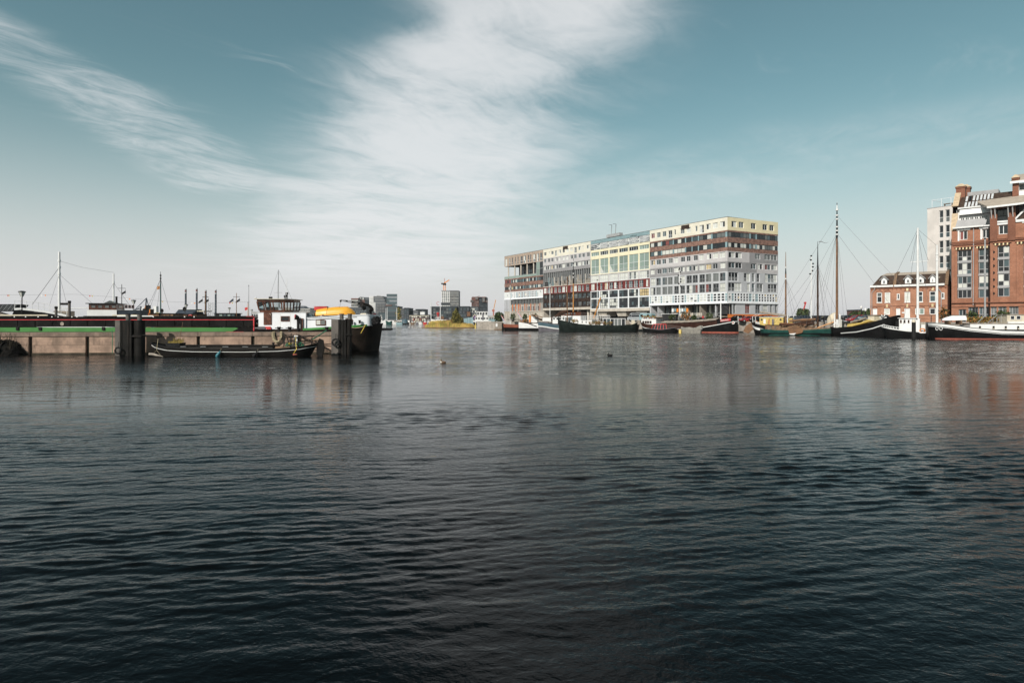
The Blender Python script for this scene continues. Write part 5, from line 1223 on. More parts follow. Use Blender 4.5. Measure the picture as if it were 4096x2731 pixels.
def boats_right_row():
    # yellow cabin barge
    fr = Fr(2998, 133, 3190, 128.5); L = fr.L
    r = fr.root('houseboat', label='black houseboat with white bow stripe and boxy ochre-yellow cabin', cat='boat')
    h = Hull(L+2, 4.6, [(0, 2.9), (.1, 2.4), (.3, 1.9), (.8, 1.8), (1, 2.2)], 'L', tb=.2, ts=.15, qb=.55, rb=1.0, low=.8)
    h.build('hull', M('black_paint'), r); h.strip('white_stripe', .75, 1.25, M('white_paint'), r, .04, 0, .28); h.deck(M('grey_timber'), r, .2)
    z = lambda x, y: fr.z(x, y)
    c = cabin(r, fr.u(3036), fr.u(3132), .8, 3.9, 1.5, z(3080, 1269), M('ochre_paint'), M('white_paint'), .08)
    for x, w_, m_ in ((3052, 9, 'white_paint'), (3070, 8, 'pine_spar'), (3086, 8, 'hull_grey')): MB().box(fr.u(x), fr.u(x+w_), .74, .79, 1.9 if m_ != 'white_paint' else 2.4, z(3080, 1274) - .1).build('cabin_door' if m_ != 'white_paint' else 'cabin_window', M(m_), c)
    for x in (3045, 3121): MB().tube([(fr.u(x), .72, z(3080, 1278)), (fr.u(x), .82, z(3080, 1278))], .2, 12).build('porthole', M('glass_dark'), c, smooth=True)
    cabin(r, fr.u(3150), fr.u(3168), 1.0, 3.6, 1.5, z(3160, 1272), M('ochre_paint'), M('tan_cover'))
    # stern rudder of brown timber
    MB().prism([(-1.6, .7), (-.5, .2), (.7, 1.4), (.9, 2.2), (.2, 2.7), (-1.0, 1.9)], 2.0, 2.4).build('rudder', M('oak'), r)
    b = MB()
    for i in range(2): b.tube([(.5+i*.6, 1.5, 2.4), (.4+i*.6, 1.5, 3.9), (1.2+i*.6, 1.5, 4.4)], .06, 6)
    b.build('handrail', M('white_paint'), r)
    rails(r, [(fr.u(3023), .6, 2.2), (fr.u(3036), .6, 2.0)], .6, 3, M('white_paint'), .05)
    f2 = fr.at(2.3); z = f2.z; mx = f2.u(3143); zt = z(3143, 1066); zb = 1.8
    mast(r, mx, 2.3, zb, zt, .19, M('oak'), M('black_paint'), .88, bands=[zt-.2, zt-2.6]); MB().tube([(mx, 2.3, zt-.3), (mx, 2.3, z(3143, 1008))], .09, 6, r2=.05).build('topmast', M('oak'), r, smooth=True)
    MB().tube([(fr.u(3034), 2.0, z(3034, 1248)), (mx, 2.2, z(3140, 1263))], .2, 8, r2=.28).build('boom', M('grey_timber'), r, smooth=True)
    stays(r, (mx, 2.3, zt-2.5), [(mx-3.5, .4, 2.0), (mx-2.3, .4, 2.0), (mx+2.6, .4, 2.0), (mx+4, .4, 2.0), (mx+1.5, 4.2, 2)])
    MB().tube([(mx+.5, .5, 1.8), (mx+.5, .5, z(3143, 1257))], .1, 8).build('white_pin', M('white_paint'), r, smooth=True)
    # green sailing boat
    fr = Fr(3042, 127.5, 3385, 122.5); L = fr.L
    r = fr.root('sailing_barge', label='sea-green sailing barge with broad brown leeboard, low brown cabin and bare dark mast', cat='boat')
    h = Hull(L, 4.2, [(0, 1.95), (.08, 1.75), (.2, 1.45), (.5, 1.1), (.8, 1.1), (1, 1.35)], 'R', tb=.18, ts=.15, qb=.5, pb=2.4, rb=.5, low=.78)
    h.build('hull', M('sea_green'), r); h.strip('lower_hull', .52, -.6, M('black_paint'), r, .02, absz=True); h.strip('bow_paint', .5, 2.0, M('black_paint'), r, .02, 0, .17); h.strip('rubbing_strake', .28, .40, M('sea_green'), r, .09); h.deck(M('timber'), r, .15)
    z = lambda x, y: fr.z(x, y)
    c = cabin(r, fr.u(3066), fr.u(3124), .7, 3.5, .9, z(3090, 1301), M('timber'), M('sail_brown'), .15, wins=[(fr.u(3080), fr.u(3087), z(3090, 1317), z(3090, 1306)), (fr.u(3099), fr.u(3106), z(3090, 1317), z(3090, 1306))], wf=M('oak'), gm=M('glass_grey'))
    MB().box(fr.u(3062), fr.u(3067), .6, 1.6, .9, z(3064, 1300)).build('door', M('rust'), r)
    lb = [(3156, 1304), (3190, 1303), (3208, 1315), (3212, 1324), (3206, 1332), (3176, 1337), (3158, 1336), (3152, 1320)]
    MB().prism([(fr.u(x), z(x, y)) for x, y in lb], -.28, -.14).build('leeboard', M('oak'), r)
    for i in range(1, 4):
        zz = .2 + i*.42; MB().box(fr.u(3155), fr.u(3209), -.30, -.282, zz, zz+.03).build('leeboard_seam', M('sail_brown'), r)
    MB().prism([(fr.u(3156), z(3156, 1334)), (fr.u(3184), z(3184, 1332)), (fr.u(3176), z(3176, 1339)), (fr.u(3160), z(3160, 1338))], -.31, -.285).build('leeboard_tip', M('white_paint'), r)
    f2 = fr.at(2.0); z = f2.z; mx = f2.u(3271); zt = z(3271, 990)
    mast(r, mx, 2.0, 1.0, zt, .20, M('sail_brown'), M('black_paint'), .74, bands=[], name='mast'); MB().tube([(mx, 2, zt-.3), (mx, 2, z(3271, 965))], .08, 6, r2=.03).build('topmast', M('black_paint'), r, smooth=True)
    b = MB(); p0 = Vector((mx, 2, z(3271, 966)))
    for i in range(8):
        f = lambda i: p0 + Vector((.2+i*.22, 0, .12*math.sin(i*.9)-.04*i)); b.quad(f(i), f(i+1), f(i+1)-Vector((0, 0, .16*(1-i/9))), f(i)-Vector((0, 0, .18*(1-i/9))))
    b.build('pennant', M('wire'), r, fix=False)
    stays(r, (mx, 2, zt-3.5), [(mx-2.5, .1, 1.5), (mx-1.2, .1, 1.5), (mx+1.2, .1, 1.5), (mx+2.5, .1, 1.5), (L-.5, 2, 2.5), (fr.u(3100), 2, 2.4), (mx-2, 4, 1.5), (mx+2, 4, 1.5)])
    for (xa, ya, xb, yb, rr, m_) in ((3160, 1284, 3266, 1277, .26, 'oak'), (3120, 1294, 3230, 1297, .17, 'rust'), (3180, 1296, 3265, 1280, .22, 'sail_brown'), (3262, 1316, 3360, 1281, .13, 'pine_spar')):
        MB().tube([(fr.u(xa), 1.4, z(xa, ya)), (fr.u((xa+xb)/2), 1.4, z((xa+xb)/2, (ya+yb)/2-1)), (fr.u(xb), 1.4, z(xb, yb))], rr, 8).build('spar', M(m_), r, smooth=True)
    b = MB()
    for i in range(10):
        t = i/9; b.tube([(fr.u(3128)+t*5.5, 1.0+.4*math.sin(i), z(3180, 1306)+.2*math.sin(i*2)), (fr.u(3150)+t*6, 2.2, z(3180, 1300)+.3*math.sin(i*3))], .16, 6)
    b.build('stowed_gear', M('timber'), r)
    MB().tube([(fr.u(3120), 1.6, z(3170, 1303)), (fr.u(3262), 1.6, z(3262, 1292))], [.3, .42], 8).build('stowed_sail', M('sail_brown'), r, smooth=True)
    MB().prism([(fr.u(3120), 1.0), (fr.u(3325), 1.0), (fr.u(3325), z(3300, 1311)), (fr.u(3128), z(3150, 1309))], .6, 3.6).build('hatch', M('timber'), r)
    # pale dinghy sail/canoe standing on end
    cn = MB(); cp, cq = P(3313, 1302, 126), P(3343, 1250, 126)
    cn.tube([cp.lerp(cq, t) for t in (0, .15, .35, .6, .85, 1)], [.12, .55, .8, .85, .55, .08], 10)
    tag(cn.build('canoe', M('canvas'), smooth=True), 'cream upturned canoe leaning upright beside the tall masts', 'canoe')
    # black boat, bow right
    fr = Fr(3300, 122, 3560, 110.5); L = fr.L
    r = fr.root('sailing_ship', label='large black sailing ship with white sheer line, yellow deck and tallest brown mast', cat='boat')
    h = Hull(L, 5.2, [(0, 4.0), (.08, 3.5), (.25, 2.7), (.5, 2.0), (.8, 1.65), (1, 1.8)], 'R', tb=.26, ts=.15, qb=.6, pb=2.0, rb=1.2, low=.7)
    h.build('hull', M('black_paint'), r); h.strip('white_line', 1.0, 1.17, M('white_paint'), r, .04, .10, .75); h.deck(M('ochre_paint'), r, .1); h.strip('rail', -.04, .1, M('black_paint'), r, .06)
    z = lambda x, y: fr.z(x, y)
    MB().prism([(fr.u(3375), 1.7), (fr.u(3475), 3.0), (fr.u(3480), z(3480, 1284)), (fr.u(3455), z(3455, 1278)), (fr.u(3430), z(3430, 1290)), (fr.u(3378), z(3378, 1296))], .9, 3.6).build('yellow_deckhouse', M('ochre_paint'), r)
    cabin(r, fr.u(3451), fr.u(3476), 1.5, 3.5, 2.5, z(3460, 1263), M('canvas'), M('tan_cover'))
    f2 = fr.at(2.6); z = f2.z; mx = f2.u(3348); zt = z(3347, 812)
    mast(r, mx, 2.6, 1.6, zt, .25, M('oak'), M('black_paint'), .72, bands=[z(3347, y) for y in (840, 862, 877, 908, 923, 938)]); MB().tube([(mx, 2.6, zt-1.5), (mx, 2.6, zt+.1)], .14, 8, r2=.05).build('mast_tip', M('white_paint'), r, smooth=True)
    MB().tube([(mx-.5, 2.6, 1.6), (mx-.5, 2.6, z(3350, 1255))], .16, 8).build('tabernacle_post', M('white_paint'), r, smooth=True); MB().tube([(mx+.6, 2.6, 1.6), (mx+.6, 2.6, z(3350, 1257))], .16, 8).build('tabernacle_post', M('white_paint'), r, smooth=True)
    stays(r, (mx, 2.6, zt-6), [(mx-4, .2, 2.5), (mx-3, .2, 2.5), (mx-2, .2, 2.5), (mx+2, .2, 2.5), (mx+3.2, .2, 2.5), (mx+4, .3, 2.5), (L-.6, 2.6, 4.6), (mx-11.5, 2.6, 2.5)], .022); stays(r, (mx, 2.6, zt-2.5), [(mx-14, 3, 6.0), (L+.8, 2.6, 9.0), (mx-3, 4.8, 2.5)], .018)
    MB().tube([(fr.u(3378), 1.8, z(3378, 1289)), (fr.u(3440), 1.8, z(3440, 1272))], .18, 8).build('boom', M('grey_timber'), r, smooth=True)
    MB().tube([(fr.u(3392), 2.2, z(3400, 1279)), (fr.u(3410), 2.0, z(3410, 1274)), (fr.u(3428), 2.2, z(3428, 1276))], [.25, .5, .25], 8).build('stowed_sail', M('blue_grey_paint'), r, smooth=True)
    MB().box(fr.u(3333), fr.u(3346), .8, 1.6, 1.6, z(3340, 1277)).build('locker', M('white_paint'), r)
    def pinwheel(x, y, zc, s, par, yy):
        b = MB()
        for k in range(7):
            a = 2*math.pi*k/7; d, e = Vector((math.cos(a), 0, math.sin(a))), Vector((math.cos(a+.9), 0, math.sin(a+.9)))
            o = Vector((x, yy, zc)); b.poly([o + d*.15*s, o + d*.9*s, o + (d*.6+e*.4)*s, o + (d*.3+e*.2)*s])
        b.build('windlass_wheel', M('white_paint'), par, fix=False)
    pinwheel(fr.u(3518), 0, z(3518, 1272), .75, r, 1.0); pinwheel(fr.u(3343), 0, z(3343, 1300), .75, r, .2)
    # white flagpole with perched birds
    p = empty('signal_mast', (GX(3245, 136), 136, QZ), 0, 'slim white pole with black signal shapes beside the parked cars', 'mast')
    zt = P(3245, 1022, 136).z - QZ
    MB().tube([(0, 0, 0), (0, 0, zt)], .13, 8, r2=.07).build('pole', M('white_paint'), p, smooth=True)
    for i, (dx_, y) in enumerate(((0, 1024), (-.1, 1040), (.4, 1055), (.35, 1068), (.25, 1083), (-.25, 1096))):
        MB().lathe([(.02, -.16), (.22, -.05), (.2, .12), (.03, .2)], 8, (dx_, 0, P(3245, y, 136).z-QZ)).build('signal_shape', M('black_paint'), p, smooth=True)
    # small white and black tug
    fr = Fr(3522, 108, 3735, 103.5); L = fr.L
    r = fr.root('harbour_tug', label='small black harbour tug with white wheelhouse and white bulwark rail', cat='boat')
    h = Hull(L, 3.6, [(0, 2.0), (.2, 1.65), (.5, 1.3), (.72, 1.2), (.76, 1.0), (1, 1.1)], 'L', tb=.22, ts=.12, qb=.5, rb=.9, low=.75)
    h.build('hull', M('black_paint'), r); h.strip('white_rail', -.08, .10, M('white_paint'), r, .05); h.deck(M('dark_steel'), r, .2)
    rails(r, [h.at(.02, h.zs(.02), 1, -.1), h.at(.2, h.zs(.2), 1, -.1), h.at(.36, h.zs(.36), 1, -.1)], .38, 7, M('white_paint'), .06, False, 'bulwark_rail')
    z = lambda x, y: fr.z(x, y)
    cabin(r, fr.u(3595), fr.u(3664), .6, 3.0, 1.1, z(3630, 1273), M('white_paint'), M('white_paint'), .2, name='wheelhouse', wins=[(fr.u(x), fr.u(x+7), z(3630, 1292), z(3630, 1279)) for x in (3599, 3614, 3630)], wf=M('varnish'))
    MB().box(fr.u(3664), fr.u(3678), .8, 2.6, 1.0, z(3670, 1274)).build('funnel_casing', M('white_paint'), r)
    cabin(r, fr.u(3684), fr.u(3700), .9, 2.4, 1.0, z(3690, 1296), M('white_paint'), M('canvas'))
    MB().box(fr.u(3580), fr.u(3595), 1.0, 2.8, 1.2, z(3590, 1283)).build('dark_locker', M('black_paint'), r)
    b = MB().torus((fr.u(3689), .3, 1.35), .34, .09); b.build('lifebuoy', M('orange_paint'), r, smooth=True)
    for x in (3708, 3725): b = MB(); b.tube([(fr.u(x)-.6, .3, 1.1), (fr.u(x)-.4, .3, 1.75), (fr.u(x)+.4, .3, 1.75), (fr.u(x)+.6, .3, 1.1)], .06, 6); b.build('guard_hoop', M('white_paint'), r, smooth=True)
    tuft(r, (fr.u(3716), 1.2, 1.75), .55, .4, 70, [M('rope'), M('canvas')], 5, .25, 'rope_heap')
    f2 = fr.at(1.8); z = f2.z; mx = f2.u(3671); zt = z(3672, 912)
    mast(r, mx, 1.8, 1.2, zt, .21, M('white_paint')); MB().tube([(fr.u(3639), 1.8, z(3640, 1049)), (fr.u(3712), 1.8, z(3712, 1044))], .06, 6).build('crosstree', M('white_paint'), r, smooth=True)
    stays(r, (mx, 1.8, zt-.2), [(mx-3.6, 1.8, z(3640, 1120)), (fr.u(3639), 1.8, z(3640, 1049)), (fr.u(3712), 1.8, z(3712, 1044)), (mx-2, .3, 2.5), (mx+2, .3, 2.0), (fr.u(3748), 1.8, z(3748, 985))], .02)
    pl = empty('mooring_pile', (GX(3655, 101), 101, 0), 0, 'thick dark timber pile with pale cap in front of the small tug', 'pile')
    MB().tube([(0, 0, -1), (0, 0, P(3655, 1289, 101).z)], .32, 12, r2=.29).build('post', M('dark_steel'), pl, smooth=True); MB().tube([(0, 0, P(3655, 1289, 101).z), (0, 0, P(3655, 1278, 101).z)], [.29, .22], 12).build('cap', M('canvas'), pl, smooth=True)
    # black and white barge at the right edge
    fr = Fr(3733, 100.5, 4180, 97); L = fr.L
    r = fr.root('cruise_barge', label='long black barge with broad white sheer band, red waterline and white cabin side', cat='boat')
    h = Hull(L+6, 5.0, [(0, 2.75), (.1, 2.45), (.25, 1.95), (.45, 1.5), (.7, 1.4), (1, 1.6)], 'L', tb=.12, ts=.1, qb=.5, pb=2.2, rb=.7, low=.8)
    h.build('hull', M('black_paint'), r); h.strip('white_band', .10, .48, M('white_paint'), r, .04); h.strip('white_line', .58, .65, M('white_paint'), r, .04, 0, .6); h.strip('antifouling', .20, -.6, M('antifoul'), r, .03, .02, .6, absz=True); h.deck(M('timber'), r, .12)
    z = lambda x, y: fr.z(x, y)
    for x, s_ in ((3753, .14), (3766, .26)):
        t = fr.u(x)/(L+6); p = h.at(t, z(3766, 1314), 1, .05); b = MB(); pts = []
        nrm = Vector(h.at(t+.01, 1.7, 1)) - Vector(h.at(t-.01, 1.7, 1)); nrm = nrm.normalized()
        for k in range(17): a = 2*math.pi*k/16; pts.append(Vector(p) + nrm*.19*math.cos(a) + Vector((0, -.03, .27*math.sin(a))))
        b.tube(pts, .05, 6, cap=False); b.build('eye_ring', M('white_paint'), r, smooth=True)
    MB().box(.0, .15, 2.2, 2.8, .3, 2.8).build('stem_post', M('black_paint'), r)
    c = MB().hexa([(fr.u(3890), .7, 1.2), (L+5, .7, 1.0), (L+5, 4.3, 1.0), (fr.u(3890), 4.3, 1.2), (fr.u(3890), .75, z(3900, 1295)), (L+5, .75, z(3900, 1298)), (L+5, 4.2, z(3900, 1298)), (fr.u(3890), 4.2, z(3900, 1295))]).build('cabin', M('white_paint'), r)
    MB().box(fr.u(3890)-.1, L+5, .66, 4.3, z(3900, 1296)+.03, z(3900, 1294)+.05).build('cabin_roof', M('tan_cover'), c)
    MB().box(fr.u(3900), L+5, .60, .69, 1.15, z(4000, 1318)).build('dark_strake', M('black_paint'), c)
    for x in (3927, 3982, 4031, 4081, 4130): MB().box(fr.u(x)-.12, fr.u(x)+.12, .5, .59, z(4000, 1316), z(4000, 1304)).build('fender_cleat', M('dark_steel'), c); MB().lathe([(.05, 0), (.11, .1), (.05, .25)], 8, (fr.u(x), .5, z(4000, 1318))).build('lamp', M('canvas'), c, smooth=True)
    c2 = cabin(r, fr.u(4045), L+5, 1.2, 4.0, 1.6, z(4060, 1259), M('canvas'), M('tan_cover'), wins=[(fr.u(4058), fr.u(4075), z(4060, 1278), z(4060, 1262)), (fr.u(4082), fr.u(4100), z(4060, 1278), z(4060, 1262))], name='deckhouse')
    MB().box(fr.u(4045), L+5, .9, 1.19, 1.6, z(4060, 1286)).build('white_bench', M('white_paint'), r)
    b = MB()
    for xa, ya, xb, yb in ((3925, 1289, 3990, 1258), (3965, 1291, 4037, 1258)): b.bar((fr.u(xa), 1.0, z(xa, ya)), (fr.u(xb), 3.5, z(xb, yb)), .08)
    for k in range(4): t = k/3; b.bar((fr.u(3975+t*50), 1.5, z(4000, 1291)), (fr.u(3975+t*50), 1.5, z(3975+t*50, 1285-t*25)), .05)
    b.build('gangway_rail', M('grey_steel'), r)
    for i in range(7): tuft(r, (fr.u(3935+i*15), 3.9, z(4000, 1287)+.3), .8, .55, 110, [M('leaf'), M('leaf_dry'), M('flowers')], 60+i, .2, 'deck_plants')
    # upturned white dinghy on the foredeck
    dg = Hull(fr.u(3884)-fr.u(3795), 1.5, [(0, .35), (.3, .75), (.8, .85), (1, .8)], 'L', tb=.4, ts=.05, qb=.7, low=.9, keel=0)
    d = fr.root('upturned_dinghy', label='white upturned dinghy on the foredeck of the black and white barge', cat='dinghy')
    b = MB(); n = 14; m_ = 10; Ld = fr.u(3886)-fr.u(3794)
    for i in range(n):
        for j in range(m_):
            def q(i, j):
                t = i/n; a = math.pi*j/m_; hw = .75*(1-(1-min(1, t/.5))**2)**.6 if t < .5 else .75; hh = .25+.55*min(1, t/.45)**.7
                return (Ld*t, .75 - hw*math.cos(a), hh*math.sin(a)**.8 + .05*t)
            b.quad(q(i, j), q(i+1, j), q(i+1, j+1), q(i, j+1))
    b.poly([(Ld, .75-.75*math.cos(math.pi*j/m_), .8*math.sin(math.pi*j/m_)**.8+.05) for j in range(m_+1)])
    o = b.build('hull', M('white_paint'), d, smooth=True); o.location = (fr.u(3795), 1.6, z(3840, 1288)+.25)
    for k in (.25, .75): MB().box(fr.u(3795)+Ld*k-.1, fr.u(3795)+Ld*k+.1, 1.5, 3.3, z(3840, 1289)-.35, z(3840, 1288)+.24).build('chock', M('timber'), d)
    f2 = fr.at(2.5); z = f2.z; mx = f2.u(3748); mast(r, mx, 2.5, 2.2, z(3748, 980), .19, M('white_paint'), bands=[z(3748, 1017), z(3748, 1040)]); line('boom', [(mx, 2.5, z(3748, 1110)), (fr.u(3788), 2.5, z(3788, 1109))], .05, M('canvas'), r)
    pole = empty('flagpole', (GX(3940, 112), 112, 0), 0, 'tall slim grey pole standing in front of the brick warehouse', 'pole')
    MB().tube([(0, 0, 0), (0, 0, P(3940, 948, 112).z)], .17, 8, r2=.12).build('post', M('grey_steel'), pole, smooth=True)
    MB().lathe([(.05, -.2), (.2, 0), (.05, .2)], 8, (0, 0, P(3940, 955, 112).z)).build('finial', M('black_paint'), pole, smooth=True)
    MB().lathe([(.1, 0), (.1, 1.2)], 8, (.2, 0, P(3940, 1040, 112).z)).build('lamp_box', M('black_paint'), pole)
boats_right_row()
# ---------------------------------------------------------------- near jetty wall, piles, the big barge
mat('jetty_concrete', (0.275, 0.19, 0.145), .9, .34, .7, streak=.75, dirt=(.10, .075, .055), bump=.02, bscale=7)
mat('cap_concrete', (0.17, 0.125, 0.10), .9, .3, 1.2, streak=.5, dirt=(.05, .04, .03), bump=.02, bscale=8)
mat('wet_concrete', (0.045, 0.038, 0.028), .5, .4, 1.5, bump=.02)
mat('pile_steel', (0.010, 0.0095, 0.009), .55, .35, 1.2, streak=.3, dirt=(.07, .05, .04), bump=.006)
mat('pile_grey', (0.085, 0.075, 0.068), .6, .25, 1.0, streak=.4, dirt=(.06, .05, .045), bump=.006)
mat('barge_black', (0.006, 0.0055, 0.0055), .42, .4, .7, streak=.25, dirt=(.03, .024, .02), bump=.012, bscale=1.2)
mat('barge_brown', (0.019, 0.014, 0.011), .6, .4, .9, streak=.45, dirt=(.055, .037, .027), bump=.015, bscale=2)
mat('barge_red', (0.50, 0.035, 0.045), .45, .12, 2.0)
mat('barge_green', (0.034, 0.155, 0.030), .5, .10, 1.0, streak=.2, dirt=(.05, .12, .04))
mat('barge_white', (0.66, 0.68, 0.72), .35, .04, .6, streak=.12, dirt=(.55, .52, .48))
mat('boat_yellow', (0.72, 0.34, 0.035), .4, .06, 1.2, streak=.08)
mat('shade_dark_mud', (0.012, 0.011, 0.010), .95, .4, 3.0, bump=.06, bscale=5)  # the shadow lying on the mound is put into this near-black colour
mat('shade_dark_reed', (0.03, 0.026, 0.02), .9, .4, 3.0)  # reed colour darkened for the same shadow
WF = Fr(-400, 54.0, 1350, 57.0)
def jetty():
    r = WF.root('jetty_wall', label='weathered concrete jetty wall of big panels with dark vertical slots', cat='wall')
    L = WF.L; zt = 1.97
    slots = [WF.u(x) for x in (-330, -105, 121, 349, 571, 793, 1011, 1196)]
    ed = [0.0] + slots + [L]
    for a, b in zip(ed, ed[1:]):
        a_, b_ = a + (.16 if a > 0 else 0), b - (.16 if b < L else 0)
        MB().box(a_, b_, 0, .6, -1.2, .84).build('wall_panel', M('jetty_concrete'), r); MB().box(a_, b_, .008, .6, .852, 1.60).build('wall_panel', M('jetty_concrete'), r)
        MB().box(a+.012, b-.012, -.07, .7, 1.615, zt).build('coping_stone', M('cap_concrete'), r)
        MB().box(a_, b_, -.06, -.003, -.6, .16).build('toe', M('wet_concrete'), r)
    MB().box(0, L-.05, .22, .5, -1.2, 1.60).build('slot_backing', M('wet_concrete'), r)
    MB().box(0, L, .71, 3.0, 1.5, zt-.02).build('jetty_deck', M('cap_concrete'), r)
    for x in (1112, 1155, 1304):     # bollards on the coping
        u = WF.u(x); o = MB().lathe([(.17, 0), (.14, .08), (.14, .34), (.18, .40), (.18, .48)], 12, (u, .3, zt)).build('bollard', M('dark_steel'), r, smooth=True); MB().tube([(u-.36, .3, zt+.36), (u+.36, .3, zt+.36)], .035, 6).build('bollard_pin', M('dark_steel'), o, smooth=True)
jetty()
def jetty_things():
    def wp(px, py, y=-.08):                                   # a point standing y in front of the wall, in world space
        u, z = WF.u(px), WF.z(px, py); c, s = math.cos(WF.rz), math.sin(WF.rz); return Vector((WF.ax + u*c - y*s, WF.ay + u*s + y*c, z))
    r = empty('rope_coil', wp(1112, 1419), WF.rz, 'thick coil of pale mooring rope hanging from a bollard', 'rope'); o = Vector(r.location)
    base = WF.z(1112, 1345)
    for k in range(7):
        pts = []; w_ = .26 + .035*k; hgt = .62 + .04*math.sin(k*2.1)
        for i in range(19):
            t = math.pi*(i/18); pts.append((w_*math.cos(t)*(1+.1*math.sin(k)) + .04*math.sin(k*1.7), -.10-.05*(k % 3), 2.15 - hgt*math.sin(t)**.6*1.45 - .05*k % .2))
        MB().tube(pts, .035, 6).build('rope_loop', M('rope'), r, smooth=True)
    MB().tube([(0, -.12, .95), (.25, -.1, .8), (.5, -.08, .62)], .035, 6).build('rope_loop', M('rope'), r, smooth=True)
    b = MB(); n = 6
    lr = empty('ladder', wp(1156, 1419), WF.rz, 'dark wooden ladder leaning on the concrete jetty wall', 'ladder')
    for s in (-.28, .28): b.bar((s-.12 if s < 0 else s-.02, -.15, 1.98), (s+.06, -.45, .75), .06, .09)
    for i in range(5): z = .85 + i*.25; b.bar((-.27, -.44+i*.055, z), (.30, -.44+i*.055, z), .12, .03)
    b.build('rails_and_rungs', M('dark_steel'), lr)
    sg = empty('notice_board', wp(1187, 1419), WF.rz, 'small white panel fixed to the jetty wall above the black boat', 'sign'); MB().box(-.16, .18, -.25, -.2, 1.12, 1.78).build('panel', M('white_paint'), sg); MB().bar((0, -.2, 1.6), (0, -.1, 1.6), .06).build('bracket', M('dark_steel'), sg)
    # steel frame and hose railing left of the right pile
    fr_ = empty('steel_struts', wp(1230, 1419), WF.rz, 'tangle of dark steel mooring struts on the wall beside the right pile', 'struts')
    for p, q in (((-1.0, -.3, 1.55), (.75, -.5, 1.78)), ((.55, -.5, 1.75), (.45, -.5, .6)), ((-1.0, -.3, 1.1), (.6, -.5, 1.15)), ((.9, -.2, 1.15), (2.7, -.2, .95)), ((.6, -.3, .5), (1.9, -.3, .35)), ((1.1, -.25, 1.1), (1.15, -.25, -.2)), ((-.9, -.3, 1.9), (2.6, -.2, .15)), ((.4, -.3, 1.5), (2.4, -.2, .3)), ((-1.05, -.3, 1.6), (-1.1, -.3, .9)), ((-.7, -.3, 1.85), (1.2, -.2, 1.05))):
        MB().tube([p, Vector(p).lerp(Vector(q), .5) + Vector((0, 0, -.04)), q], .035, 6).build('strut', M('dark_steel'), fr_, smooth=True)
    # ropes
    def rope(name, label, pts, rad, m):
        o = MB().tube(pts, rad, 6).build(name, m, smooth=True); return tag(o, label, 'rope')
    mat('green_rope', (.03, .16, .09), .9, .2, 5); mat('yellow_rope', (.55, .40, .06), .9, .2, 5)
    d = 53.4
    rope('mooring_rope', 'thin green rope hanging down beside the left steel pile', [P(448, 1320, d), P(450, 1350, d), P(449, 1385, d), P(450, 1412, d)], .025, M('green_rope'))
    tuftp = P(450, 1380, d)
    rope('mooring_line', 'green rope running from the pile bracket to the black boat stern', [P(1305, 1322, 55.6), P(1270, 1345, 54.5), P(1252, 1356, 53.5)], .05, M('green_rope'))
    rope('tie_line', 'yellow rope dangling over the low black boat by the white panel', [P(1184, 1345, 52.6), P(1183, 1372, 52.3), P(1186, 1395, 51.6), P(1175, 1413, 51.5)], .028, M('yellow_rope'))
    o = coil(None, 'yellow_rope_heap', tuple(P(1165, 1378, 52.6)), .2, 4, .03, M('yellow_rope'), 'z'); tag(o, 'loose heap of yellow rope on the low black boat', 'rope')
    rope('chain', 'slack dark chain looping from the left pile to the wall', [P(480, 1390, 53.0), P(500, 1360, 53.2), P(530, 1322, 53.4)], .02, M('dark_steel'))
    rope('bow_line', 'dark line from the round left pile to the black boat bow', [P(566, 1338, 52.9), P(600, 1345, 52.8), P(625, 1350, 52.6), P(652, 1346, 53.6)], .025, M('dark_steel'))
jetty_things()
def pile_group(px0, px1, pxc0, pxc1, ytop, d, label, pxgrey, key):
    x0, x1 = GX(px0, d), GX(px1, d); r = empty('mooring_pile', (x0, d, 0), 0, label, 'pile')
    zt = P(px0, ytop, d).z; w_ = x1 - x0; lw = GX(pxgrey, d) - x0  # grey steel box ends at this column, black fender face begins
    MB().box(0, lw, 0, .9, -1.5, zt).build('steel_box', M('pile_grey'), r)
    MB().box(lw+.01, w_, -.02, .92, -1.5, zt-.01).build('fender_face', M('pile_steel'), r)
    for i in range(2): MB().box(lw+.08+i*(w_-lw-.4), lw+.2+i*(w_-lw-.4), -.07, -.022, -1.2, zt-.1).build('fender_rib', M('pile_steel'), r)
    c0, c1 = GX(pxc0, d) - x0, GX(pxc1, d) - x0; rc = (c1-c0)/2
    MB().lathe([(rc, -1.5), (rc, zt-.06), (rc*1.05, zt-.05), (rc*1.05, zt)], 20, ((c0+c1)/2, rc, 0)).build('steel_tube', M('pile_steel'), r, smooth=True)
    MB().box(w_-.1, c0+.25, .1, .7, zt-1.35, zt-1.2).build('bracket', M('pile_steel'), r); MB().box(c0-.1, c1+.05, -.15, .3, zt-1.42, zt-1.3).build('bracket', M('pile_steel'), r)
    for x in (w_*.62, (c0+c1)/2):
        MB().lathe([(.18, 0), (.18, .42), (.21, .44), (.21, .50)], 12, (x, .4, zt)).build('bollard', M('pile_grey'), r, smooth=True)
    return r
pile_group(460, 526, 527, 567, 1281, 53.0, 'dark square and round steel mooring piles where the bow line of the low boat ends', 479, 1)
pile_group(1325, 1384, 1385, 1404, 1277, 54.6, 'dark square and round steel mooring piles beside the barge stern', 1353, 2)
def tyre(px, py, d, R0, label):
    r = empty('tyre_fender', P(px, py, d), 0, label, 'tyre'); MB().torus((0, 0, 0), R0, R0*.30, 'y', 22, 10).build('tyre', M('rubber'), r, smooth=True)
    MB().tube([(0, .05, R0), (0, .12, R0+.5)], .02, 5).build('chain', M('dark_steel'), r)
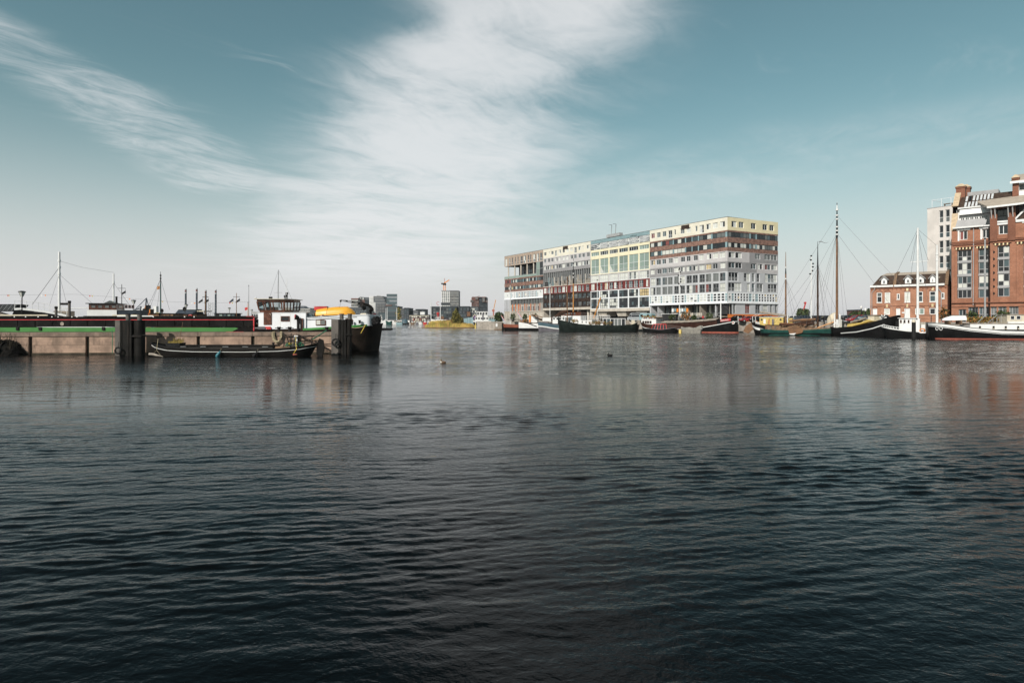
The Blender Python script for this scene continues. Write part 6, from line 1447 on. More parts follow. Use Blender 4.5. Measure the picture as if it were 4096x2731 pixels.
tyre(472, 1402, 52.7, .25, 'black tyre fender hung on the left mooring pile'); tyre(1342, 1369, 54.3, .28, 'black tyre fender hung on the pile beside the barge stern')

# ---- the big barge behind the jetty
BF = Fr(-600, 57.4, 1535, 59.4)
def big_barge():
    fr = BF; L = fr.L; U = fr.u; Z = fr.z; B = 6.2
    r = fr.root('houseboat_barge', label='long black house barge with green stripe, red trim, brown wheelhouse and white stern cabin', cat='boat')
    ts = lambda px: 1 - U(px)/L                        # position from the stern end as a fraction
    h = Hull(U(1509), B, [(0, 2.72), (.021, 2.67), (.083, 2.46), (.143, 2.29), (.19, 2.2), (.35, 2.2), (1, 2.4)], 'R', tb=.055, ts=.06, qb=.5, pb=2.2, rb=.5, low=.72, keel=-.9)
    h.build('hull', M('barge_brown'), r); h.strip('upper_plate', -.04, .12, M('barge_black'), r, .03, .0, .021); h.strip('green_stripe', .0, .20, M('green_paint'), r, .035, .0215, .145); h.strip('black_topside', .0, .85, M('barge_black'), r, .02, .2, 1)
    h.deck(M('dark_steel'), r, .1)
    # sweeping stern plates
    # green stripes
    b = MB(); y = -.045
    x0, x1 = 0.0, U(955)
    b.prism([(x0, 1.95), (x1-.6, 1.98), (x1-.05, 2.28), (x1-.25, 2.36), (x0, 2.40)], y, y+.02).build('green_stripe', M('barge_green'), r)
    # hold coaming
    xe = U(1016)
    MB().box(0, xe, .0, B-.2, 2.44, 3.36).build('hold_coaming', M('barge_black'), r)
    MB().box(0, xe-.02, -.10, -.003, 2.44, 2.50).build('coaming_ledge', M('barge_black'), r); MB().box(0, xe+.02, -.07, -.003, 3.30, 3.40).build('coaming_rail', M('barge_black'), r)
    MB().box(0, xe, -.045, -.004, 3.07, 3.12).build('red_trim', M('barge_red'), r); MB().box(xe-.06, xe+.03, -.05, .08, 2.05, 3.42).build('red_trim', M('barge_red'), r); MB().box(U(985), xe, -.075, -.0, 3.405, 3.44).build('red_trim', M('barge_red'), r)
    MB().box(xe-1.7, xe-.07, -.03, .3, 2.0, 2.43).build('coaming_end', M('barge_black'), r)
    MB().box(U(905), U(975), -.06, -.03, 1.94, 1.97).build('red_trim', M('barge_red'), r)
    for i in range(30):
        x = .6 + i*1.6
        if x < xe: MB().box(x-.03, x+.03, -.055, -.004, 2.51, 3.06).build('coaming_stiffener', M('barge_black'), r)
    for px in (60, 105, 155, 210, 235, 290, 310, 560, 615, 740, 778): MB().box(U(px)-.05, U(px)+.05, -.09, -.072, 3.33, 3.42).build('hatch_clip', M('white_paint'), r)
    MB().lathe([(.12, -.02), (.18, 0), (.18, .04)], 12, (0, 0, 0)).build('fairlead', M('grey_timber'), r, loc=(U(250), -.03, Z(250, 1295)), rot=(R(90), 0, 0), smooth=True)
    for px in (73, 163, 416): MB().box(U(px)-.12, U(px)+.12, -.14, -.05, 2.12, 2.42).build('mooring_cleat', M('dark_steel'), r)
    # hatch covers over the hold
    n = 16
    for i in range(n):
        a, b_ = xe*i/n, xe*(i+1)/n - .05
        if U(350) < (a+b_)/2 < xe: MB().prism([(a, 3.41), (b_, 3.41), (b_, 3.47), (a, 3.47)], .5, B-.7).build('hatch_cover', M('dark_steel'), r)
    # white rails along the deck edge
    for xa, xb in ((-20, 186), (445, 552)): MB().box(U(xa), U(xb), .15, .22, 3.47, 3.58).build('white_rail', M('canvas'), r)
    MB().box(U(465), U(610), .12, .16, 3.40, 3.5).build('white_rail', M('white_paint'), r)
    # chimneys on deck
    for px, top in ((195, 1226), (249, 1203)):
        u = U(px); o = MB().lathe([(.11, 3.4), (.11, Z(px, top)-.15)], 12, (u, 1.0, 0)).build('stove_pipe', M('pile_grey'), r, smooth=True); MB().lathe([(.11, 0), (.14, .05), (.14, .20), (.1, .24)], 12, (u, 1.0, Z(px, top)-.2)).build('pipe_cowl', M('dark_steel'), o, smooth=True)
    # superstructure and wheelhouse
    wx0, wx1 = U(1027), U(1219); ztop = Z(1120, 1251.5)
    c = MB().box(wx0, wx1, .35, B-.6, 2.0, ztop).build('superstructure', M('barge_white'), r)
    MB().box(wx0-.04, wx1+.05, .31, B-.55, ztop+.002, ztop+.05).build('deck_edge', M('barge_white'), c)
    window(c, U(1119), U(1154), Z(1135, 1285), Z(1135, 1264), .338, M('varnish'), M('glass_dark'), 1, .07, name='cabin_window', proud=.05)
    for px in (1116, 1157): MB().box(U(px)-.008, U(px)+.008, .342, .349, 2.1, ztop-.1).build('panel_seam', M('canvas'), c)
    MB().box(U(1027), U(1056), .25, .345, 2.05, 2.45).build('grey_locker', M('hull_grey'), c); MB().prism([(U(1056), 2.45), (U(1078), 2.45), (U(1083), 2.05), (U(1068), 2.05)], .2, .34).build('red_locker', M('red_paint'), c)
    # wheelhouse: brown varnished, windows all round, flared slightly upward
    zr = Z(1080, 1199); x0, x1, xs = U(1027), U(1131), U(1153)
    y0, y1 = .42, 3.4
    bx = [(x0+.12, y0+.0), (x1, y0), (x1+.35, y1-.6), (x1+.35, y1), (x0+.12, y1)]
    zb = ztop + .05
    wh = empty('wheelhouse', (0, 0, 0)); wh.parent = r
    V = M('varnish')
    ring_lo = [(x0+.15, .40), (x1, .40), (x1+.52, 1.5), (x1+.52, 3.4), (x0+.15, 3.4)]; ring_hi = [(x0-.12, .30), (x1+.02, .30), (x1+.62, 1.45), (x1+.62, 3.5), (x0-.12, 3.5)]
    zw0, zw1 = zb + .22, zr - .16
    lerp = lambda z: [(a[0]+(b_[0]-a[0])*(z-zb)/(zr-zb), a[1]+(b_[1]-a[1])*(z-zb)/(zr-zb)) for a, b_ in zip(ring_lo, ring_hi)]
    for za, zz in ((zb, zw0), (zw1, zr)):
        A, Bq = lerp(za), lerp(zz); b = MB()
        for i in range(5): j = (i+1) % 5; b.quad((*A[i], za), (*A[j], za), (*Bq[j], zz), (*Bq[i], zz))
        b.build('wheelhouse_panel', V, wh, fix=False)
    A, Bq = lerp(zw0), lerp(zw1)
    def posts(i, j, cuts):
        for t in cuts:
            p = Vector((*A[i], zw0)).lerp(Vector((*A[j], zw0)), t); q = Vector((*Bq[i], zw1)).lerp(Vector((*Bq[j], zw1)), t)
            MB().bar(p, q, .085 if 0 < t < 1 else .12).build('window_post', V, wh)
    side = lambda px: (U(px)-x0)/(x1-x0)
    cuts0 = [0, side(1049.5), side(1057), side(1077), side(1088), side(1122), 1]
    posts(0, 1, cuts0); posts(1, 2, [.33, .66, 1]); posts(2, 3, [.5]); posts(3, 4, [0, .5, 1])
    gm = bpy.data.materials.new('clear_glass'); gm.use_nodes = True; t = NT(gm.node_tree); t.n.clear()
    fz = t.new('ShaderNodeFresnel', {'IOR': 1.45}); mx_ = t.new('ShaderNodeMixShader', {0: t.math('ADD', fz.outputs[0], .06), 1: t.new('ShaderNodeBsdfTransparent', {'Color': (.82, .86, .86, 1)}).outputs[0], 2: t.new('ShaderNodeBsdfGlossy', {'Roughness': .02}).outputs[0]})
    t.new('ShaderNodeOutputMaterial', {'Surface': mx_.outputs[0]}); MATS['clear_glass'] = gm
    for i in range(5):
        j = (i+1) % 5; MB().quad((*A[i], zw0), (*A[j], zw0), (*Bq[j], zw1), (*Bq[i], zw1)).build('pane', gm, wh, fix=False)
    MB().slab([(a, b_) for a, b_ in lerp(zr+.02)], zr+.004, zr+.05).build('wheelhouse_ceiling', V, wh)
    rb = [(x0-.32, .12), (x1+.1, .10), (x1+.8, 1.4), (x1+.8, 3.7), (x0-.32, 3.7)]
    MB().slab(rb, zr+.055, zr+.11).build('wheelhouse_roof', M('canvas'), wh)
    MB().box(x0+.3, x0+1.2, 1.6, 2.4, zb, zb+.55).build('console', V, wh); MB().torus((x0+1.6, 1.9, zb+.7), .3, .035, 'x').build('steering_wheel', V, wh, smooth=True)
    # door with a light in its upper half
    dx0, dx1 = U(1050), U(1082)
    MB().box(dx0, dx1, .29, .348, Z(1066, 1299), ztop+.1).build('door', V, r); MB().box(dx0+.06, dx1-.06, .275, .289, Z(1066, 1294), ztop-.05).build('door_panel', M('varnish'), r); MB().tube([(dx1-.22, .25, Z(1066, 1255)), (dx1-.08, .25, Z(1066, 1255)), (dx1-.08, .25, Z(1066, 1261))], .018, 5).build('door_handle', M('canvas'), r)
    # roof gear
    MB().box(U(1057), U(1067), 1.2, 1.6, zr+.11, zr+.34).build('radar_box', M('dark_steel'), wh)
    line('antenna', [(U(1132), 1.0, zr+.1), (U(1134), 1.0, Z(1134, 1110))], .022, M('white_paint'), wh); line('antenna', [(U(1132), .8, zr+.1), (U(1133), .8, Z(1133, 1168))], .04, M('dark_steel'), wh)
    for px, py in ((1126, 1188), (1138, 1176), (1135, 1186)): MB().tube([(U(px), .9, zr+.1), (U(px), .9, Z(px, py))], .025, 5).lathe([(.05, 0), (.07, .05), (.07, .16), (.04, .2)], 8, (U(px), .9, Z(px, py))).build('horn', M('dark_steel'), wh)
    MB().lathe([(.04, 0), (.1, .08), (.06, .16)], 8, (x0-.25, .4, zr+.1)).build('nav_light', M('white_paint'), wh, smooth=True)
    # ventilator cowl
    u = U(1188); MB().tube([(u+.12, .0, 2.05), (u+.12, .0, Z(1188, 1284)), (u+.1, .0, Z(1188, 1274))], [.14, .14, .17], 12).build('ventilator', M('dark_steel'), r, smooth=True)
    MB().tube([(u+.16, .05, Z(1188, 1271)), (u+.02, -.05, Z(1188, 1269.5)), (u-.16, -.12, Z(1188, 1268))], [.12, .22, .27], 14).build('ventilator_cowl', M('dark_steel'), r, smooth=True)
    MB().tube([(u-.14, -.11, Z(1188, 1268)), (u-.17, -.125, Z(1188, 1268))], [.245, .245], 16).build('cowl_mouth', M('barge_red'), r, smooth=True)
    MB().box(U(1199), U(1209), .2, .34, 2.15, Z(1203, 1273)).build('side_door', V, r)
    # stern cabin: long white house that rises and rounds off aft
    top = [(1211, 1272.5), (1280, 1268), (1360, 1263), (1440, 1259.5), (1462, 1258.8)]; bot = [(1211, 1311.5), (1280, 1309), (1360, 1305.5), (1440, 1300), (1462, 1298.5)]
    pts = [(U(p), .5, Z(p, b_), Z(p, q)) for (p, q), (_, b_) in zip(top, bot)]
    rr = 1.3; ux, _, zb_, zt_ = pts[-1]
    arc = [(ux + (rr*.45)*math.sin(a), .5 + rr*(1-math.cos(a)), zb_, zt_) for a in [R(15*k) for k in range(1, 7)]]
    ring = pts + arc + [(arc[-1][0], B-1.2, zb_, zt_), (pts[0][0], B-1.2, pts[0][2], pts[0][3])]
    b = MB()
    for p, q in zip(ring, ring[1:] + ring[:1]): b.quad((p[0], p[1], p[2]-.1), (q[0], q[1], q[2]-.1), (q[0], q[1], q[3]), (p[0], p[1], p[3]))
    b.poly([(p[0], p[1], p[3]) for p in ring]); sc = b.build('stern_cabin', M('barge_white'), r, smooth=True)
    b = MB()
    for p, q in zip(ring[:-2], ring[1:-1]): b.hexa([(p[0], p[1]-.07, p[3]-.02), (q[0]+.03, q[1]-.07, q[3]-.02), (q[0], q[1]+.05, q[3]-.02), (p[0], p[1]+.05, p[3]-.02), (p[0], p[1]-.07, p[3]+.05), (q[0]+.03, q[1]-.07, q[3]+.05), (q[0], q[1]+.05, q[3]+.05), (p[0], p[1]+.05, p[3]+.05)])
    b.build('roof_edge', M('barge_white'), sc)
    for a, b0 in ((U(1215), U(1423)),): MB().hexa([(a, .44, Z(1218, 1280.3)), (b0, .44, Z(1422, 1267.8)), (b0, .49, Z(1422, 1267.8)), (a, .49, Z(1218, 1280.3)), (a, .44, Z(1218, 1279.3)), (b0, .44, Z(1422, 1266.8)), (b0, .49, Z(1422, 1266.8)), (a, .49, Z(1218, 1279.3))]).build('handrail', M('dark_steel'), sc)
    def archwin(pa, pb, ya, yb, gm_):
        x0_, x1_ = U(pa), U(pb); z0, z1 = Z((pa+pb)/2, yb), Z((pa+pb)/2, ya); cx = (x0_+x1_)/2; w2 = (x1_-x0_)/2
        o = MB().prism([(x0_, z0), (x1_, z0), (x1_, z1-.06)] + [(cx + w2*math.cos(a), z1-.06+.1*math.sin(a)) for a in [R(30*k) for k in range(1, 6)]] + [(x0_, z1-.06)], .42, .5).build('cabin_window', V, sc)
        for i, g in enumerate(gm_):
            wa = x0_+.07 + i*(x1_-x0_-.07)/len(gm_); pane(g, wa, wa+(x1_-x0_-.07)/len(gm_)-.07, .412, z0+.07, z1-.05, o)
    archwin(1258, 1298, 1278.5, 1301, [M('curtain'), M('glass_grey')]); archwin(1376, 1406, 1274, 1297, [M('glass_dark'), M('curtain_warm')])
    MB().box(U(1219), U(1245), 1.0, 2.4, Z(1230, 1271), Z(1230, 1251)).build('companion_hood', M('glass_grey'), sc)
    MB().hexa([(U(1219), .8, ztop-.5), (U(1246), .8, ztop-.55), (U(1246), 2.4, ztop-.55), (U(1219), 2.4, ztop-.5), (U(1219), .8, ztop-.0), (U(1236), .8, ztop-.08), (U(1236), 2.4, ztop-.08), (U(1219), 2.4, ztop-.0)]).build('windscreen', M('glass_blue'), sc)
    # stern furniture
    for px, py, w_ in ((1437, 1294, .12), (1407, 1296, .1), (1392, 1296, .1)): MB().lathe([(w_, 0), (w_*.85, .05), (w_*.85, .24), (w_*1.15, .28), (w_*1.15, .33)], 10, (U(px), .2, Z(px, py)-.0)).build('bollard', M('dark_steel'), r, smooth=True)
    tuft(r, (U(1500), .9, Z(1500, 1281)), .36, .36, 160, M('rubber'), 9, .2, 'covered_gear'); MB().lathe([(.3, 0), (.42, .25), (.38, .55), (.15, .75)], 12, (U(1497), 1.0, Z(1500, 1297))).build('covered_winch', M('rubber'), r, smooth=True)
    rg = MB(); ra = [(U(1475), .35, Z(1475, 1298)), (U(1505), .5, Z(1505, 1293)), (U(1522), 1.6, Z(1522, 1291))]
    MB().box(U(1440), U(1460), .15, .25, Z(1445, 1299), Z(1445, 1299)+.05).build('stern_rail', M('dark_steel'), r)
    MB().tube([(U(1463), -.05, Z(1463, 1299)), (U(1450), -.05, Z(1450, 1308)), (U(1420), -.05, Z(1420, 1312)), (U(1405), -.02, Z(1405, 1309))], .03, 6).build('stern_rope', M('rope'), r, smooth=True); MB().tube([(U(1462), -.06, Z(1462, 1300)), (U(1452), -.07, Z(1452, 1318)), (U(1444), -.07, Z(1444, 1333))], .035, 6).build('stern_rope', M('yellow_rope'), r, smooth=True)
    # rudder and skeg in the water
    MB().box(U(1462)-.05, U(1462)+.06, 2.9, 3.1, -.8, .5).build('rudder_post', M('barge_black'), r); MB().box(U(1478), U(1493), 2.85, 3.15, -.8, .9).build('rudder', M('rust'), r)
    # davit crane: box post, bent arm with oval lightening holes
    dv = empty('davit_crane', (0, 0, 0)); dv.parent = r
    yd = 1.1; K = M('barge_black')
    MB().tube([(U(1474), yd, Z(1474, 1300)), (U(1474), yd, Z(1474, 1244))], .14, 10, r2=.11).build('davit_post', K, dv, smooth=True); MB().lathe([(.2, 0), (.22, .1), (.1, .22)], 10, (U(1474), yd, Z(1474, 1246))).build('davit_collar', K, dv, smooth=True)
    outer = [(1487, 1241), (1485, 1231), (1478, 1222), (1466, 1214.5), (1452, 1211), (1430, 1207.5), (1405, 1203), (1380, 1199.5), (1353, 1196)]; inner = [(1472, 1241), (1473, 1236), (1469, 1230), (1461, 1225), (1450, 1221), (1430, 1217), (1405, 1211), (1380, 1206), (1353, 1200.5)]
    Pq = lambda p: (U(p[0]), Z(*p))
    def plate(poly, name='davit_arm'): MB().prism([Pq(p) for p in poly], yd-.09, yd+.09).build(name, K, dv)
    plate(outer[:5] + inner[:5][::-1])
    for k in range(4, 8):           # lattice bays: two flanges and a web between holes
        o0, o1, i0, i1 = outer[k], outer[k+1], inner[k], inner[k+1]
        f = lambda a, b_, t: (a[0]+(b_[0]-a[0])*t, a[1]+(b_[1]-a[1])*t)
        plate([o0, o1, f(o1, i1, .3), f(o0, i0, .3)]); plate([f(o0, i0, .7), f(o1, i1, .7), i1, i0])
        wl, wr = f(o0, o1, .0), f(o0, o1, .28); plate([f(o0, i0, .29), f(f(o0, o1, .28), f(i0, i1, .28), .29), f(f(o0, o1, .28), f(i0, i1, .28), .71), f(o0, i0, .71)])
    MB().lathe([(.03, -.22), (.09, -.16), (.09, 0)], 8, (U(1352), yd, Z(1352, 1198))).build('davit_sheave', K, dv); line('hoist_wire', [(U(1352), yd, Z(1352, 1202)), (U(1347), yd, Z(1347, 1236))], .012, K, dv); line('hoist_wire', [(U(1360), yd, Z(1360, 1203)), (U(1450), yd, Z(1450, 1224))], .014, K, dv)
    tuft(dv, (U(1447), yd, Z(1447, 1231)), .2, .17, 120, M('rubber'), 3, .14, 'hoist_block'); line('hoist_wire', [(U(1439), yd, Z(1439, 1232)), (U(1437), yd, Z(1437, 1240))], .03, K, dv)
    return r
big_barge()
def barge_cargo():
    U, Z = BF.u, BF.z
    # yellow upturned rowing boat
    d = BF.root('upturned_rowing_boat', label='orange-yellow upturned rowing boat on the white stern cabin roof', cat='rowing boat')
    x0, x1 = U(1251), U(1408); Ld = x1 - x0; n, m_ = 20, 10; b = MB(); zb0, zb1 = Z(1252, 1262), Z(1405, 1256); H = [(0, .62), (.2, .72), (.5, .80), (.8, .78), (.93, .45), (1, .12)]
    def q(i, j):
        t = i/n; a = math.pi*j/m_; hw = .82*(.78+.22*min(1, t/.3)); hw *= (1-max(0, (t-.62)/.38)**2.2)**.6 if t > .62 else 1
        return (x0+Ld*t, 1.6 - max(hw, .03)*math.cos(a), zb0+(zb1-zb0)*t + interp(H, t)*abs(math.sin(a))**.62)
    for i in range(n):
        for j in range(m_): b.quad(q(i, j), q(i+1, j), q(i+1, j+1), q(i, j+1))
    b.poly([q(0, j) for j in range(m_+1)]); b.build('hull', M('boat_yellow'), d, smooth=True)
    g = MB(); g.tube([(q(i, 0)[0], q(i, 0)[1]-.02, q(i, 0)[2]+.02) for i in range(n+1)], .035, 6).build('gunwale', M('boat_yellow'), d, smooth=True)
    for k in (.2, .7): MB().box(x0+Ld*k-.08, x0+Ld*k+.08, .7, 2.5, Z(1330, 1266)-.05, zb0+.08+.1*k).build('chock', M('timber'), d)
    for t in (.3,):
        pts = [(q(6, j)[0], q(6, j)[1]*1.0, q(6, j)[2]+.012) for j in range(m_+1)]; MB().tube(pts, .018, 5).build('strap', M('dark_steel'), d)
    # red box and black box
    o = BF.root('red_chest', label='long red box on the roof beside the orange-yellow boat', cat='box'); a, b_ = U(1226), U(1279)
    MB().hexa([(a, 2.6, Z(1250, 1239)), (b_, 2.6, Z(1250, 1237)), (b_, 3.2, Z(1250, 1237)), (a, 3.2, Z(1250, 1239)), (a, 2.6, Z(1250, 1225.5)), (b_, 2.6, Z(1250, 1223)), (b_, 3.2, Z(1250, 1223)), (a, 3.2, Z(1250, 1225.5))]).build('body', M('red_paint'), o)
    MB().box(a-.03, b_+.03, 2.56, 3.24, Z(1250, 1224), Z(1250, 1222.5)).build('lid', M('red_paint'), o)
    for x in (a+.1, b_-.2): MB().box(x, x+.1, 2.7, 3.1, Z(1250, 1270), Z(1250, 1239)).build('leg', M('dark_steel'), o)
    o = BF.root('black_crate', label='flat black crate between the red box and the orange-yellow boat', cat='crate'); MB().box(U(1280), U(1314), 2.9, 3.6, Z(1300, 1268), Z(1300, 1231)).build('body', M('dark_steel'), o); MB().box(U(1279), U(1315), 2.86, 3.64, Z(1300, 1231)+.002, Z(1300, 1229)).build('lid', M('dark_steel'), o)
    o = BF.root('white_cover', label='white folded cover on the cabin roof behind the davit crane', cat='cover'); MB().hexa([(U(1418), 2.0, Z(1430, 1260)), (U(1452), 2.0, Z(1430, 1259)), (U(1452), 3.2, Z(1430, 1259)), (U(1418), 3.2, Z(1430, 1260)), (U(1426), 2.2, Z(1430, 1252)), (U(1444), 2.2, Z(1430, 1251)), (U(1444), 3.0, Z(1430, 1251)), (U(1426), 3.0, Z(1430, 1252))]).build('body', M('canvas'), o)
    for k, px in enumerate((1461, 1476)):
        o = BF.root('red_drum', label=('small red drum left of the davit post on the barge stern', 'small red drum right behind the davit post on the barge stern')[k], cat='drum', group='red drums on the barge stern'); MB().lathe([(.15, Z(px, 1262)-.3), (.15, Z(px, 1253)), (.13, Z(px, 1253)+.02)], 12, (U(px)+.1, 2.4, 0)).build('body', M('red_paint'), o, smooth=True); MB().lathe([(.155, 0), (.155, .03)], 12, (U(px)+.1, 2.4, Z(px, 1257))).build('hoop', M('red_paint'), o)
    # lifebuoy rack in the gap left of the wheelhouse
    o = BF.root('lifebuoy', label='white and orange lifebuoy between the black coaming and the wheelhouse', cat='lifebuoy'); MB().torus((U(1021), .6, Z(1021, 1285)), .22, .06, 'y').build('ring', M('white_paint'), o, smooth=True); MB().box(U(1017), U(1026), .55, .65, Z(1021, 1300), Z(1021, 1293)).build('light_box', M('orange_paint'), o)
barge_cargo()

# ---- low black boat in front of the jetty
def low_boat():
    fr = Fr(567, 52.2, 1247, 51.6); L = fr.L; U, Z = fr.u, fr.z
    r = fr.root('flat_boat', label='low black open work boat with thin white line moored in front of the jetty wall', cat='boat')
    h = Hull(L, 2.6, [(0, 1.12), (.06, .88), (.15, .70), (.3, .60), (.6, .58), (.8, .66), (.92, .80), (1, 1.02)], 'L', tb=.2, ts=.16, qb=.65, pb=1.8, rb=1.0, rs=.8, low=.75, keel=-.4)
    mat('boat_tar', (.010, .0092, .0088), .45, .35, 1.2, streak=.2, dirt=(.04, .03, .025), bump=.008, bscale=3)
    h.build('hull', M('boat_tar'), r); h.strip('white_line', .17, .21, M('white_paint'), r, .05); h.strip('rail', -.05, .06, M('boat_tar'), r, .05); h.deck(M('boat_tar'), r, .06)
    x0, x1 = U(690), U(1083)
    MB().hexa([(x0, .45, .50), (x1, .45, .55), (x1, 2.15, .55), (x0, 2.15, .50), (x0+.1, .5, .86), (x1-.1, .5, .88), (x1-.1, 2.1, .88), (x0+.1, 2.1, .86)]).build('hold_coaming', M('boat_tar'), r)
    n = 12
    for i in range(n):
        a = x0 + (x1-x0)*i/n; MB().box(a+.01, a+(x1-x0)/n-.01, .38, 2.2, .885, .93).build('hatch_board', M('boat_tar'), r)
    for px in (710, 790, 880, 960, 1040): MB().box(U(px), U(px)+.5, .40, .44, .80, .83).build('hatch_clip', M('grey_steel'), r)
    MB().box(U(1090), U(1150), .5, 2.0, .60, .84).build('aft_bench', M('timber'), r)
    # rudder with tiller
    MB().prism([(L-.05, .2), (L+.35, -.3), (L+.62, .5), (L+.55, 1.35), (L+.2, 1.5), (L-.0, 1.1)], 1.2, 1.34).build('rudder', M('boat_tar'), r); MB().bar((L+.3, 1.27, 1.42), (L-2.0, 1.1, 1.15), .07).build('tiller', M('timber'), r)
    rails(r, [(L-2.6, .5, .8), (L-1.0, .6, .95), (L-.3, .9, 1.0)], .75, 4, M('dark_steel'), .03, True, 'stern_rail')
    for px in (642, 1075): MB().lathe([(.09, 0), (.09, .35), (.12, .38), (.12, .44)], 10, (U(px), .9, .72)).build('bollard', M('dark_steel'), r, smooth=True)
    for i, (px, m_) in enumerate(((1140, 'green_rope'), (1165, 'tarp_grey'), (1185, 'green_rope'))): tuft(r, (U(px), .8, .95), .3, .14, 60, M(m_), 20+i, .16, 'rope_heap')
    # planter tub with grasses and canes
    o = fr.root('planter_tub', label='black planter tub with dry grass and tall canes on the low boat bow', cat='planter'); cx = U(678)
    MB().hexa([(cx-.52, .5, .70), (cx+.55, .5, .70), (cx+.55, 1.3, .70), (cx-.52, 1.3, .70), (cx-.60, .42, 1.12), (cx+.62, .42, 1.12), (cx+.62, 1.38, 1.12), (cx-.60, 1.38, 1.12)]).build('tub', M('rubber'), o)
    rg = random.Random(4); b = MB()
    for i in range(150):
        x = cx + rg.uniform(-.5, .55); y = rg.uniform(.5, 1.25); a = rg.uniform(-.25, .3); hh = rg.uniform(.12, .2) if x < cx else rg.uniform(.15, .45); b.quad((x, y, 1.08), (x+.02, y, 1.08), (x+a*hh+.02, y, 1.1+hh), (x+a*hh, y-.02, 1.1+hh*.95))
    b.build('grass', [M('leaf_dry')], o, fix=False)
    b = MB()
    for xa, xb, zt in ((.35, .62, 2.9), (.3, .45, 2.2), (-.1, .1, 2.1), (0, .15, 1.9)): b.tube([(cx+xa, .9, 1.05), (cx+xa*.7+xb*.3, .9, 1.05+(zt-1.05)*.45), (cx+xb, .9, zt)], .013, 5)
    b.build('cane', M('timber'), o)
    def fender(px, ytop, ybot, m_, label, key):
        o = fr.root('boat_fender', label=label, cat='fender'); u = U(px); z1, z0 = Z(px, ytop), Z(px, ybot)
        MB().tube([(u+.1, -.12, z1-.05), (u+.05, -.2, z1-.2), (u-.06, -.24, (z0+z1)/2-.1), (u-.14, -.2, z0+.05), (u-.16, -.18, z0-.02)], [.03, .09, .15, .15, .05], 12).build('body', m_, o, smooth=True)
        line('lanyard', [(u+.1, -.12, z1-.05), (u+.14, -.06, Z(px, ytop-6))], .012, M('rope'), o)
    mat('teal_fender', (.035, .15, .19), .5, .15, 2.0)
    fender(880, 1400, 1427, M('teal_fender'), 'teal boat fender on the low black boat side', 1); fender(1027, 1401, 1427, M('rubber'), 'black boat fender on the low black boat side', 2)
    o = empty('floating_log', P(622, 1420, 51.3), 0, 'weathered log slung on a rope under the low boat bow', 'log')
    MB().tube([(-.52, 0, .09), (-.2, 0, .06), (.2, 0, -.04), (.62, .02, -.13)], [.11, .12, .09, .02], 10).build('log', M('grey_timber'), o, smooth=True)
    MB().tube([(-.15, 0, .1), (.08, .02, .42), (.4, 0, 0)], .016, 5).tube([(.08, .02, .42), (.08, .25, 1.35)], .022, 5).build('sling', M('rope'), o)
    o = tag(MB().lathe([(.16, -.05), (.2, 0), (.16, .06)], 10, tuple(P(1180, 1418, 51.3))).build('cork_float', M('antifoul'), smooth=True), 'small orange float in the water by the low boat stern', 'float')
low_boat()
def shore_mound():
    r = empty('reed_mound', (GX(-60, 53.6), 53.6, 0), 0, 'muddy mound coloured shadow-dark with thin dry reeds at the jetty foot', 'mound'); rg = random.Random(2); b = MB(); n, k = 22, 8
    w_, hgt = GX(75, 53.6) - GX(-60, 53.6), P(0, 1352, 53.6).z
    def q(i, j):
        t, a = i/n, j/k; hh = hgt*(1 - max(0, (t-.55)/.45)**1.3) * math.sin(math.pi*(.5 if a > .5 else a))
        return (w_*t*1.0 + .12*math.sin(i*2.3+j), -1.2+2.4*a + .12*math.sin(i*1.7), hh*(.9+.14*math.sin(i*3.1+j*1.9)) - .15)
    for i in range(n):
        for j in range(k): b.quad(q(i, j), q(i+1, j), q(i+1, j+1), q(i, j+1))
    b.poly([q(n, j) for j in range(k+1)]); b.build('mound', M('shade_dark_mud'), r, smooth=True)
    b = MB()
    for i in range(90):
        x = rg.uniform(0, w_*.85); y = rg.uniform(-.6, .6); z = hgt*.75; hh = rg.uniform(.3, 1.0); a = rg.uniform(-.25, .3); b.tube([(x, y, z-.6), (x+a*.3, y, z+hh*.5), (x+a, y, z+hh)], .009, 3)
    b.build('reeds', M('shade_dark_reed'), r)
shore_mound()
# ---------------------------------------------------------------- moored ships, masts and lamps behind the barge
JX = lambda d: -49.0 - 0.19 * (d - 62)                 # line of the jetty with the lamps
mat('solar_roof', (.02, .022, .026), .35, .2, 2.0); mat('slate_blue', (.035, .045, .06), .5, .2, 1.0); mat('teal_mast', (.03, .09, .085), .5, .2, 1.0)
r = empty('lamp_jetty', (0, 0, 0)); tag(r, kind='structure')
for i in range(7):
    d0, d1 = 61 + i*16, 61 + (i+1)*16 - .06
    MB().hexa([(JX(d0)-1.5, d0, 1.2), (JX(d0)+1.5, d0, 1.2), (JX(d1)+1.5, d1, 1.2), (JX(d1)-1.5, d1, 1.2), (JX(d0)-1.5, d0, 1.9), (JX(d0)+1.5, d0, 1.9), (JX(d1)+1.5, d1, 1.9), (JX(d1)-1.5, d1, 1.9)]).build('deck_slab', M('cap_concrete'), r)
    for s_ in (-1.2, 1.2): MB().tube([(JX(d0+8)+s_, d0+8, -1), (JX(d0+8)+s_, d0+8, 1.2)], .25, 8).build('jetty_pile', M('pile_steel'), r, smooth=True)
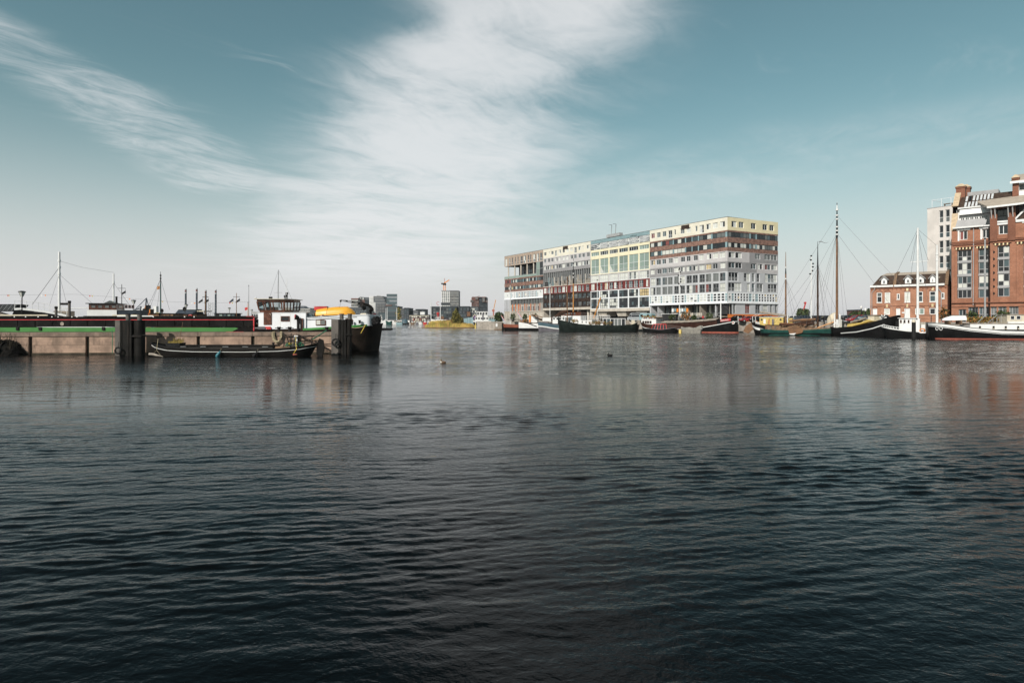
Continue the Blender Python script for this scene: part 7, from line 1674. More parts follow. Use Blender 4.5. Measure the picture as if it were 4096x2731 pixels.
def lamp():
    o = empty('lamp_post', (0, 0, 0), 0, 'x', 'lamp post', 'lamps along the jetty')
    MB().tube([(0, 0, 0), (0, 0, 3.55)], .055, 8, r2=.045).build('post', M('dark_steel'), o, smooth=True)
    MB().lathe([(.07, 3.45), (.10, 3.55), (.27, 4.0)], 14).build('lantern', M('curtain'), o, smooth=True)
    MB().lathe([(.33, 4.0), (.32, 4.04), (.12, 4.09), (.03, 4.1)], 14).build('lantern_cap', M('dark_steel'), o, smooth=True)
    b = MB()
    for k in range(4): a = R(45+90*k); b.bar((.11*math.cos(a), .11*math.sin(a), 3.55), (.285*math.cos(a), .285*math.sin(a), 4.0), .025)
    b.build('lantern_rib', M('dark_steel'), o); return o
LP = lamp()
for i, (d, lb) in enumerate(((62, 'funnel-shaped jetty lamp in front of the white ship bow rail'), (88.6, 'funnel-shaped jetty lamp right of the white wheelhouse ship'), (111, 'funnel-shaped jetty lamp beside the satellite dish'), (140, 'funnel-shaped jetty lamp above the dark-glazed cabin'), (162, 'funnel-shaped jetty lamp near the barge wheelhouse'))):
    o = LP if i == 0 else copy_tree(LP); o['label'] = lb; o.location = (JX(d), d, 1.9)
    for c_ in o.children: c_.scale = (1, 1, 1)
def white_ship():
    fr = Fr(-300, 70, 500, 76); U, Z = fr.u, fr.z
    r = fr.root('white_ship', label='white and black ship with railed bow, two white masts and wood-framed wheelhouse', cat='ship')
    h = Hull(fr.L, 5.6, [(0, 2.2), (.2, 2.4), (.45, 2.6), (.6, 3.0), (.75, 4.1), (.85, 4.9), (1, 5.4)], 'R', tb=.1, ts=.3, qs=.7, rs=1.5)
    h.build('hull', M('black_paint'), r); h.strip('white_sheer', .0, .35, M('white_paint'), r, .03); h.deck(M('tan_cover'), r, .15)
    pts = [(60, 1232), (90, 1231), (140, 1237), (185, 1243), (235, 1252), (268, 1259)]
    b = MB()
    for (xa, ya), (xb, yb) in zip(pts, pts[1:]): b.hexa([(U(xa), -.2, Z(xa, ya)-.25), (U(xb), -.2, Z(xb, yb)-.22), (U(xb), .1, Z(xb, yb)-.22), (U(xa), .1, Z(xa, ya)-.25), (U(xa), -.2, Z(xa, ya)), (U(xb), -.2, Z(xb, yb)), (U(xb), .1, Z(xb, yb)), (U(xa), .1, Z(xa, ya))])
    b.build('bow_bulwark', M('white_paint'), r)
    MB().prism([(U(45), Z(45, 1275)), (U(60), Z(60, 1236)), (U(90), Z(90, 1236)), (U(140), Z(140, 1242)), (U(185), Z(185, 1248)), (U(235), Z(235, 1258)), (U(268), Z(268, 1275))], -.15, 1.5).build('dark_flare', M('black_paint'), r)
    rails(r, [(U(x), -.1, Z(x, y)) for x, y in pts], .85, 9, M('white_paint'), .028)
    MB().prism([(U(-120), Z(0, 1245)), (U(40), Z(40, 1244)), (U(64), Z(64, 1216)), (U(-120), Z(0, 1218))], .5, 3.5).build('solar_roof', M('solar_roof'), r)
    b = MB()
    for k in range(9): x = U(-100 + k*17); b.bar((x, .48, Z(0, 1244)), (x+.5, .48, Z(0, 1218)), .025)
    for k in range(3): b.bar((U(-110), .47, Z(0, 1238-k*7)), (U(46+k*6), .47, Z(46, 1238-k*7)), .025)
    b.build('roof_seam', M('grey_steel'), r)
    MB().box(U(200), U(262), 1, 3, 2.5, Z(230, 1243)).build('grey_winch_house', M('tan_cover'), r)
    m1, z1 = U(208), Z(207, 1000)
    mast(r, m1, 2.2, 2.5, z1, .15, M('white_paint'), bands=[Z(207, y) for y in (1036, 1063, 1089)])
    MB().box(m1+.2, m1+.9, 2, 2.4, Z(207, 1218), Z(207, 1209)).build('deck_light', M('dark_steel'), r)
    m2, z2 = U(432), Z(432, 1088)
    mast(r, m2, 2.2, 3.5, z2, .10, M('white_paint'), bands=[Z(432, 1127)])
    stays(r, (m1, 2.2, Z(207, 1063)), [(U(106), 1.5, Z(106, 1218))], .026); stays(r, (m1, 2.2, Z(207, 1092)), [(U(192), .4, Z(192, 1222)), (U(223), 3.4, Z(223, 1212)), (U(347), 2, Z(347, 1212))], .014); line('stay', [(m1, 2.2, Z(207, 1037)), (U(300), 2.2, Z(300, 1063)), (m2, 2.2, z2+.1)], .013, M('wire'), r)
    stays(r, (m2, 2.2, Z(432, 1127)), [(U(402), 1, Z(402, 1208)), (U(515), 2.2, Z(515, 1242))], .014)
    MB().tube([(U(222), 1.6, Z(222, 1234)), (U(368), 1.6, Z(368, 1229))], .06, 7).build('white_boom', M('white_paint'), r, smooth=True)
    # wheelhouse
    zb, zm, zt = 2.6, Z(400, 1239), Z(400, 1215)
    a, b_ = U(344), U(464)
    MB().box(a, b_, .3, 4.2, zb, zm).build('wheelhouse_base', M('white_paint'), r)
    wh = MB().box(a+.15, b_-.1, .45, 4.0, zm+.004, zt).build('wheelhouse', M('varnish'), r)
    for i in range(5): x = a + .35 + i*.72; window(wh, x, x+.55, zm+.2, zt-.12, .44, M('varnish'), M('glass_grey'), 1, .06, name='cabin_window')
    for i in range(3): x = a + 4.0 + i*.36; window(wh, x, x+.3, zm+.2, zt-.12, .44, M('varnish'), M('glass_dark'), 1, .05, name='cabin_window')
    MB().box(a-.12, b_+.15, .2, 4.3, zt+.004, zt+.09).build('wheelhouse_roof', M('dark_steel'), wh); MB().prism([(a+1.4, zt+.09), (a+2.9, zt+.09), (a+2.1, zt+.45)], 1.4, 2.6).build('skylight', M('glass_grey'), wh)
    MB().lathe([(.12, zt), (.12, Z(445, 1186)), (.14, Z(445, 1186)+.08)], 10, (U(446), 2.0, 0)).build('funnel', M('dark_steel'), r, smooth=True)
    # aft grey house
    MB().box(U(466), U(556), .4, 4.2, 2.4, Z(510, 1241)).build('grey_deckhouse', M('slate_blue'), r); MB().box(U(465), U(558), .3, 4.3, Z(510, 1241), Z(510, 1240)).build('deckhouse_roof', M('grey_steel'), r)
    for px in (502, 528, 546): window(r, U(px), U(px+11), Z(510, 1262), Z(510, 1252), .38, M('dark_frame'), M('glass_dark'), 2, .05, name='cabin_window')
white_ship()
def cross_pole(name, px, d, ytop, ycross, wpx, m, label, base=2.0, flags=(), rr=.06):
    r = empty(name, (GX(px, d), d, 0), 0, label, 'mast'); zt = P(px, ytop, d).z; zc = P(px, ycross, d).z; w_ = wpx/F*d
    MB().tube([(0, 0, base-1), (0, 0, zt)], rr, 8, r2=rr*.6).build('pole', m, r, smooth=True); MB().tube([(-w_, 0, zc), (w_, 0, zc)], rr*.5, 6).build('yard', M('dark_steel'), r, smooth=True)
    for s_, dz, m_ in flags:
        x = s_*w_; b = MB(); s = .62*d/90
        for i in range(4):
            f = lambda i: (x + s_*0 - s*.28*i*.9, .06*math.sin(i*1.8), zc - .15 - dz - s*.22*i)
            p, q = f(i), f(i+1); b.quad(p, q, (q[0]+s*.1, q[1], q[2]-s*.5+s*.06*i), (p[0]+s*.1, p[1], p[2]-s*.55+s*.06*i))
        b.build('pennant', M(m_), r, fix=False); line('halyard', [(x, 0, zc), (x, 0, zc-.9)], .012, M('wire'), r)
    return r
cross_pole('signal_mast', 487, 84, 1137, 1153, 15, M('dark_steel'), 'thin dark signal mast with crossbar between the two white-shaded jetty lamps', flags=((1, .1, 'rubber'),))
cross_pole('signal_mast', 822, 105, 1174, 1188, 12, M('oak'), 'brown signal mast with crossbar standing in front of a jack-up leg', flags=((-1, .1, 'rubber'), (1, .1, 'rubber')), rr=.11)
cross_pole('signal_mast', 946, 110, 1172, 1187, 13, M('oak'), 'brown signal mast flying two dark flags right of the jack-up legs', flags=((-1, .1, 'slate_blue'), (1, .1, 'rubber')), rr=.08)
def flag_mast():
    d = 92; fr = Fr(585, d, 690, d); U, Z = fr.u, fr.z
    r = fr.root('sailing_barge', label='dark barge with teal-black mast flying a striped yellow and red flag', cat='boat')
    h = Hull(fr.L+6, 4.4, [(0, 2.6), (.5, 2.4), (1, 2.8)], 'L'); h.build('hull', M('brown_hull'), r); h.deck(M('timber'), r, .1)
    mx = U(612); mast(r, mx, 2, 2.2, Z(612, 1082), .10, M('teal_mast'), M('dark_steel'), .8, bands=[Z(612, 1098), Z(612, 1110)], bm=M('dark_steel'))
    stays(r, (mx, 2, Z(612, 1112)), [(U(556), 2, Z(556, 1235)), (U(590), .4, Z(590, 1240)), (U(622), .4, Z(622, 1240)), (U(648), 2, Z(648, 1238))], .02)
    b = MB(); x0, z0 = mx-.05, Z(612, 1140)
    ms = [M('ochre_paint'), M('red_paint')]
    for j in range(9):
        for i in range(4):
            f = lambda i, j: (x0 - .12*i, 1.9+.05*math.sin(i*2), z0 - .055*j - .03*i); b.quad(f(i, j), f(i+1, j), f(i+1, j+1), f(i, j+1), j % 2)
    b.build('flag', ms, r, fix=False)
    c = cabin(r, U(588), U(626), .6, 3.6, 2.2, Z(600, 1254), M('oak'), M('dark_steel'), .2); c2 = cabin(r, U(628), U(680), .8, 3.6, 2.2, Z(650, 1255), M('timber'), M('dark_steel'), .15, wins=[(U(x), U(x+8), Z(650, 1268), Z(650, 1258)) for x in (634, 648, 662)], wf=M('oak'))
    o = empty('satellite_dish', P(648, 1243, 90), 0, 'black satellite dish on the dark barge cabin', 'dish'); dish(o, .32)
def dish(o, R0):
    b = MB(); n, k = 14, 4
    for i in range(n):
        for j in range(k):
            f = lambda i, j: (R0*j/k*math.cos(2*math.pi*i/n)*.85, -.25*R0*(j/k)**2*1.2 + .05, R0*j/k*math.sin(2*math.pi*i/n)); b.quad(f(i, j), f(i+1, j), f(i+1, j+1), f(i, j+1))
    b.build('bowl', M('dark_steel'), o, smooth=True, fix=False); MB().tube([(0, .05, 0), (0, .1, -R0*1.6)], .04, 6).build('stand', M('dark_steel'), o); MB().bar((0, .05, -R0*.8), (0, -.35, 0), .03).build('feed_arm', M('dark_steel'), o)
flag_mast()
def mid_ships():
    d = 98; fr = Fr(686, d, 810, d); U, Z = fr.u, fr.z
    r = fr.root('houseboat', label='houseboat with dark trapezoid roof, glazed wooden cabin and red lifebuoy', cat='boat')
    h = Hull(fr.L+2, 4.6, [(0, 2.3), (1, 2.3)], 'L'); h.build('hull', M('black_paint'), r); h.deck(M('timber'), r, .1)
    cabin(r, U(690), U(778), .6, 4.0, 2.2, Z(730, 1257), M('oak'), M('dark_steel'), .2, wins=[(U(x), U(x+9), Z(730, 1270), Z(730, 1259)) for x in (694, 707, 740, 756)], wf=M('varnish'))
    MB().hexa([(U(690), .6, Z(730, 1256)), (U(770), .6, Z(730, 1256)), (U(770), 3.6, Z(730, 1256)), (U(690), 3.6, Z(730, 1256)), (U(698), 1.2, Z(730, 1237)), (U(769), 1.2, Z(730, 1237)), (U(769), 3, Z(730, 1237)), (U(698), 3, Z(730, 1237))]).build('tent_roof', M('slate_blue'), r)
    MB().box(U(697), U(770), 1.1, 3.1, Z(730, 1237), Z(730, 1235.5)).build('roof_ridge', M('white_paint'), r)
    MB().box(U(776), U(806), .8, 3.4, Z(790, 1246), Z(790, 1242)).build('deck_awning', M('canvas'), r)
    for x in (778, 804): MB().bar((U(x), 1, 2.2), (U(x), 1, Z(790, 1245)), .07).build('awning_post', M('dark_steel'), r)
    MB().torus((U(755), .45, Z(755, 1268)), .34, .09).build('lifebuoy', M('red_paint'), r, smooth=True); MB().torus((U(704), .45, Z(704, 1266)), .3, .08).build('lifebuoy', M('orange_paint'), r, smooth=True)
    o = empty('satellite_dish', P(739, 1236, 96), 0, 'big dark satellite dish on the dark trapezoid roof', 'dish'); dish(o, .36)
    d = 118; fr = Fr(846, d, 945, d); U, Z = fr.u, fr.z
    r = fr.root('cabin_boat', label='low boat with dark-glazed flat-roofed cabin right of the jack-up legs', cat='boat')
    h = Hull(fr.L+2, 4, [(0, 1.8), (1, 1.8)], 'L'); h.build('hull', M('black_paint'), r); h.deck(M('timber'), r, .1)
    c = MB().box(U(852), U(934), .6, 3.2, 1.7, Z(890, 1255)).build('cabin', M('void_dark'), r); MB().box(U(850), U(938), .4, 3.4, Z(890, 1255)+.002, Z(890, 1252)).build('cabin_roof', M('dark_frame'), c)
    for i in range(5): x = U(854) + i*.78; window(c, x, x+.68, Z(890, 1266), Z(890, 1256), .58, M('dark_frame'), M('glass_green') if i % 2 else M('glass_blue'), 1, .06, name='cabin_window')
    MB().box(U(880), U(945), .3, .5, 1.9, Z(900, 1265)).build('white_coaming', M('white_paint'), r)
    o = empty('satellite_dish', P(869, 1259, 116), 0, 'grey satellite dish in front of the dark-glazed cabin', 'dish'); dish(o, .32)
    # slim masts
    for px, yt, d_, m_, lb in ((995, 1145, 120, 'grey_steel', 'thin grey mast left of the brown barge wheelhouse'), (992, 1212, 128, 'pine_spar', 'short orange mast with red flag left of the brown barge wheelhouse')):
        o = empty('bare_mast', (GX(px, d_), d_, 0), 0, lb, 'mast'); MB().tube([(0, 0, 0), (0, 0, P(px, yt, d_).z)], .09, 8, r2=.05).build('pole', M(m_), o, smooth=True); MB().lathe([(.02, 0), (.1, .1), (.02, .25)], 6, (0, 0, P(px, yt, d_).z)).build('masthead', M('dark_steel'), o)
        if m_ == 'pine_spar': z = P(px, 1228, d_).z; MB().quad((-.1, 0, z), (-.75, .1, z-.15), (-.65, .1, z-.75), (-.1, 0, z-.55)).build('flag', M('red_paint'), o, fix=False)
    d_ = 130; o = empty('sailing_yacht', (GX(1103, d_), d_, 0), 0, 'white sailing yacht behind the brown wheelhouse with a tall thin mast', 'yacht')
    Hh = Hull(10, 3, [(0, 1.3), (1, 1.1)], 'L'); Hh.build('hull', M('white_paint'), o); Hh.deck(M('canvas'), o)
    zt = P(1102, 1077, d_).z; MB().tube([(4, 1.5, .8), (4, 1.5, zt)], .11, 8, r2=.06).build('mast', M('grey_steel'), o, smooth=True); MB().tube([(3.2, 1.5, P(1102, 1169, d_).z), (4.8, 1.5, P(1102, 1169, d_).z)], .03, 5).build('spreader', M('grey_steel'), o); stays(o, (4, 1.5, zt), [(0, 1.5, 1.3), (9.8, 1.5, 1.2), (4, .1, 1.1)], .02)
    o.location.x -= 4
    # string of bunting behind the ships
    d_ = 105; o = empty('bunting', (0, 0, 0), 0, 'string of small red, yellow and white pennants across the moored ships', 'bunting')
    pts = [(0, 1179), (70, 1180), (300, 1177), (440, 1187), (600, 1200), (700, 1208), (860, 1212), (1000, 1206)]
    w3 = [P(x, y, d_) for x, y in pts]; line('cord', w3, .012, M('wire'), o, 4)
    cols = ['flag_red', 'ochre_paint', 'flag_white', 'orange_paint']; k = 0
    for a, b_ in zip(w3, w3[1:]):
        for t in (.4, .47): p = a.lerp(b_, t); MB().poly([p, p+Vector((.28, 0, -.02)), p+Vector((.14, 0, -.3))]).build('pennant', M(cols[k % 4]), o, fix=False); k += 1
mid_ships()
def jackup():
    d = 420; r = empty('jackup_platform', (GX(743, d), d, 0), 0, 'four tall dark tubular jack-up legs with white banded tops on a barge platform', 'platform')
    for px, yt in ((743, 1155), (787, 1153), (823, 1160), (863, 1158)):
        x = GX(px, d) - GX(743, d); zt = P(px, yt, d).z
        MB().tube([(x, 0, -2), (x, 0, zt)], .58, 12).build('leg', M('slate_blue'), r, smooth=True)
        for k in range(3): z = zt - .6 - k*1.15; MB().lathe([(.6, z), (.6, z+.45)], 12, (x, 0, 0)).build('white_band', M('white_paint') if k != 1 else M('antifoul'), r, smooth=True)
        for k in range(9): MB().lathe([(.62, 0), (.62, .12)], 12, (x, 0, 2 + k*1.9)).build('leg_ring', M('grey_steel'), r)
    MB().box(-2, GX(863, d)-GX(743, d)+2, -4, 8, .3, 2.6).build('pontoon', M('rust_hull'), r)
    o = empty('lattice_tower', (GX(845, 360), 360, 0), 0, 'pale small lattice tower with yellow and red gear beside the jack-up legs', 'tower'); b = MB(); zt = P(845, 1213, 360).z; w_ = 1.2
    for s_ in (-1, 1):
        for q in (-1, 1): b.bar((s_*w_, q*w_, 0), (s_*w_*.85, q*w_*.85, zt), .16)
    for k in range(7):
        z0, z1 = zt*k/7, zt*(k+1)/7; b.bar((-w_, -w_, z0), (w_, -w_, z1), .1); b.bar((w_, -w_, z0), (-w_, -w_, z0), .1); b.bar((-w_, w_, z0), (-w_, -w_, z1), .1)
    b.build('frame', M('grey_steel'), o); MB().box(-2.2, 1.6, -1.5, 1.5, 2, 5.5).build('machine_house', M('antifoul'), o)
jackup()
def harbour_cranes():
    for i, (px, d, yt, lb) in enumerate(((582, 620, 1192, 'tall blue-grey harbour crane with raised boom on the far quay'), (560, 640, 1225, 'low grey harbour crane beside the tall blue-grey crane'))):
        r = empty('harbour_crane', (GX(px, d), d, 0), 0, lb, 'crane'); H = P(px, yt, d).z; b = MB()
        for s_ in (-4, 4):
            for q in (-4, 4): b.bar((s_, q, 2), (s_*.4, q*.4, H*.55), .7)
        b.bar((-4, -4, 8), (4, -4, 8), .5); b.build('portal', M('slate_blue'), r)
        MB().box(-2.5, 2.5, -2.5, 2.5, H*.5, H*.62).build('machine_house', M('grey_steel'), r)
        b = MB(); b.bar((0, 0, H*.6), (-12 if i == 0 else -9, 0, H*.55), .8).bar((0, 0, H*.6), (1.0, 0, H), .9).bar((1.0, 0, H), (-13, 0, H*.45), .5).bar((1, 0, H), (5, 0, H*.4), .5).bar((3, 0, H*.4), (-2, 0, H*.5), .6); b.build('boom', M('slate_blue'), r)
    d = 300; r = empty('work_vessel', (GX(603, d), d, 0), 0, 'yellow-orange work vessel with stacked deck gear behind the striped flag mast', 'vessel')
    Hh = Hull(14, 5, [(0, 3), (1, 2.5)], 'L'); Hh.build('hull', M('slate_blue'), r).location = (-7, 0, 0); rg = random.Random(3)
    for k in range(14): x, z = rg.uniform(-4.5, 3.5), rg.uniform(3, 10); MB().box(x, x+rg.uniform(.8, 2.4), 0, 2, z-3, z+.6).build('deck_gear', M(('ochre_paint', 'orange_paint', 'white_paint', 'dark_steel')[k % 4]), r)
    d = 280; r = empty('office_pontoon', (GX(1010, d), d, 0), 0, 'small pale glazed block far behind the jetty lamps', 'building'); MB().box(-.5, 4.5, 0, 8, 0, P(1010, 1246, d).z).build('wall', M('zinc'), r)
    for i in range(5):
        for j in range(3): window(r, -.3+i*.95, .5+i*.95, 2.2+j*1.4, 3.3+j*1.4, -.02, M('white_frame'), M('glass_dark'), 1, .08)
harbour_cranes()
# ---------------------------------------------------------------- far shore
mat('far_concrete', (.36, .35, .34), .8, .1, .1); mat('far_dark', (.035, .042, .05), .6, .15, .1); mat('far_grey', (.11, .115, .125), .6, .12, .1); mat('far_brown', (.13, .065, .055), .8, .15, .1); mat('far_white', (.60, .60, .60), .6, .06, .1); mat('far_bank', (.38, .35, .32), .9, .2, .05); mat('far_slate', (.075, .085, .10), .6, .1, .1)
tag(MB().slab([(-700, 640), (-260, 560), (-105, 526), (40, 524), (120, 560), (700, 700), (1200, 2500), (-1200, 2500)], -1, 1.2).build('far_shore', M('far_bank')), kind='structure')
def facade(r, x0, x1, z0, z1, y, nx, nz, fm, gms, m=.14, side=None, name='window', rg=random.Random(8)):
    for i in range(nx):
        for j in range(nz):
            a = x0 + (x1-x0)*(i+m)/nx; b = x0 + (x1-x0)*(i+1-m)/nx; c = z0 + (z1-z0)*(j+m*1.2)/nz; d = z0 + (z1-z0)*(j+1-m*1.2)/nz
            pane(gms[rg.randrange(len(gms))], a, b, y-.05, c, d, r, name)
def block(name, label, px0, px1, ytop, d, m, dep=20, nx=0, nz=0, gms=None, wpx=None, cat='building', base=1.2):
    x0, x1 = GX(px0, d), GX(px1, d); r = empty(name, (x0, d, 0), 0, label, cat); W = x1-x0; H = P(px0, ytop, d).z
    MB().box(0, W, 0, dep, base, H).build('wall', M(m), r); MB().box(-.15, W+.15, -.15, dep+.15, H+.002, H+.5).build('roof', M('far_dark'), r)
    if nx: facade(r, 0, W, base+2.5, H-.6, 0, nx, nz, None, [M(g) for g in gms])
    return r, W, H
GD = ['glass_dark', 'glass_dark', 'glass_blue']
def skyline():
    d = 640
    block('office_block', 'low dark office row behind the barge cabin roofs', 1395, 1465, 1231, 600, 'far_slate', 25, 14, 5, GD)
    # long white-gridded block seen over the barge cabin
    r, W, H = block('apartment_row', 'long pale flat-roofed apartment row seen above the white barge cabin', 1130, 1240, 1234, 560, 'far_concrete', 16, 22, 5, GD)
    MB().hexa([(W*.35, 2, H+.5), (W*.8, 2, H+.5), (W*.8, 14, H+.5), (W*.35, 14, H+.5), (W*.45, 4, H+2.5), (W*.7, 4, H+2.5), (W*.7, 12, H+2.5), (W*.45, 12, H+2.5)]).build('roof_shed', M('far_slate'), r)
    r, W, H = block('apartment_block', 'pale block with red-edged roof left of the arched brick building', 1405, 1432, 1199, 650, 'far_concrete', 18, 5, 6, GD); MB().box(-.2, W+.2, -.3, 18, H+.51, H+1.6).build('roof_trim', M('far_brown'), r)
    # arched brick
    x0, x1 = GX(1431, 660), GX(1479, 660); r = empty('arched_building', (x0, 660, 0), 0, 'dark brick building with a big half-round glazed roof', 'building'); W = GX(1458, 660)-x0; H = P(1440, 1199, 660).z; n = 12
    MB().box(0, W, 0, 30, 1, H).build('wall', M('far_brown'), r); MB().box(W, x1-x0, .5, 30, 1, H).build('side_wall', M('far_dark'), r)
    MB().prism([(W/2-W/2*math.cos(math.pi*k/n), H + (P(1445, 1187, 660).z-H)*math.sin(math.pi*k/n)) for k in range(n+1)], 0, 30).build('arched_roof', M('far_grey'), r); MB().box(W*.5, x1-x0, 2, 30, H, P(1445, 1187, 660).z-.4).build('roof_back', M('far_slate'), r)
    facade(r, 0, W, 8, H-1, 0, 4, 11, None, [M('far_slate'), M('glass_dark')], .25); facade(r, W*.1, W*.9, H+.1, H+2.4, 0, 4, 1, None, [M('curtain'), M('glass_grey')])
    # stepped tower with white punched face
    d = 620; x0 = GX(1477, d); r = empty('stepped_tower', (x0, d, 0), 0, 'stepped grey tower with white grid face and balconies', 'tower'); X = lambda p: GX(p, d)-x0; Zd = lambda y: P(0, y, d).z
    MB().box(0, X(1494), 0, 25, 1.2, Zd(1185)).box(X(1494), X(1502), .02, 25, 1.2, Zd(1209)).build('white_face', M('far_white'), r); facade(r, X(1478.5), X(1493.5), Zd(1254), Zd(1187), 0, 4, 12, None, [M(g) for g in GD], .24); facade(r, X(1494), X(1502), Zd(1254), Zd(1210), 0, 2, 9, None, [M(g) for g in GD], .24)
    for a, b_, y in ((1494, 1529, 1184), (1496, 1534, 1190), (1499, 1538, 1199), (1502, 1542, 1210)):
        k = [1184, 1190, 1199, 1210].index(y); MB().box(X(a), X(b_), .8-.2*k, 25+.2*k, 1.2, Zd(y)).build('stepped_wall', M('far_slate'), r); MB().box(X(a), X(b_)+.3, .5-.2*k, .79-.2*k, Zd(y)-.3, Zd(y)).build('terrace_edge', M('far_concrete'), r)
    for i in range(5):
        for j in range(12): x = X(1508)+i*(X(1538)-X(1508))/4.6; z = 3+j*1.45; MB().box(x, x+.9, -.8, .15, z, z+.35).build('balcony', M('far_concrete'), r) if j > 5 or i == 0 else pane(M('glass_blue'), x, x+1.4, .12, z, z+1.6, r, 'window')
    line('roof_gantry', [(X(1505), 3, Zd(1182)), (X(1520), 3, Zd(1183))], .4, M('grey_steel'), r)
    r, W, H = block('dark_office', 'broad dark office block with recessed floors right of the stepped tower', 1543, 1592, 1226, 600, 'far_dark', 25); MB().box(0, W*.48, 2, 20, H+.5, H+3).build('roof_plant', M('far_concrete'), r); MB().box(-.2, W*.5, -.3, 20, H-.2+.8, H+1.5).build('roof_trim', M('far_brown'), r)
    for j in range(7): MB().box(.6, W-.6, -.25, -.02, 4+j*3.6, 4.6+j*3.6).build('floor_band', M('far_slate'), r)
    for j in range(7): pane(M('glass_blue'), .8, W-.8, -.012, 4.8+j*3.6, 7.3+j*3.6, r, 'window_band')
    r, W, H = block('grey_block', 'grey slab block with dark right-hand wing', 1597, 1616, 1235, 590, 'far_grey', 25, 5, 7, GD); r2, W2, H2 = block('green_block', 'dark green blank-sided block beside the grey slab', 1616, 1636, 1233, 588, 'far_dark', 25); facade(r2, .3, W2-.3, 3, H2-1, 0, 2, 7, None, [M('far_slate'), M('glass_blue')], .2)
    block('low_dark_block', 'low dark infill block between the grey slabs', 1636, 1655, 1245, 595, 'far_dark', 20, 5, 4, ['far_slate', 'glass_blue'])
    block('low_grey_block', 'low grey block with a row of small windows', 1653, 1672, 1243, 590, 'far_grey', 20, 6, 4, ['curtain', 'far_slate', 'far_slate'])
    r, W, H = block('green_glass_block', 'dark green block behind the waterside restaurant', 1662, 1698, 1238, 610, 'far_dark', 25, 7, 5, ['far_slate', 'glass_blue', 'far_dark'])
    # waterside restaurant
    d = 530; r, W, H = block('waterside_pavilion', 'three-storey glazed waterside pavilion with tan floor bands', 1638, 1716, 1261, d, 'far_slate', 18)
    for j in range(4): z = 1.6 + (H-2)*j/3; MB().box(-.2, W+.2, -.5, -.02, z-.25, z+.25).build('floor_band', M('canvas') if j == 3 else M('far_brown') if j else M('tan_roof'), r)
    for i in range(11): x = W*i/10; MB().box(x-.1, x+.1, -.45, -.06, 1.5, H).build('mullion', M('tan_roof'), r)
    facade(r, 0, W, 1.6, H-.2, 0, 10, 3, None, [M('glass_dark'), M('glass_blue'), M('curtain')], .12); MB().box(W*.52, W*.75, 3, 10, H+.5, H+3).build('roof_plant', M('far_white'), r)
    # glass block with red C
    r, W, H = block('glass_office', 'dark glazed block with big window squares behind the lightship', 1722, 1826, 1228, 545, 'far_dark', 20, 10, 4, ['glass_blue', 'glass_grey', 'glass_dark'])
    b = MB(); x = GX(1752, 545)-GX(1722, 545); pts = [(x+1.1*math.cos(R(a)), 0, H+3.2+1.4*math.sin(R(a))) for a in range(45, 316, 27)]; b.tube(pts, .18, 6).build('letter_c_sign', M('red_paint'), r); MB().bar((x, .2, H), (x, .2, H+1.9), .15).build('sign_post', M('grey_steel'), r)
    # tower under construction: white face + dark side, orange crane
    d = 560; x0 = GX(1766, d); r = empty('white_tower', (x0, d, 0), 0, 'new white-framed apartment tower with grey side, an orange crane above it', 'tower'); X = lambda p: GX(p, d)-x0; Zd = lambda y: P(0, y, d).z
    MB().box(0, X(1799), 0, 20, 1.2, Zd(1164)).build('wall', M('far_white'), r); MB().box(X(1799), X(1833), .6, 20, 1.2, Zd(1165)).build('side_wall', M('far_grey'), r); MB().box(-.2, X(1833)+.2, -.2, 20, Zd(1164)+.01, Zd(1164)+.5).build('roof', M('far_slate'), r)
    facade(r, X(1767), X(1798), Zd(1228), Zd(1165.5), 0, 4, 10, None, [M('glass_grey'), M('glass_dark'), M('glass_blue')], .15); facade(r, X(1800), X(1832.5), Zd(1228), Zd(1166), .6, 5, 10, None, [M('glass_dark'), M('glass_blue'), M('glass_grey'), M('far_slate')], .12)
    MB().box(-.3, X(1799)+.2, -.4, -.06, Zd(1220), Zd(1210)).build('dark_storey', M('far_dark'), r)
    for j in range(11): z = Zd(1228)+(Zd(1166)-Zd(1228))*j/10; MB().box(X(1799), X(1833)+.5, .1, .59, z-.2, z+.2).build('balcony_slab', M('far_concrete'), r)
    d = 575; x0 = GX(1778, d); c = empty('tower_crane', (x0, d, 0), 0, 'orange tower crane with raised jib above the white apartment tower', 'crane'); Zd = lambda y: P(0, y, d).z; b = MB(); z0, z1 = 20, Zd(1140); w_ = .9
    for s_ in (-1, 1):
        for q in (-1, 1): b.bar((s_*w_, q*w_, z0), (s_*w_, q*w_, z1), .3)
    for k in range(14): za, zb = z0+(z1-z0)*k/14, z0+(z1-z0)*(k+1)/14; b.bar((-w_*(1 if k % 2 else -1), -w_, za), (w_*(1 if k % 2 else -1), -w_, zb), .2)
    b.build('mast', M('orange_paint'), c); MB().box(-1.4, 1.4, -1.4, 1.4, z1, z1+1.7).build('cab', M('dark_steel'), c); MB().bar((-.6, 0, Zd(1133)), (4.4, 0, Zd(1120)), .8).build('jib', M('orange_paint'), c); MB().bar((-.6, 0, Zd(1134)), (-2.4, 0, Zd(1133)), .6).box(-3.0, -1.8, -1, 1, Zd(1137), Zd(1132)).build('counterweight', M('dark_steel'), c); MB().bar((0, 0, z1+1.7), (0, 0, Zd(1113)), .35).build('tower_head', M('antifoul'), c)
    r, W, H = block('glass_wing', 'dark glazed low block right of the white tower', 1834, 1877, 1227, 548, 'far_dark', 20, 9, 4, ['glass_blue', 'glass_dark', 'far_slate']); block('grey_wing', 'pale grey balconied low block beside the red tower', 1879, 1912, 1229, 552, 'far_grey', 20, 5, 5, ['glass_blue', 'glass_dark', 'curtain'])
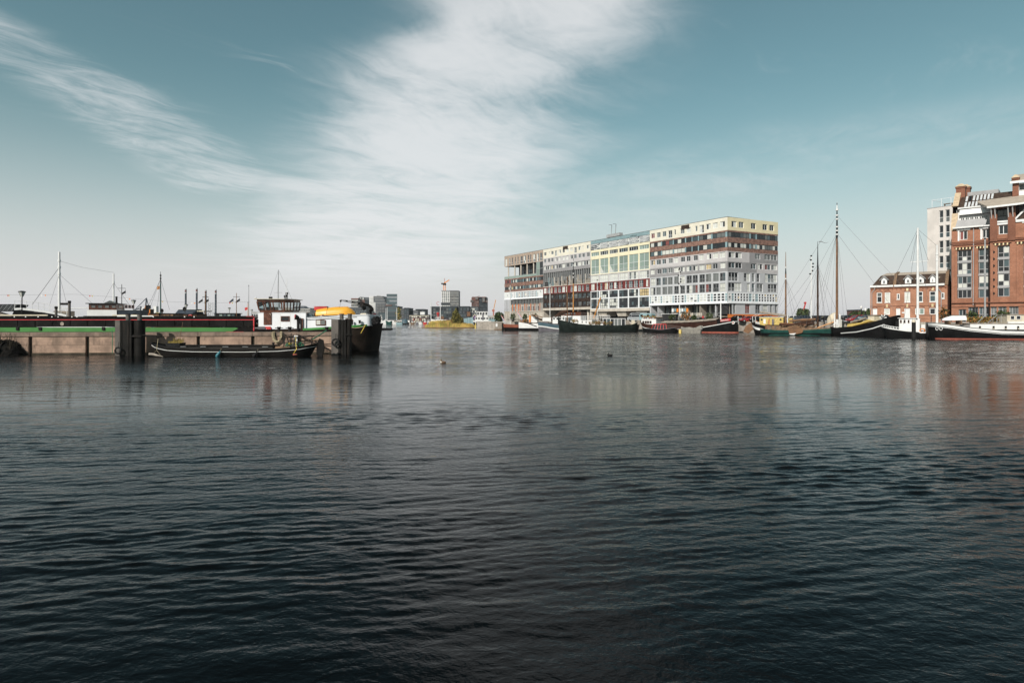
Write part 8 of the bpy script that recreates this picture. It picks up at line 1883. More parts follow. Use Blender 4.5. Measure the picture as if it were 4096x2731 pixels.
    # red brown tower
    d = 580; x0 = GX(1883, d); r = empty('red_tower', (x0, d, 0), 0, 'dark red-brown apartment tower with protruding glazed boxes', 'tower'); X = lambda p: GX(p, d)-x0; Zd = lambda y: P(0, y, d).z
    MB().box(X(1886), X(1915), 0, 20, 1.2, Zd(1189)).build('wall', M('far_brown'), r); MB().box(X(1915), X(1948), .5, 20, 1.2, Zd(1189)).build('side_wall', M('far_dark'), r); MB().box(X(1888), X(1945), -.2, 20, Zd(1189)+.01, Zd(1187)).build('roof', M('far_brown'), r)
    facade(r, X(1887), X(1914), Zd(1250), Zd(1201), 0, 5, 9, None, [M('glass_dark'), M('glass_grey'), M('glass_blue')], .2); facade(r, X(1916), X(1947), Zd(1275), Zd(1190), .5, 6, 14, None, [M('far_slate'), M('far_dark'), M('glass_dark'), M('far_dark')], .2)
    for a, b_, y0, y1 in ((1882, 1895, 1209, 1200), (1900, 1913, 1198, 1189), (1930, 1940, 1208, 1190), (1943, 1951, 1210, 1201)): o = MB().box(X(a), X(b_), -1.0, .2, Zd(y0), Zd(y1)).build('glazed_box', M('far_brown'), r); pane(M('glass_grey'), X(a)+.3, X(b_)-.3, -1.02, Zd(y0)+.3, Zd(y1)-.3, o)
    line('roof_gantry', [(X(1905), 3, Zd(1187)), (X(1918), 3, Zd(1182))], .3, M('grey_steel'), r)
    # thin pink crane and warehouse to its right
    d = 700; c = empty('slim_crane', (GX(1974, d), d, 0), 0, 'slim pale orange crane with steep jib between the red tower and the long block', 'crane'); Zd = lambda y: P(0, y, d).z; MB().bar((0, 0, 1), (0, 0, Zd(1240)), 1.3).build('mast', M('antifoul'), c); MB().box(-1.5, 1.2, -1, 1, Zd(1246), Zd(1238)).build('cab', M('antifoul'), c); MB().bar((0, 0, Zd(1241)), (GX(1983, d)-GX(1974, d), 0, Zd(1199)), .8).build('jib', M('pine_spar'), c)
    r, W, H = block('sheds', 'low pale sheds with shallow gabled roofs left of the long apartment block', 1950, 2016, 1266, 560, 'far_concrete', 20, 8, 1, GD)
    MB().prism([(0, H), (W*.5, H), (W*.75, H+3.4), (W*.25, H+.5)], -.3, 18).prism([(W*.4, H), (W, H), (W, H+2.2), (W*.7, H+3.6)], -.1, 18).build('gable_roof', M('tan_roof'), r)
    tag(MB().box(GX(1925, 420), GX(2020, 420), 420, 426, .0, 2.2).box(GX(1952, 420), GX(2020, 420), 419.6, 419.95, 1.5, 4.2).build('blue_barge', M('teal_panel'), None), 'long turquoise covered barge in front of the pale sheds', 'barge')
    # two-tone poplars and shrubs on the far right shore
    for i, (px, yt, w_, d_, lb) in enumerate(((3198, 1236, 2.6, 420, 'slim poplar left of its twin behind the parked cars'), (3207, 1237, 2.6, 425, 'slim poplar close beside the red crane behind the parked cars'), (3224, 1236, 4.2, 415, 'broader poplar right of the red crane behind the parked cars'))):
        t = empty('poplar_tree', (GX(px, d_), d_, QZ), 0, lb, 'tree', 'poplars behind the cars'); H = P(px, yt, d_).z - QZ
        MB().tube([(0, 0, 0), (0, 0, H*.8)], .3, 7, r2=.08).build('trunk', M('timber'), t, smooth=True); tuft(t, (0, 0, H*.55), w_*.42, H*.45, 700, [M('leaf'), M('leaf_dark')], i, 1.1, 'crown')
    for i, (px, yt, w_, d_, lb) in enumerate(((3420, 1251, 3.4, 260, 'round bush left of the bollard lamp by the brick house'), (3447, 1248, 4.6, 250, 'broad bush against the brick house end'), (3470, 1240, 3.8, 255, 'taller bush behind the brick house corner'))):
        t = empty('bush', (GX(px, d_), d_, QZ), 0, lb, 'bush', 'bushes beside the brick house'); H = P(px, yt, d_).z - QZ
        MB().tube([(0, 0, 0), (.2, 0, H*.6)], .2, 6, r2=.08).build('trunk', M('timber'), t, smooth=True); tuft(t, (0, 0, H*.6), w_*.6, H*.42, 700, [M('leaf'), M('leaf_dark')], 30+i, .8, 'crown')
    d = 500; c = empty('red_crane', (GX(3209, d), d, QZ), 0, 'small red crane jib rising behind the poplars', 'crane'); MB().bar((0, 0, 0), (0, 0, 6), 1.2).build('base', M('red_paint'), c); MB().bar((0, 0, 5), (GX(3222, d)-GX(3209, d), 0, P(0, 1212, d).z-QZ), .8).build('jib', M('red_paint'), c); MB().bar((GX(3222, d)-GX(3209, d)-1, 0, P(0, 1212, d).z-QZ), (GX(3224, d)-GX(3209, d), 0, P(0, 1210, d).z-QZ), 1.3).build('jib_head', M('red_paint'), c)
    block('brick_flats', 'far brown block behind the bushes by the brick house', 3432, 3446, 1242, 300, 'far_brown', 10, 3, 4, GD, base=QZ)
    t = empty('dark_tree', (GX(1997, 300), 300, 0), 0, 'dark round tree left of the long apartment block', 'tree'); MB().tube([(0, 0, 0), (0, 0, 5)], .3, 7).build('trunk', M('timber'), t, smooth=True); tuft(t, (0, 0, 4.6), 2.3, 2.6, 900, [M('leaf_dark'), M('leaf')], 77, .6, 'crown')
    t = empty('autumn_tree', (GX(1594, 560), 560, 1.2), 0, 'small yellowing tree between the dark office and the grey slab', 'tree'); MB().tube([(0, 0, 0), (0, 0, 8)], .3, 7).build('trunk', M('timber'), t, smooth=True); tuft(t, (0, 0, 8), 2.2, 6, 500, [M('leaf'), M('leaf_dry')], 78, .9, 'crown')
skyline()
def far_boats():
    def ship(name, label, px0, px1, d, ys, hullm, parts=(), group=None, cat='boat'):
        r = empty(name, (GX(px0, d), d, 0), 0, label, cat, group); L = GX(px1, d)-GX(px0, d); h = Hull(L, max(2.5, min(6, L*.28)), [(0, ys[0]), (.5, ys[1]), (1, ys[2])], 'L'); h.build('hull', M(hullm), r, K=4); h.deck(M('tan_cover'), r)
        for a, b_, z0, z1, m_, n in parts:
            c = MB().box(a*L, b_*L, .6, max(1.6, h.B-.6), z0, z1).build('cabin', M(m_), r)
            for i in range(n): x = L*(a+(b_-a)*(i+.2)/n); pane(M('glass_dark'), x, x+L*(b_-a)/n*.6, .58, z0+(z1-z0)*.4, z0+(z1-z0)*.85, c, 'cabin_window')
        return r, L
    r, L = ship('river_ferry', 'pale grey river ferry with rows of windows near the barge stern', 1512, 1548, 480, (3.0, 3.0, 4.5), 'far_white', ((.02, .45, 2.5, 5.6, 'far_white', 4), (.1, .4, 5.6, 7.4, 'far_white', 3)))
    mast(r, L*.8, 2, 3, 13, .15, M('white_paint'))
    r, L = ship('green_schooner', 'dark green schooner hull with tall white mast', 1541, 1568, 460, (3.2, 2.2, 3.0), 'sea_green'); mast(r, 1.0, 2, 2, P(1541, 1229, 460).z, .28, M('white_paint'))
    r, L = ship('white_yacht', 'white-masted yacht among the small boats by the far quay', 1568, 1600, 500, (2.2, 2, 2.4), 'far_white', ((.2, .6, 2, 3.2, 'tan_cover', 3),)); mast(r, L*.55, 2, 2, P(1585, 1231, 500).z, .26, M('white_paint'))
    ship('blue_launch', 'low blue-hulled launch with pale cover by the far quay', 1582, 1612, 485, (1.8, 1.6, 2.0), 'teal_panel', ((.2, .8, 1.6, 2.8, 'tarp_grey', 2),))
    r = empty('domed_houseboat', (GX(1605, 490), 490, 0), 0, 'houseboat with dark green domed cabin by the far quay', 'boat'); b = MB(); L = GX(1630, 490)-GX(1605, 490)
    for i in range(12):
        for j in range(6):
            f = lambda i, j: (L/2-L/2*math.cos(math.pi*i/12), 2-2.2*math.cos(math.pi*j/6)*math.sin(math.pi*i/12)**.5, 1+3.6*math.sin(math.pi*i/12)**.6*math.sin(math.pi*j/6)); b.quad(f(i, j), f(i+1, j), f(i+1, j+1), f(i, j+1))
    b.build('dome', M('blue_grey_paint'), r, smooth=True, fix=False); MB().box(.5, L-.5, .2, 4, -.5, 1.3).build('pontoon', M('dark_steel'), r)
    ship('red_tug', 'small red tug moored by the waterside pavilion', 1690, 1708, 470, (2.2, 1.8, 2.2), 'red_paint', ((.3, .7, 1.8, 4.0, 'far_white', 2),)); ship('white_cruiser', 'small white cruiser moored beside the small red tug', 1703, 1722, 475, (2.4, 1.8, 2.0), 'far_white', ((.3, .8, 1.8, 3.6, 'far_white', 2),))
    for i, (a, b_, m_, lb) in enumerate(((1640, 1658, 'timber', 'small brown boat moored at the pavilion terrace'), (1660, 1674, 'hull_grey', 'small grey boat moored at the pavilion terrace'), (1672, 1690, 'far_white', 'small white boat moored at the pavilion terrace'), (1618, 1636, 'black_paint', 'small black boat moored right of the domed houseboat'))): ship('small_boat', lb, a, b_, 500, (1.8, 1.5, 1.8), m_, ((.3, .7, 1.5, 2.8, 'far_white', 2),), 'small boats by the far quay')
    # terrace of pale parasols / low white strip
    tag(MB().box(GX(1540, 530), GX(1640, 530), 528, 532, 1.2, 3.4).build('quay_fence', M('far_white')), 'long low white fence along the far quay', 'fence')
    for i in range(6):
        d = 525; o = empty('parasol', (GX(1655+i*9, d), d, 1.2), 0, 'closed pale parasol on the pavilion terrace', 'parasol', 'parasols on the pavilion terrace'); MB().tube([(0, 0, 0), (0, 0, 4)], .12, 6).build('pole', M('timber'), o); MB().lathe([(.3, 1.4), (.7, 2.2), (.12, 4.0)], 8).build('canopy', M('canvas') if i % 3 else M('antifoul'), o, smooth=True)
    # lightship with red lantern
    r, L = ship('lightship', 'white lightship with red lantern tower and two white masts behind the reed island', 1722, 1790, 400, (4.2, 3.0, 4.0), 'far_white', ((.3, .75, 3, 5.4, 'far_white', 5),)); d = 400; z = lambda y: P(0, y, d).z
    b = MB(); x = GX(1751, d)-GX(1722, d)
    for s_ in (-.8, .8): b.bar((x+s_, 2, 4), (x+s_*.4, 2, z(1262)), .3)
    b.build('lantern_legs', M('red_paint'), r); MB().lathe([(.4, z(1262)), (1.0, z(1257)), (1.0, z(1251)), (.5, z(1249))], 12, (x, 2, 0)).build('lantern', M('red_paint'), r, smooth=True); MB().box(x-.9, x+.6, 1.2, 2.8, z(1283), z(1277)).build('red_drum', M('red_paint'), r)
    mast(r, 0.1, 2, 2, z(1210), .28, M('white_paint')); mast(r, GX(1760, d)-GX(1722, d), 2, 2, z(1221), .26, M('white_paint'))
    # white ship and purple shed right of island
    r, L = ship('white_motor_ship', 'white-topped motor ship with black hull right of the reed island', 1892, 1965, 360, (2.4, 2.2, 3.4), 'black_paint', ((.1, .85, 3.0, 5.2, 'far_white', 5), (.2, .8, 5.2, 8.4, 'far_white', 4))); MB().prism([(0, 2.3), (L, 2.3), (L*1.0, 3.0), (L*.0, 3.2)], -.3, .2).build('white_bulwark', M('far_white'), r); MB().box(L*.5, L*.58, .45, .6, 3.4, 7.4).build('doorway', M('hull_grey'), r)
    d = 440; r = empty('purple_shed', (GX(1890, d), d, 0), 0, 'purple-fronted gabled shed behind the white motor ship', 'shed'); W = GX(1908, d)-GX(1890, d); H = P(0, 1274, d).z; mat('purple', (.14, .06, .20), .7, .1, .5); MB().prism([(0, 1), (W, 1), (W, H), (W/2, H+2.6), (0, H)], 0, 12).build('wall', M('purple'), r); MB().prism([(-.6, H-.3), (W/2, H+2.7), (W+.6, H-.3), (W+.6, H+.4), (W/2, H+3.4), (-.6, H+.4)], -.4, 12.2).build('roof', M('canvas'), r)
    tag(MB().box(GX(1855, 430), GX(1893, 430), 430, 440, 1, P(0, 1275, 430).z).prism([(GX(1855, 430), P(0, 1275, 430).z), (GX(1893, 430), P(0, 1275, 430).z), (GX(1889, 430), P(0, 1268, 430).z), (GX(1866, 430), P(0, 1272, 430).z)], 430, 440).build('turquoise_shed', M('teal_panel')), 'pale turquoise shed beside the purple-fronted shed', 'shed')
far_boats()
def island():
    d = 262; x0, x1 = GX(1702, d), GX(1900, d); rg = random.Random(6)
    tag(MB().slab([(x0-1.5, d-1), (x0+1, d-2.2), ((x0+x1)/2, d-3), (x1-1, d-2.2), (x1+1, d), (x1-2, d+8), (x0+2, d+8)], -.5, .35).build('reed_island', M('timber')), kind='structure')
    b = MB()
    for i in range(5200):
        t = rg.random(); x = x0 + (x1-x0)*t; y = d + rg.uniform(-2.0, 5); H = (1.7+1.3*math.sin(math.pi*min(1, t*1.1+.1))**.7)*rg.uniform(.55, 1.1)*(.55 if t < .08 or t > .93 else 1); a = rg.uniform(-.5, .5); w_ = rg.uniform(.05, .14)
        if t > .52 and y < d: H *= .72
        mi = 0 if rg.random() < .55 + (.3 if t > .6 else 0) else 1 if rg.random() < .7 else 2
        b.quad((x-w_, y, .2), (x+w_, y, .2), (x+a*.6+w_*.8, y, .2+H*.7), (x+a*.6-w_*.6, y, .2+H*.75), mi); b.poly([(x+a*.6-w_*.6, y, .2+H*.72), (x+a*.6+w_*.8, y, .2+H*.7), (x+a*1.2, y-.1, .2+H)], mi)
    mat('reed_gold', (.46, .32, .09), .9, .35, .3); mat('reed_green', (.28, .26, .06), .9, .3, .3); mat('reed_tan', (.34, .20, .09), .9, .3, .3)
    tag(b.build('reeds', [M('reed_gold'), M('reed_green'), M('reed_tan')], fix=False), 'golden reeds covering the small island', 'reeds', kind='stuff')
    t = empty('willow_tree', (GX(1824, d), d+1, .3), 0, 'olive green bushy tree on the reed island', 'tree'); Z = lambda y: P(0, y, d).z - .3
    t.scale = (1.1, 1.1, 1.24); MB().tube([(0, 0, 0), (.1, 0, 1.2), (-.1, 0, 3.5)], [.22, .18, .06], 7).build('trunk', M('timber'), t, smooth=True)
    for k in range(7): a = k*.9; MB().tube([(0, 0, .8+.25*k), (1.2*math.cos(a), .8*math.sin(a), 2+.35*k)], .06, 5, r2=.02).build('limb', M('timber'), t)
    mat('willow_leaf', (.10, .095, .022), .8, .45, 1.0); mat('willow_light', (.20, .165, .04), .8, .3, 1.0); ms = [M('willow_leaf'), M('willow_leaf'), M('willow_light')]
    for i, (cx, cz, rx, rz, n) in enumerate(((-.2, 2.6, 1.9, 1.9, 1100), (-.3, 4.4, 1.3, 1.3, 600), (-.1, 5.7, .5, .9, 160), (1.6, 2.2, 1.2, 1.2, 520), (-1.5, 1.6, 1.0, 1.2, 400), (.8, 3.5, 1.0, .9, 380), (1.0, 1.2, 1.7, .9, 420))): tuft(t, (cx, 0, cz), rx, rz, n, ms, 90+i, .3, 'crown')
    t = empty('bare_shrub', (GX(1797, d), d, .3), 0, 'leafless reddish shrub left of the olive green island tree', 'shrub'); b = MB(); rg = random.Random(3)
    for i in range(70): a = rg.uniform(-1.3, 1.3); b.tube([(rg.uniform(-.3, .3), 0, 0), (a*.5, rg.uniform(-.5, .5), 1.6), (a*1.6, rg.uniform(-1, 1), rg.uniform(2.2, 4.0))], .03, 3, r2=.01)
    b.build('twigs', M('antifoul'), t)
    for px, y0, y1, lb in ((1875, 1247, 1273, 'brown square sign on two posts over the reed island right end'), (1770, 1265, 1285, 'brown square sign on two posts left of the island tree')):
        r = empty('channel_sign', (GX(px, d), d-1, .3), 0, lb, 'sign'); z0, z1 = P(0, y1, d).z-.3, P(0, y0, d).z-.3
        MB().box(-.7, .7, 0, .1, z0+.8, z1).build('board', M('rust'), r)
        for x in (-.6, .6): MB().bar((x, .12, 0), (x, .12, z1), .09).build('post', M('dark_steel'), r)
        for k in range(3): MB().box(-.5+.4*k, -.3+.4*k, -.02, -.003, z0+1.0, z1-.2).build('board_slat', M('timber'), r)
    for px, d_, lb in ((1902, 247, 'yellow channel buoy beside the dark mooring post'), (1960, 240, 'yellow channel buoy left of the timber landing stage')):
        r = empty('channel_buoy', (GX(px, d_), d_, 0), 0, lb, 'buoy', 'yellow channel buoys'); MB().lathe([(.34, -.3), (.34, .3), (.27, .5), (.2, 1.6), (.22, 1.62), (.12, 1.9), (.18, 2.2), (.05, 2.4)], 12).build('body', M('yellow_paint'), r, smooth=True); MB().lathe([(.2, 2.1), (.24, 2.25), (.1, 2.5)], 10).build('topmark', M('white_paint') if px < 1950 else M('yellow_paint'), r, smooth=True)
    r = empty('timber_post', (GX(1911, 236), 236, 0), 0, 'dark grey timber mooring post near the yellow buoy', 'post'); MB().tube([(0, 0, -1), (0, 0, P(0, 1290, 236).z)], .33, 10, r2=.28).build('post', M('grey_timber'), r, smooth=True); MB().tube([(0, 0, -.2), (0, 0, .9)], .36, 10).build('wet_foot', M('dark_steel'), r, smooth=True)
    d_ = 205; r = empty('landing_stage', (GX(1978, d_), d_, 0), 0, 'pale timber landing stage of upright planks left of the rust-red tug', 'jetty'); W = GX(2030, d_)-GX(1978, d_); H = P(0, 1290, d_).z
    for i in range(14): a = W*i/14; MB().box(a+.01, a+W/14-.02, 0, .12, .1, H).build('plank', M('grey_timber'), r)
    MB().box(-.1, W, -.08, -.004, .0, .3).build('fender_beam', M('timber'), r); MB().box(-.1, W+.1, -.05, 4, H+.002, H+.2).build('deck', M('grey_timber'), r); MB().box(.4, 1.0, -.05, -.01, H*.45, H*.9).build('white_notice', M('white_paint'), r)
    r = empty('dark_rowing_boat', (GX(1518, 200), 200, 0), 0, 'small dark open boat just beyond the barge stern', 'boat'); h = Hull(4.2, 1.4, [(0, .7), (1, .6)], 'L'); h.build('hull', M('black_paint'), r); h.deck(M('timber'), r, .15)
    tag(MB().box(GX(1885, 330), GX(1990, 330), 330, 331, -.3, .5).build('floating_boom', M('tan_cover')), 'low pale floating boom right of the reed island', 'boom')
island()
def birds():
    mat('duck_brown', (.10, .06, .035), .8, .3, 8); mat('duck_white', (.5, .47, .42), .8, .1, 8)
    for px, py, k, lb, s in ((1773, 1453, 0, 'brown and white duck swimming on open water', .95), (2440, 1424, 1, 'dark coot swimming far out on the water', 1.0)):
        d = 3*F/(py-HY); r = empty('duck', (GX(px, d), d, 0), 0, lb, 'duck'); dark = M('duck_brown') if k == 0 else M('rubber')
        MB().tube([Vector(p)*s for p in ((-.26, 0, .10), (-.16, 0, .07), (0, 0, .06), (.14, 0, .06), (.22, 0, .10))], [.02*s, .09*s, .125*s, .10*s, .02*s], 12).build('body', dark, r, smooth=True)
        MB().tube([Vector(p)*s for p in ((-.12, 0, .1), (-.15, 0, .2), (-.14, 0, .26), (-.17, 0, .28))], [.06*s, .045*s, .06*s, .03*s], 10).build('head', M('rubber') if k else M('duck_brown'), r, smooth=True)
        MB().tube([Vector(p)*s for p in ((-.18, 0, .265), (-.25, 0, .25))], .02*s, 6, r2=.008).build('bill', M('ochre_paint') if k == 0 else M('duck_white'), r)
        if k == 0: MB().tube([Vector(p)*s for p in ((-.22, -.04, .10), (-.1, -.07, .07))], .07*s, 8).build('flank', M('duck_white'), r, smooth=True)
birds()
# ---------------------------------------------------------------- things on the quay by the long block
mat('car_black', (.012, .012, .014), .3, .1, 1, coat=.5); mat('car_red', (.30, .025, .03), .3, .08, 1, coat=.5); mat('car_white', (.62, .63, .64), .3, .05, 1, coat=.5); mat('car_blue', (.03, .05, .08), .3, .1, 1, coat=.5); mat('car_silver', (.36, .38, .40), .3, .08, 1, metal=.3, coat=.5); mat('tail_light', (.4, .02, .02), .3, .1, 2)
def car(px, d, rz, m, label, group='cars parked along the quay', kind='car'):
    r = empty('parked_car', (GX(px, d), d, QZ), R(rz), label, 'car', group); L = 4.4; b = MB(); w_ = .88
    low = [(-2.2, .35), (-2.15, .75), (-1.5, .92), (-1.0, .95), (1.2, .98), (2.05, .95), (2.2, .75), (2.2, .35)]
    b.prism(low, -w_, w_).build('body', m, r)
    o = MB().hexa([(-1.15, -w_+.04, .93), (1.95, -w_+.04, .96), (1.95, w_-.04, .96), (-1.15, w_-.04, .93), (-.45, -w_+.2, 1.44), (1.35, -w_+.2, 1.46), (1.35, w_-.2, 1.46), (-.45, w_-.2, 1.44)]).build('greenhouse', M('glass_dark'), r)
    b = MB().hexa([(-.5, -w_+.17, 1.43), (1.4, -w_+.17, 1.45), (1.4, w_-.17, 1.45), (-.5, w_-.17, 1.43), (-.35, -w_+.26, 1.5), (1.25, -w_+.26, 1.52), (1.25, w_-.26, 1.52), (-.35, w_-.26, 1.5)])
    for xa, xb in ((-1.15, -.47), (.35, .40), (1.93, 1.36)):
        for s_ in (-1, 1): b.bar((xa, s_*(w_-.03), .94), (xb, s_*(w_-.19), 1.45), .09)
    b.build('roof', m, r)
    for x in (-1.4, 1.4):
        for s_ in (-1, 1): wl = MB().tube([(x, s_*(w_+.02), .32), (x, s_*(w_-.2), .32)], .32, 14).build('wheel', M('rubber'), r, smooth=True); MB().tube([(x, s_*(w_+.035), .32), (x, s_*(w_+.022), .32)], .19, 12).build('rim', M('grey_steel'), wl)
    for s_ in (-.65, .65): MB().box(-2.2, -2.14, s_-.18, s_+.18, .66, .80).build('headlight', M('curtain'), r); MB().box(2.16, 2.22, s_-.16, s_+.16, .70, .86).build('tail_lamp', M('tail_light'), r)
    return r
cars = [(2945, 160, 15, 'car_black', 'black car parked by the orange panels, nearest the building corner'), (2990, 157, 10, 'car_red', 'bright red car parked behind the quay railing'), (3030, 156, 8, 'car_black', 'black car parked between the red cars'), (3000, 163, 60, 'car_red', 'dark red car parked against the orange panels'), (3060, 158, 20, 'car_silver', 'silver car parked left of the ochre-yellow cabin'), (3095, 165, 10, 'car_red', 'red car behind the ochre-yellow cabin'), (3160, 145, 12, 'car_white', 'white car parked right of the brown mast'), (3205, 140, 5, 'car_blue', 'dark blue car parked beside the white car'), (3262, 141, 8, 'car_black', 'black car parked behind the sea-green barge mast'), (3300, 140, 10, 'car_black', 'black car parked left of the tallest mast'), (3385, 133, 5, 'car_black', 'black van-like car parked right of the tallest mast'), (3430, 131, 8, 'car_red', 'red car parked behind the yellow deck of the sailing ship'), (3470, 129, 5, 'car_blue', 'dark blue car parked before the bushes'), (3515, 127, 10, 'car_black', 'black car parked in front of the low brick house')]
for px, d, rz, m_, lb in cars: car(px, d, rz, M(m_), lb)
def van():
    fr = Fr(2508, 190, 2566, 186); r = fr.root('camper_van', z=QZ, label='silver high-roofed camper van parked under the long block', cat='van'); W = M('car_silver'); L = fr.L+.6
    MB().prism([(0, .4), (0, 1.25), (.5, 1.5), (1.1, 2.4), (1.7, 2.75), (L-.3, 2.75), (L, 2.4), (L, .4)], 0, 1.9).build('body', W, r)
    MB().prism([(.62, 1.55), (1.15, 2.3), (1.5, 2.3), (1.5, 1.5)], -.02, -.004).build('cab_window', M('glass_dark'), r); MB().box(1.65, L-.4, -.02, -.004, 1.5, 2.1).build('side_window', M('glass_dark'), r); MB().box(1.7, L-.3, -.02, -.004, 2.3, 2.6).build('roof_window', M('glass_dark'), r)
    MB().quad((.45, .15, 1.5), (.45, 1.75, 1.5), (1.05, 1.65, 2.35), (1.05, .25, 2.35)).build('windscreen', M('glass_dark'), r)
    for x in (1.0, L-1.1): MB().tube([(x, -.03, .38), (x, .25, .38)], .38, 14).build('wheel', M('rubber'), r, smooth=True)
    fr = Fr(2557, 184, 2606, 181); r = fr.root('blue_caravan', z=QZ, label='teal-blue boxy caravan beside the camper van', cat='caravan'); L = fr.L
    z1 = fr.z(2580, 1253)-QZ
    MB().prism([(0, .5), (0, z1-.35), (.4, z1), (L-.3, z1), (L, z1-.3), (L, .5)], 0, 2).build('body', M('teal_panel'), r)
    for x in (.4, L*.62): window(r, x, x+.85, z1-1.0, z1-.35, -.01, M('dark_frame'), M('glass_dark'), 1, .06)
    MB().tube([(L/2, -.03, .38), (L/2, .25, .38)], .38, 14).build('wheel', M('rubber'), r, smooth=True)
van()
def quay_bits():
    # tall white poles
    for px, yt, d, lb, birds in ((2041, 1140, 200, 'tall slim white pole in front of the wood-clad end of the long block', 0), (2200, 1136, 192, 'tall slim white pole before the red and brown facade', 0), (2389, 1122, 182, 'tall slim white pole before the dark window lattice', 0), (2718, 1075, 165, 'white lamp mast hung with dark signal shapes before the grey facade', 1)):
        r = empty('white_pole', (GX(px, d), d, 0), 0, lb, 'pole'); zt = P(px, yt, d).z
        MB().tube([(0, 0, 0), (0, 0, zt)], .11, 8, r2=.08).build('pole', M('white_paint'), r, smooth=True); MB().lathe([(.1, 0), (.16, .15), (.05, .35)], 8, (0, 0, zt)).build('finial', M('dark_steel'), r, smooth=True)
        if birds:
            for k, (dx_, dy_) in enumerate(((-.1, 3), (.2, 14), (-.3, 27), (.35, 42), (.3, 52), (-.2, 60), (.3, 70))): MB().lathe([(.03, -.2), (.25, -.05), (.2, .15), (.03, .25)], 8, (dx_, 0, P(px, yt+dy_, d).z)).build('signal_shape', M('dark_steel'), r, smooth=True)
        else: MB().lathe([(.05, -.2), (.18, 0), (.05, .3)], 8, (.1, 0, zt-1.2)).build('cleat', M('dark_steel'), r)
    # bicycles by the railing
    def bike():
        o = empty('bicycle', (0, 0, 0), 0, 'parked bicycle in front of the slotted concrete foot wall', 'bicycle', 'bicycles parked along the quay')
        for x in (-.52, .52): wl = MB().torus((x, 0, .34), .32, .025, 'y', 14, 5).build('wheel', M('rubber'), o)
        b = MB(); b.bar((-.52, 0, .34), (-.2, 0, .85), .035).bar((-.2, 0, .85), (.38, 0, .85), .035).bar((-.15, 0, .34), (-.2, 0, .85), .035).bar((-.15, 0, .34), (.38, 0, .85), .035).bar((.52, 0, .34), (.36, 0, 1.0), .035).bar((-.52, 0, .34), (-.15, 0, .34), .035); b.build('frame', M('dark_steel'), o)
        MB().box(-.34, -.1, -.07, .07, .9, .97).build('saddle', M('rubber'), o); MB().bar((.3, -.28, 1.06), (.3, .28, 1.06), .035).bar((.36, 0, .95), (.31, 0, 1.06), .04).build('handlebar', M('grey_steel'), o); return o
    bk = bike(); first = True; rg = random.Random(12)
    spots = [(px, 196 - (px-2030)*.05) for px in range(2030, 2165, 9)] + [(px, 163.5) for px in range(2690, 2800, 9)]
    for px, d in spots:
        o = bk if first else copy_tree(bk); first = False; o['label'] = 'parked bicycle in front of the slotted concrete foot wall' if px < 2400 else 'parked bicycle by the dark railing before the glazed kiosks'; o.location = (GX(px, d), d + rg.uniform(-.4, .4), QZ); o.rotation_euler = (0, R(rg.uniform(-6, 6)), R(rg.uniform(15, 65)))
    # railings
    def rail(pa, da, pb, db, h, n, m, label):
        fr = Fr(pa, da, pb, db); r = fr.root('quay_railing', z=QZ, label=label, cat='railing'); L = fr.L
        MB().box(0, L, -.03, .03, h-.06, h).build('top_rail', m, r); MB().box(0, L, -.02, .02, h*.5, h*.5+.04).build('mid_rail', m, r)
        for i in range(n+1): x = L*i/n; MB().box(x-.03, x+.03, -.025, .025, 0, h-.06).build('post', m, r)
    rail(2935, 158.5, 3030, 156.5, 1.1, 8, M('grey_steel'), 'grey railing on the quay beside the red cars'); rail(2022, 204, 2180, 193, 1.1, 14, M('grey_steel'), 'grey railing in front of the parked bicycles'); rail(2660, 164.5, 2880, 160.5, 1.05, 20, M('dark_frame'), 'dark railing along the quay behind the hatch-covered barge')
    # planting along the foot of the block
    for i, (px, d, rx, rz_, ms, lb) in enumerate(((2052, 200, .9, 1.3, 0, 'tall leafy potted plant by the concrete foot wall'), (2100, 197, .8, 1.1, 0, 'leafy potted plant among the parked bicycles'), (2141, 195, .9, 1.2, 0, 'potted shrub right of the parked bicycles'), (2690, 164, 1.0, .9, 0, 'potted bush left of the glazed kiosk'), (2745, 163, 1.3, 1.2, 1, 'reddish bush in front of the glazed kiosk'), (2838, 161, 1.0, 1.1, 0, 'dark potted bush below the outside stair'), (2776, 162.5, .7, .7, 0, 'small potted bush by the kiosk door'), (3775, 122.0, 1.0, 1.4, 1, 'reddish climbing shrub at the low brick house corner'), (3890, 118, 1.0, .9, 0, 'potted bush on the quay before the warehouse'), (4010, 117, 1.2, 1.0, 0, 'potted bush beside the warehouse shop windows'))):
        r = empty('potted_plant', (GX(px, d), d, QZ), 0, lb, 'plant', 'potted plants on the quay'); MB().lathe([(.28, 0), (.38, .5)], 10).build('pot', M('antifoul') if i % 2 else M('dark_steel'), r, smooth=True); tuft(r, (0, 0, .5+rz_*.8), rx, rz_, 260, [M('flowers'), M('leaf_dark')] if ms else [M('leaf_dark'), M('leaf')], 200+i, .28, 'foliage')
    # people
    def person(px, d, top, legs, label, z=QZ):
        r = empty('person', (GX(px, d), d, z), 0, label, 'person')
        me = bpy.data.meshes.new('body'); V = [(0, 0, .95), (0, 0, 1.2), (0, 0, 1.42), (0, 0, 1.52), (0, -.01, 1.66), (.19, 0, 1.40), (.25, .02, 1.12), (.22, -.08, .90), (-.19, 0, 1.40), (-.25, .02, 1.12), (-.21, -.1, .92), (.10, 0, .90), (.11, -.02, .48), (.11, .02, .06), (.12, -.14, .03), (-.10, 0, .90), (-.11, .04, .48), (-.12, .06, .06), (-.13, -.1, .03)]
        E = [(0, 1), (1, 2), (2, 3), (3, 4), (2, 5), (5, 6), (6, 7), (2, 8), (8, 9), (9, 10), (0, 11), (11, 12), (12, 13), (13, 14), (0, 15), (15, 16), (16, 17), (17, 18)]
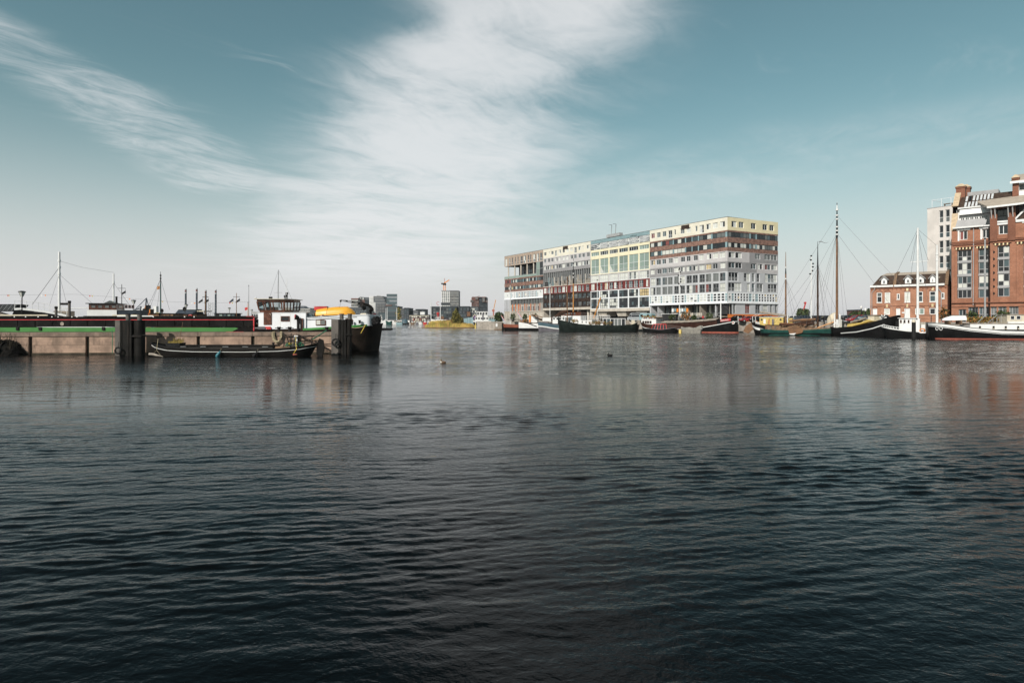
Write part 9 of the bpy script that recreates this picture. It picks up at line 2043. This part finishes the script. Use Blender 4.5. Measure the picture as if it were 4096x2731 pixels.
        me.from_pydata(V, E, []); o = bpy.data.objects.new('body', me); COL.objects.link(o); o.parent = r
        sk = o.modifiers.new('skin', 'SKIN'); rad = [.16, .15, .15, .06, .10, .07, .05, .045, .07, .05, .045, .10, .07, .05, .04, .10, .07, .05, .04]
        for v, q in zip(me.skin_vertices[0].data, rad): v.radius = (q, q*.8)
        me.skin_vertices[0].data[0].use_root = True; sb = o.modifiers.new('sub', 'SUBSURF'); sb.levels = 1; sb.render_levels = 1
        me.materials.append(top); MB().lathe([(.05, 1.56), (.10, 1.64), (.11, 1.72), (.07, 1.80), (.02, 1.82)], 10, (0, .02, 0)).build('hair', M('sail_brown'), r, smooth=True)
        MB().lathe([(.13, .1), (.16, .6), (.20, .98)], 10).build('trousers', legs, r, smooth=True)
    person(2812, 161.5, M('red_paint'), M('slate_blue'), 'person in red top standing on the quay by the kiosk'); person(2870, 162.5, M('dark_steel'), M('slate_blue'), 'person in dark clothes near the outside stair'); person(2112, 183.5, M('canvas'), M('slate_blue'), 'person in pale top on the white boat deck', 2.4)
    # street lamps with white globes near the low house
    for px, d, yt, lb in ((3445, 150, 1227, 'black lamp post with white head left of the low brick house'), (3462, 148, 1236, 'black curved-arm lamp beside the white-headed lamp post')):
        r = empty('street_lamp', (GX(px, d), d, QZ), 0, lb, 'lamp post'); H = P(px, yt, d).z-QZ; MB().tube([(0, 0, 0), (0, 0, H-.5)], .2, 8, r2=.12).build('post', M('dark_steel'), r, smooth=True); MB().lathe([(.15, H-.5), (.28, H-.3), (.28, H), (.1, H+.25)], 10).build('lantern', M('white_paint'), r, smooth=True)
quay_bits()
# ---------------------------------------------------------------- thin harbour haze
hm = bpy.data.materials.new('haze'); hm.use_nodes = True; t = NT(hm.node_tree); t.n.clear()
t.new('ShaderNodeOutputMaterial', {'Volume': t.new('ShaderNodeVolumePrincipled', {'Color': (.95, .97, 1.0, 1), 'Density': 0.00009, 'Anisotropy': 0.2}).outputs[0]})
tag(MB().box(-3050, 3050, -350, 5050, -2.2, 52).build('haze', hm), kind='stuff')
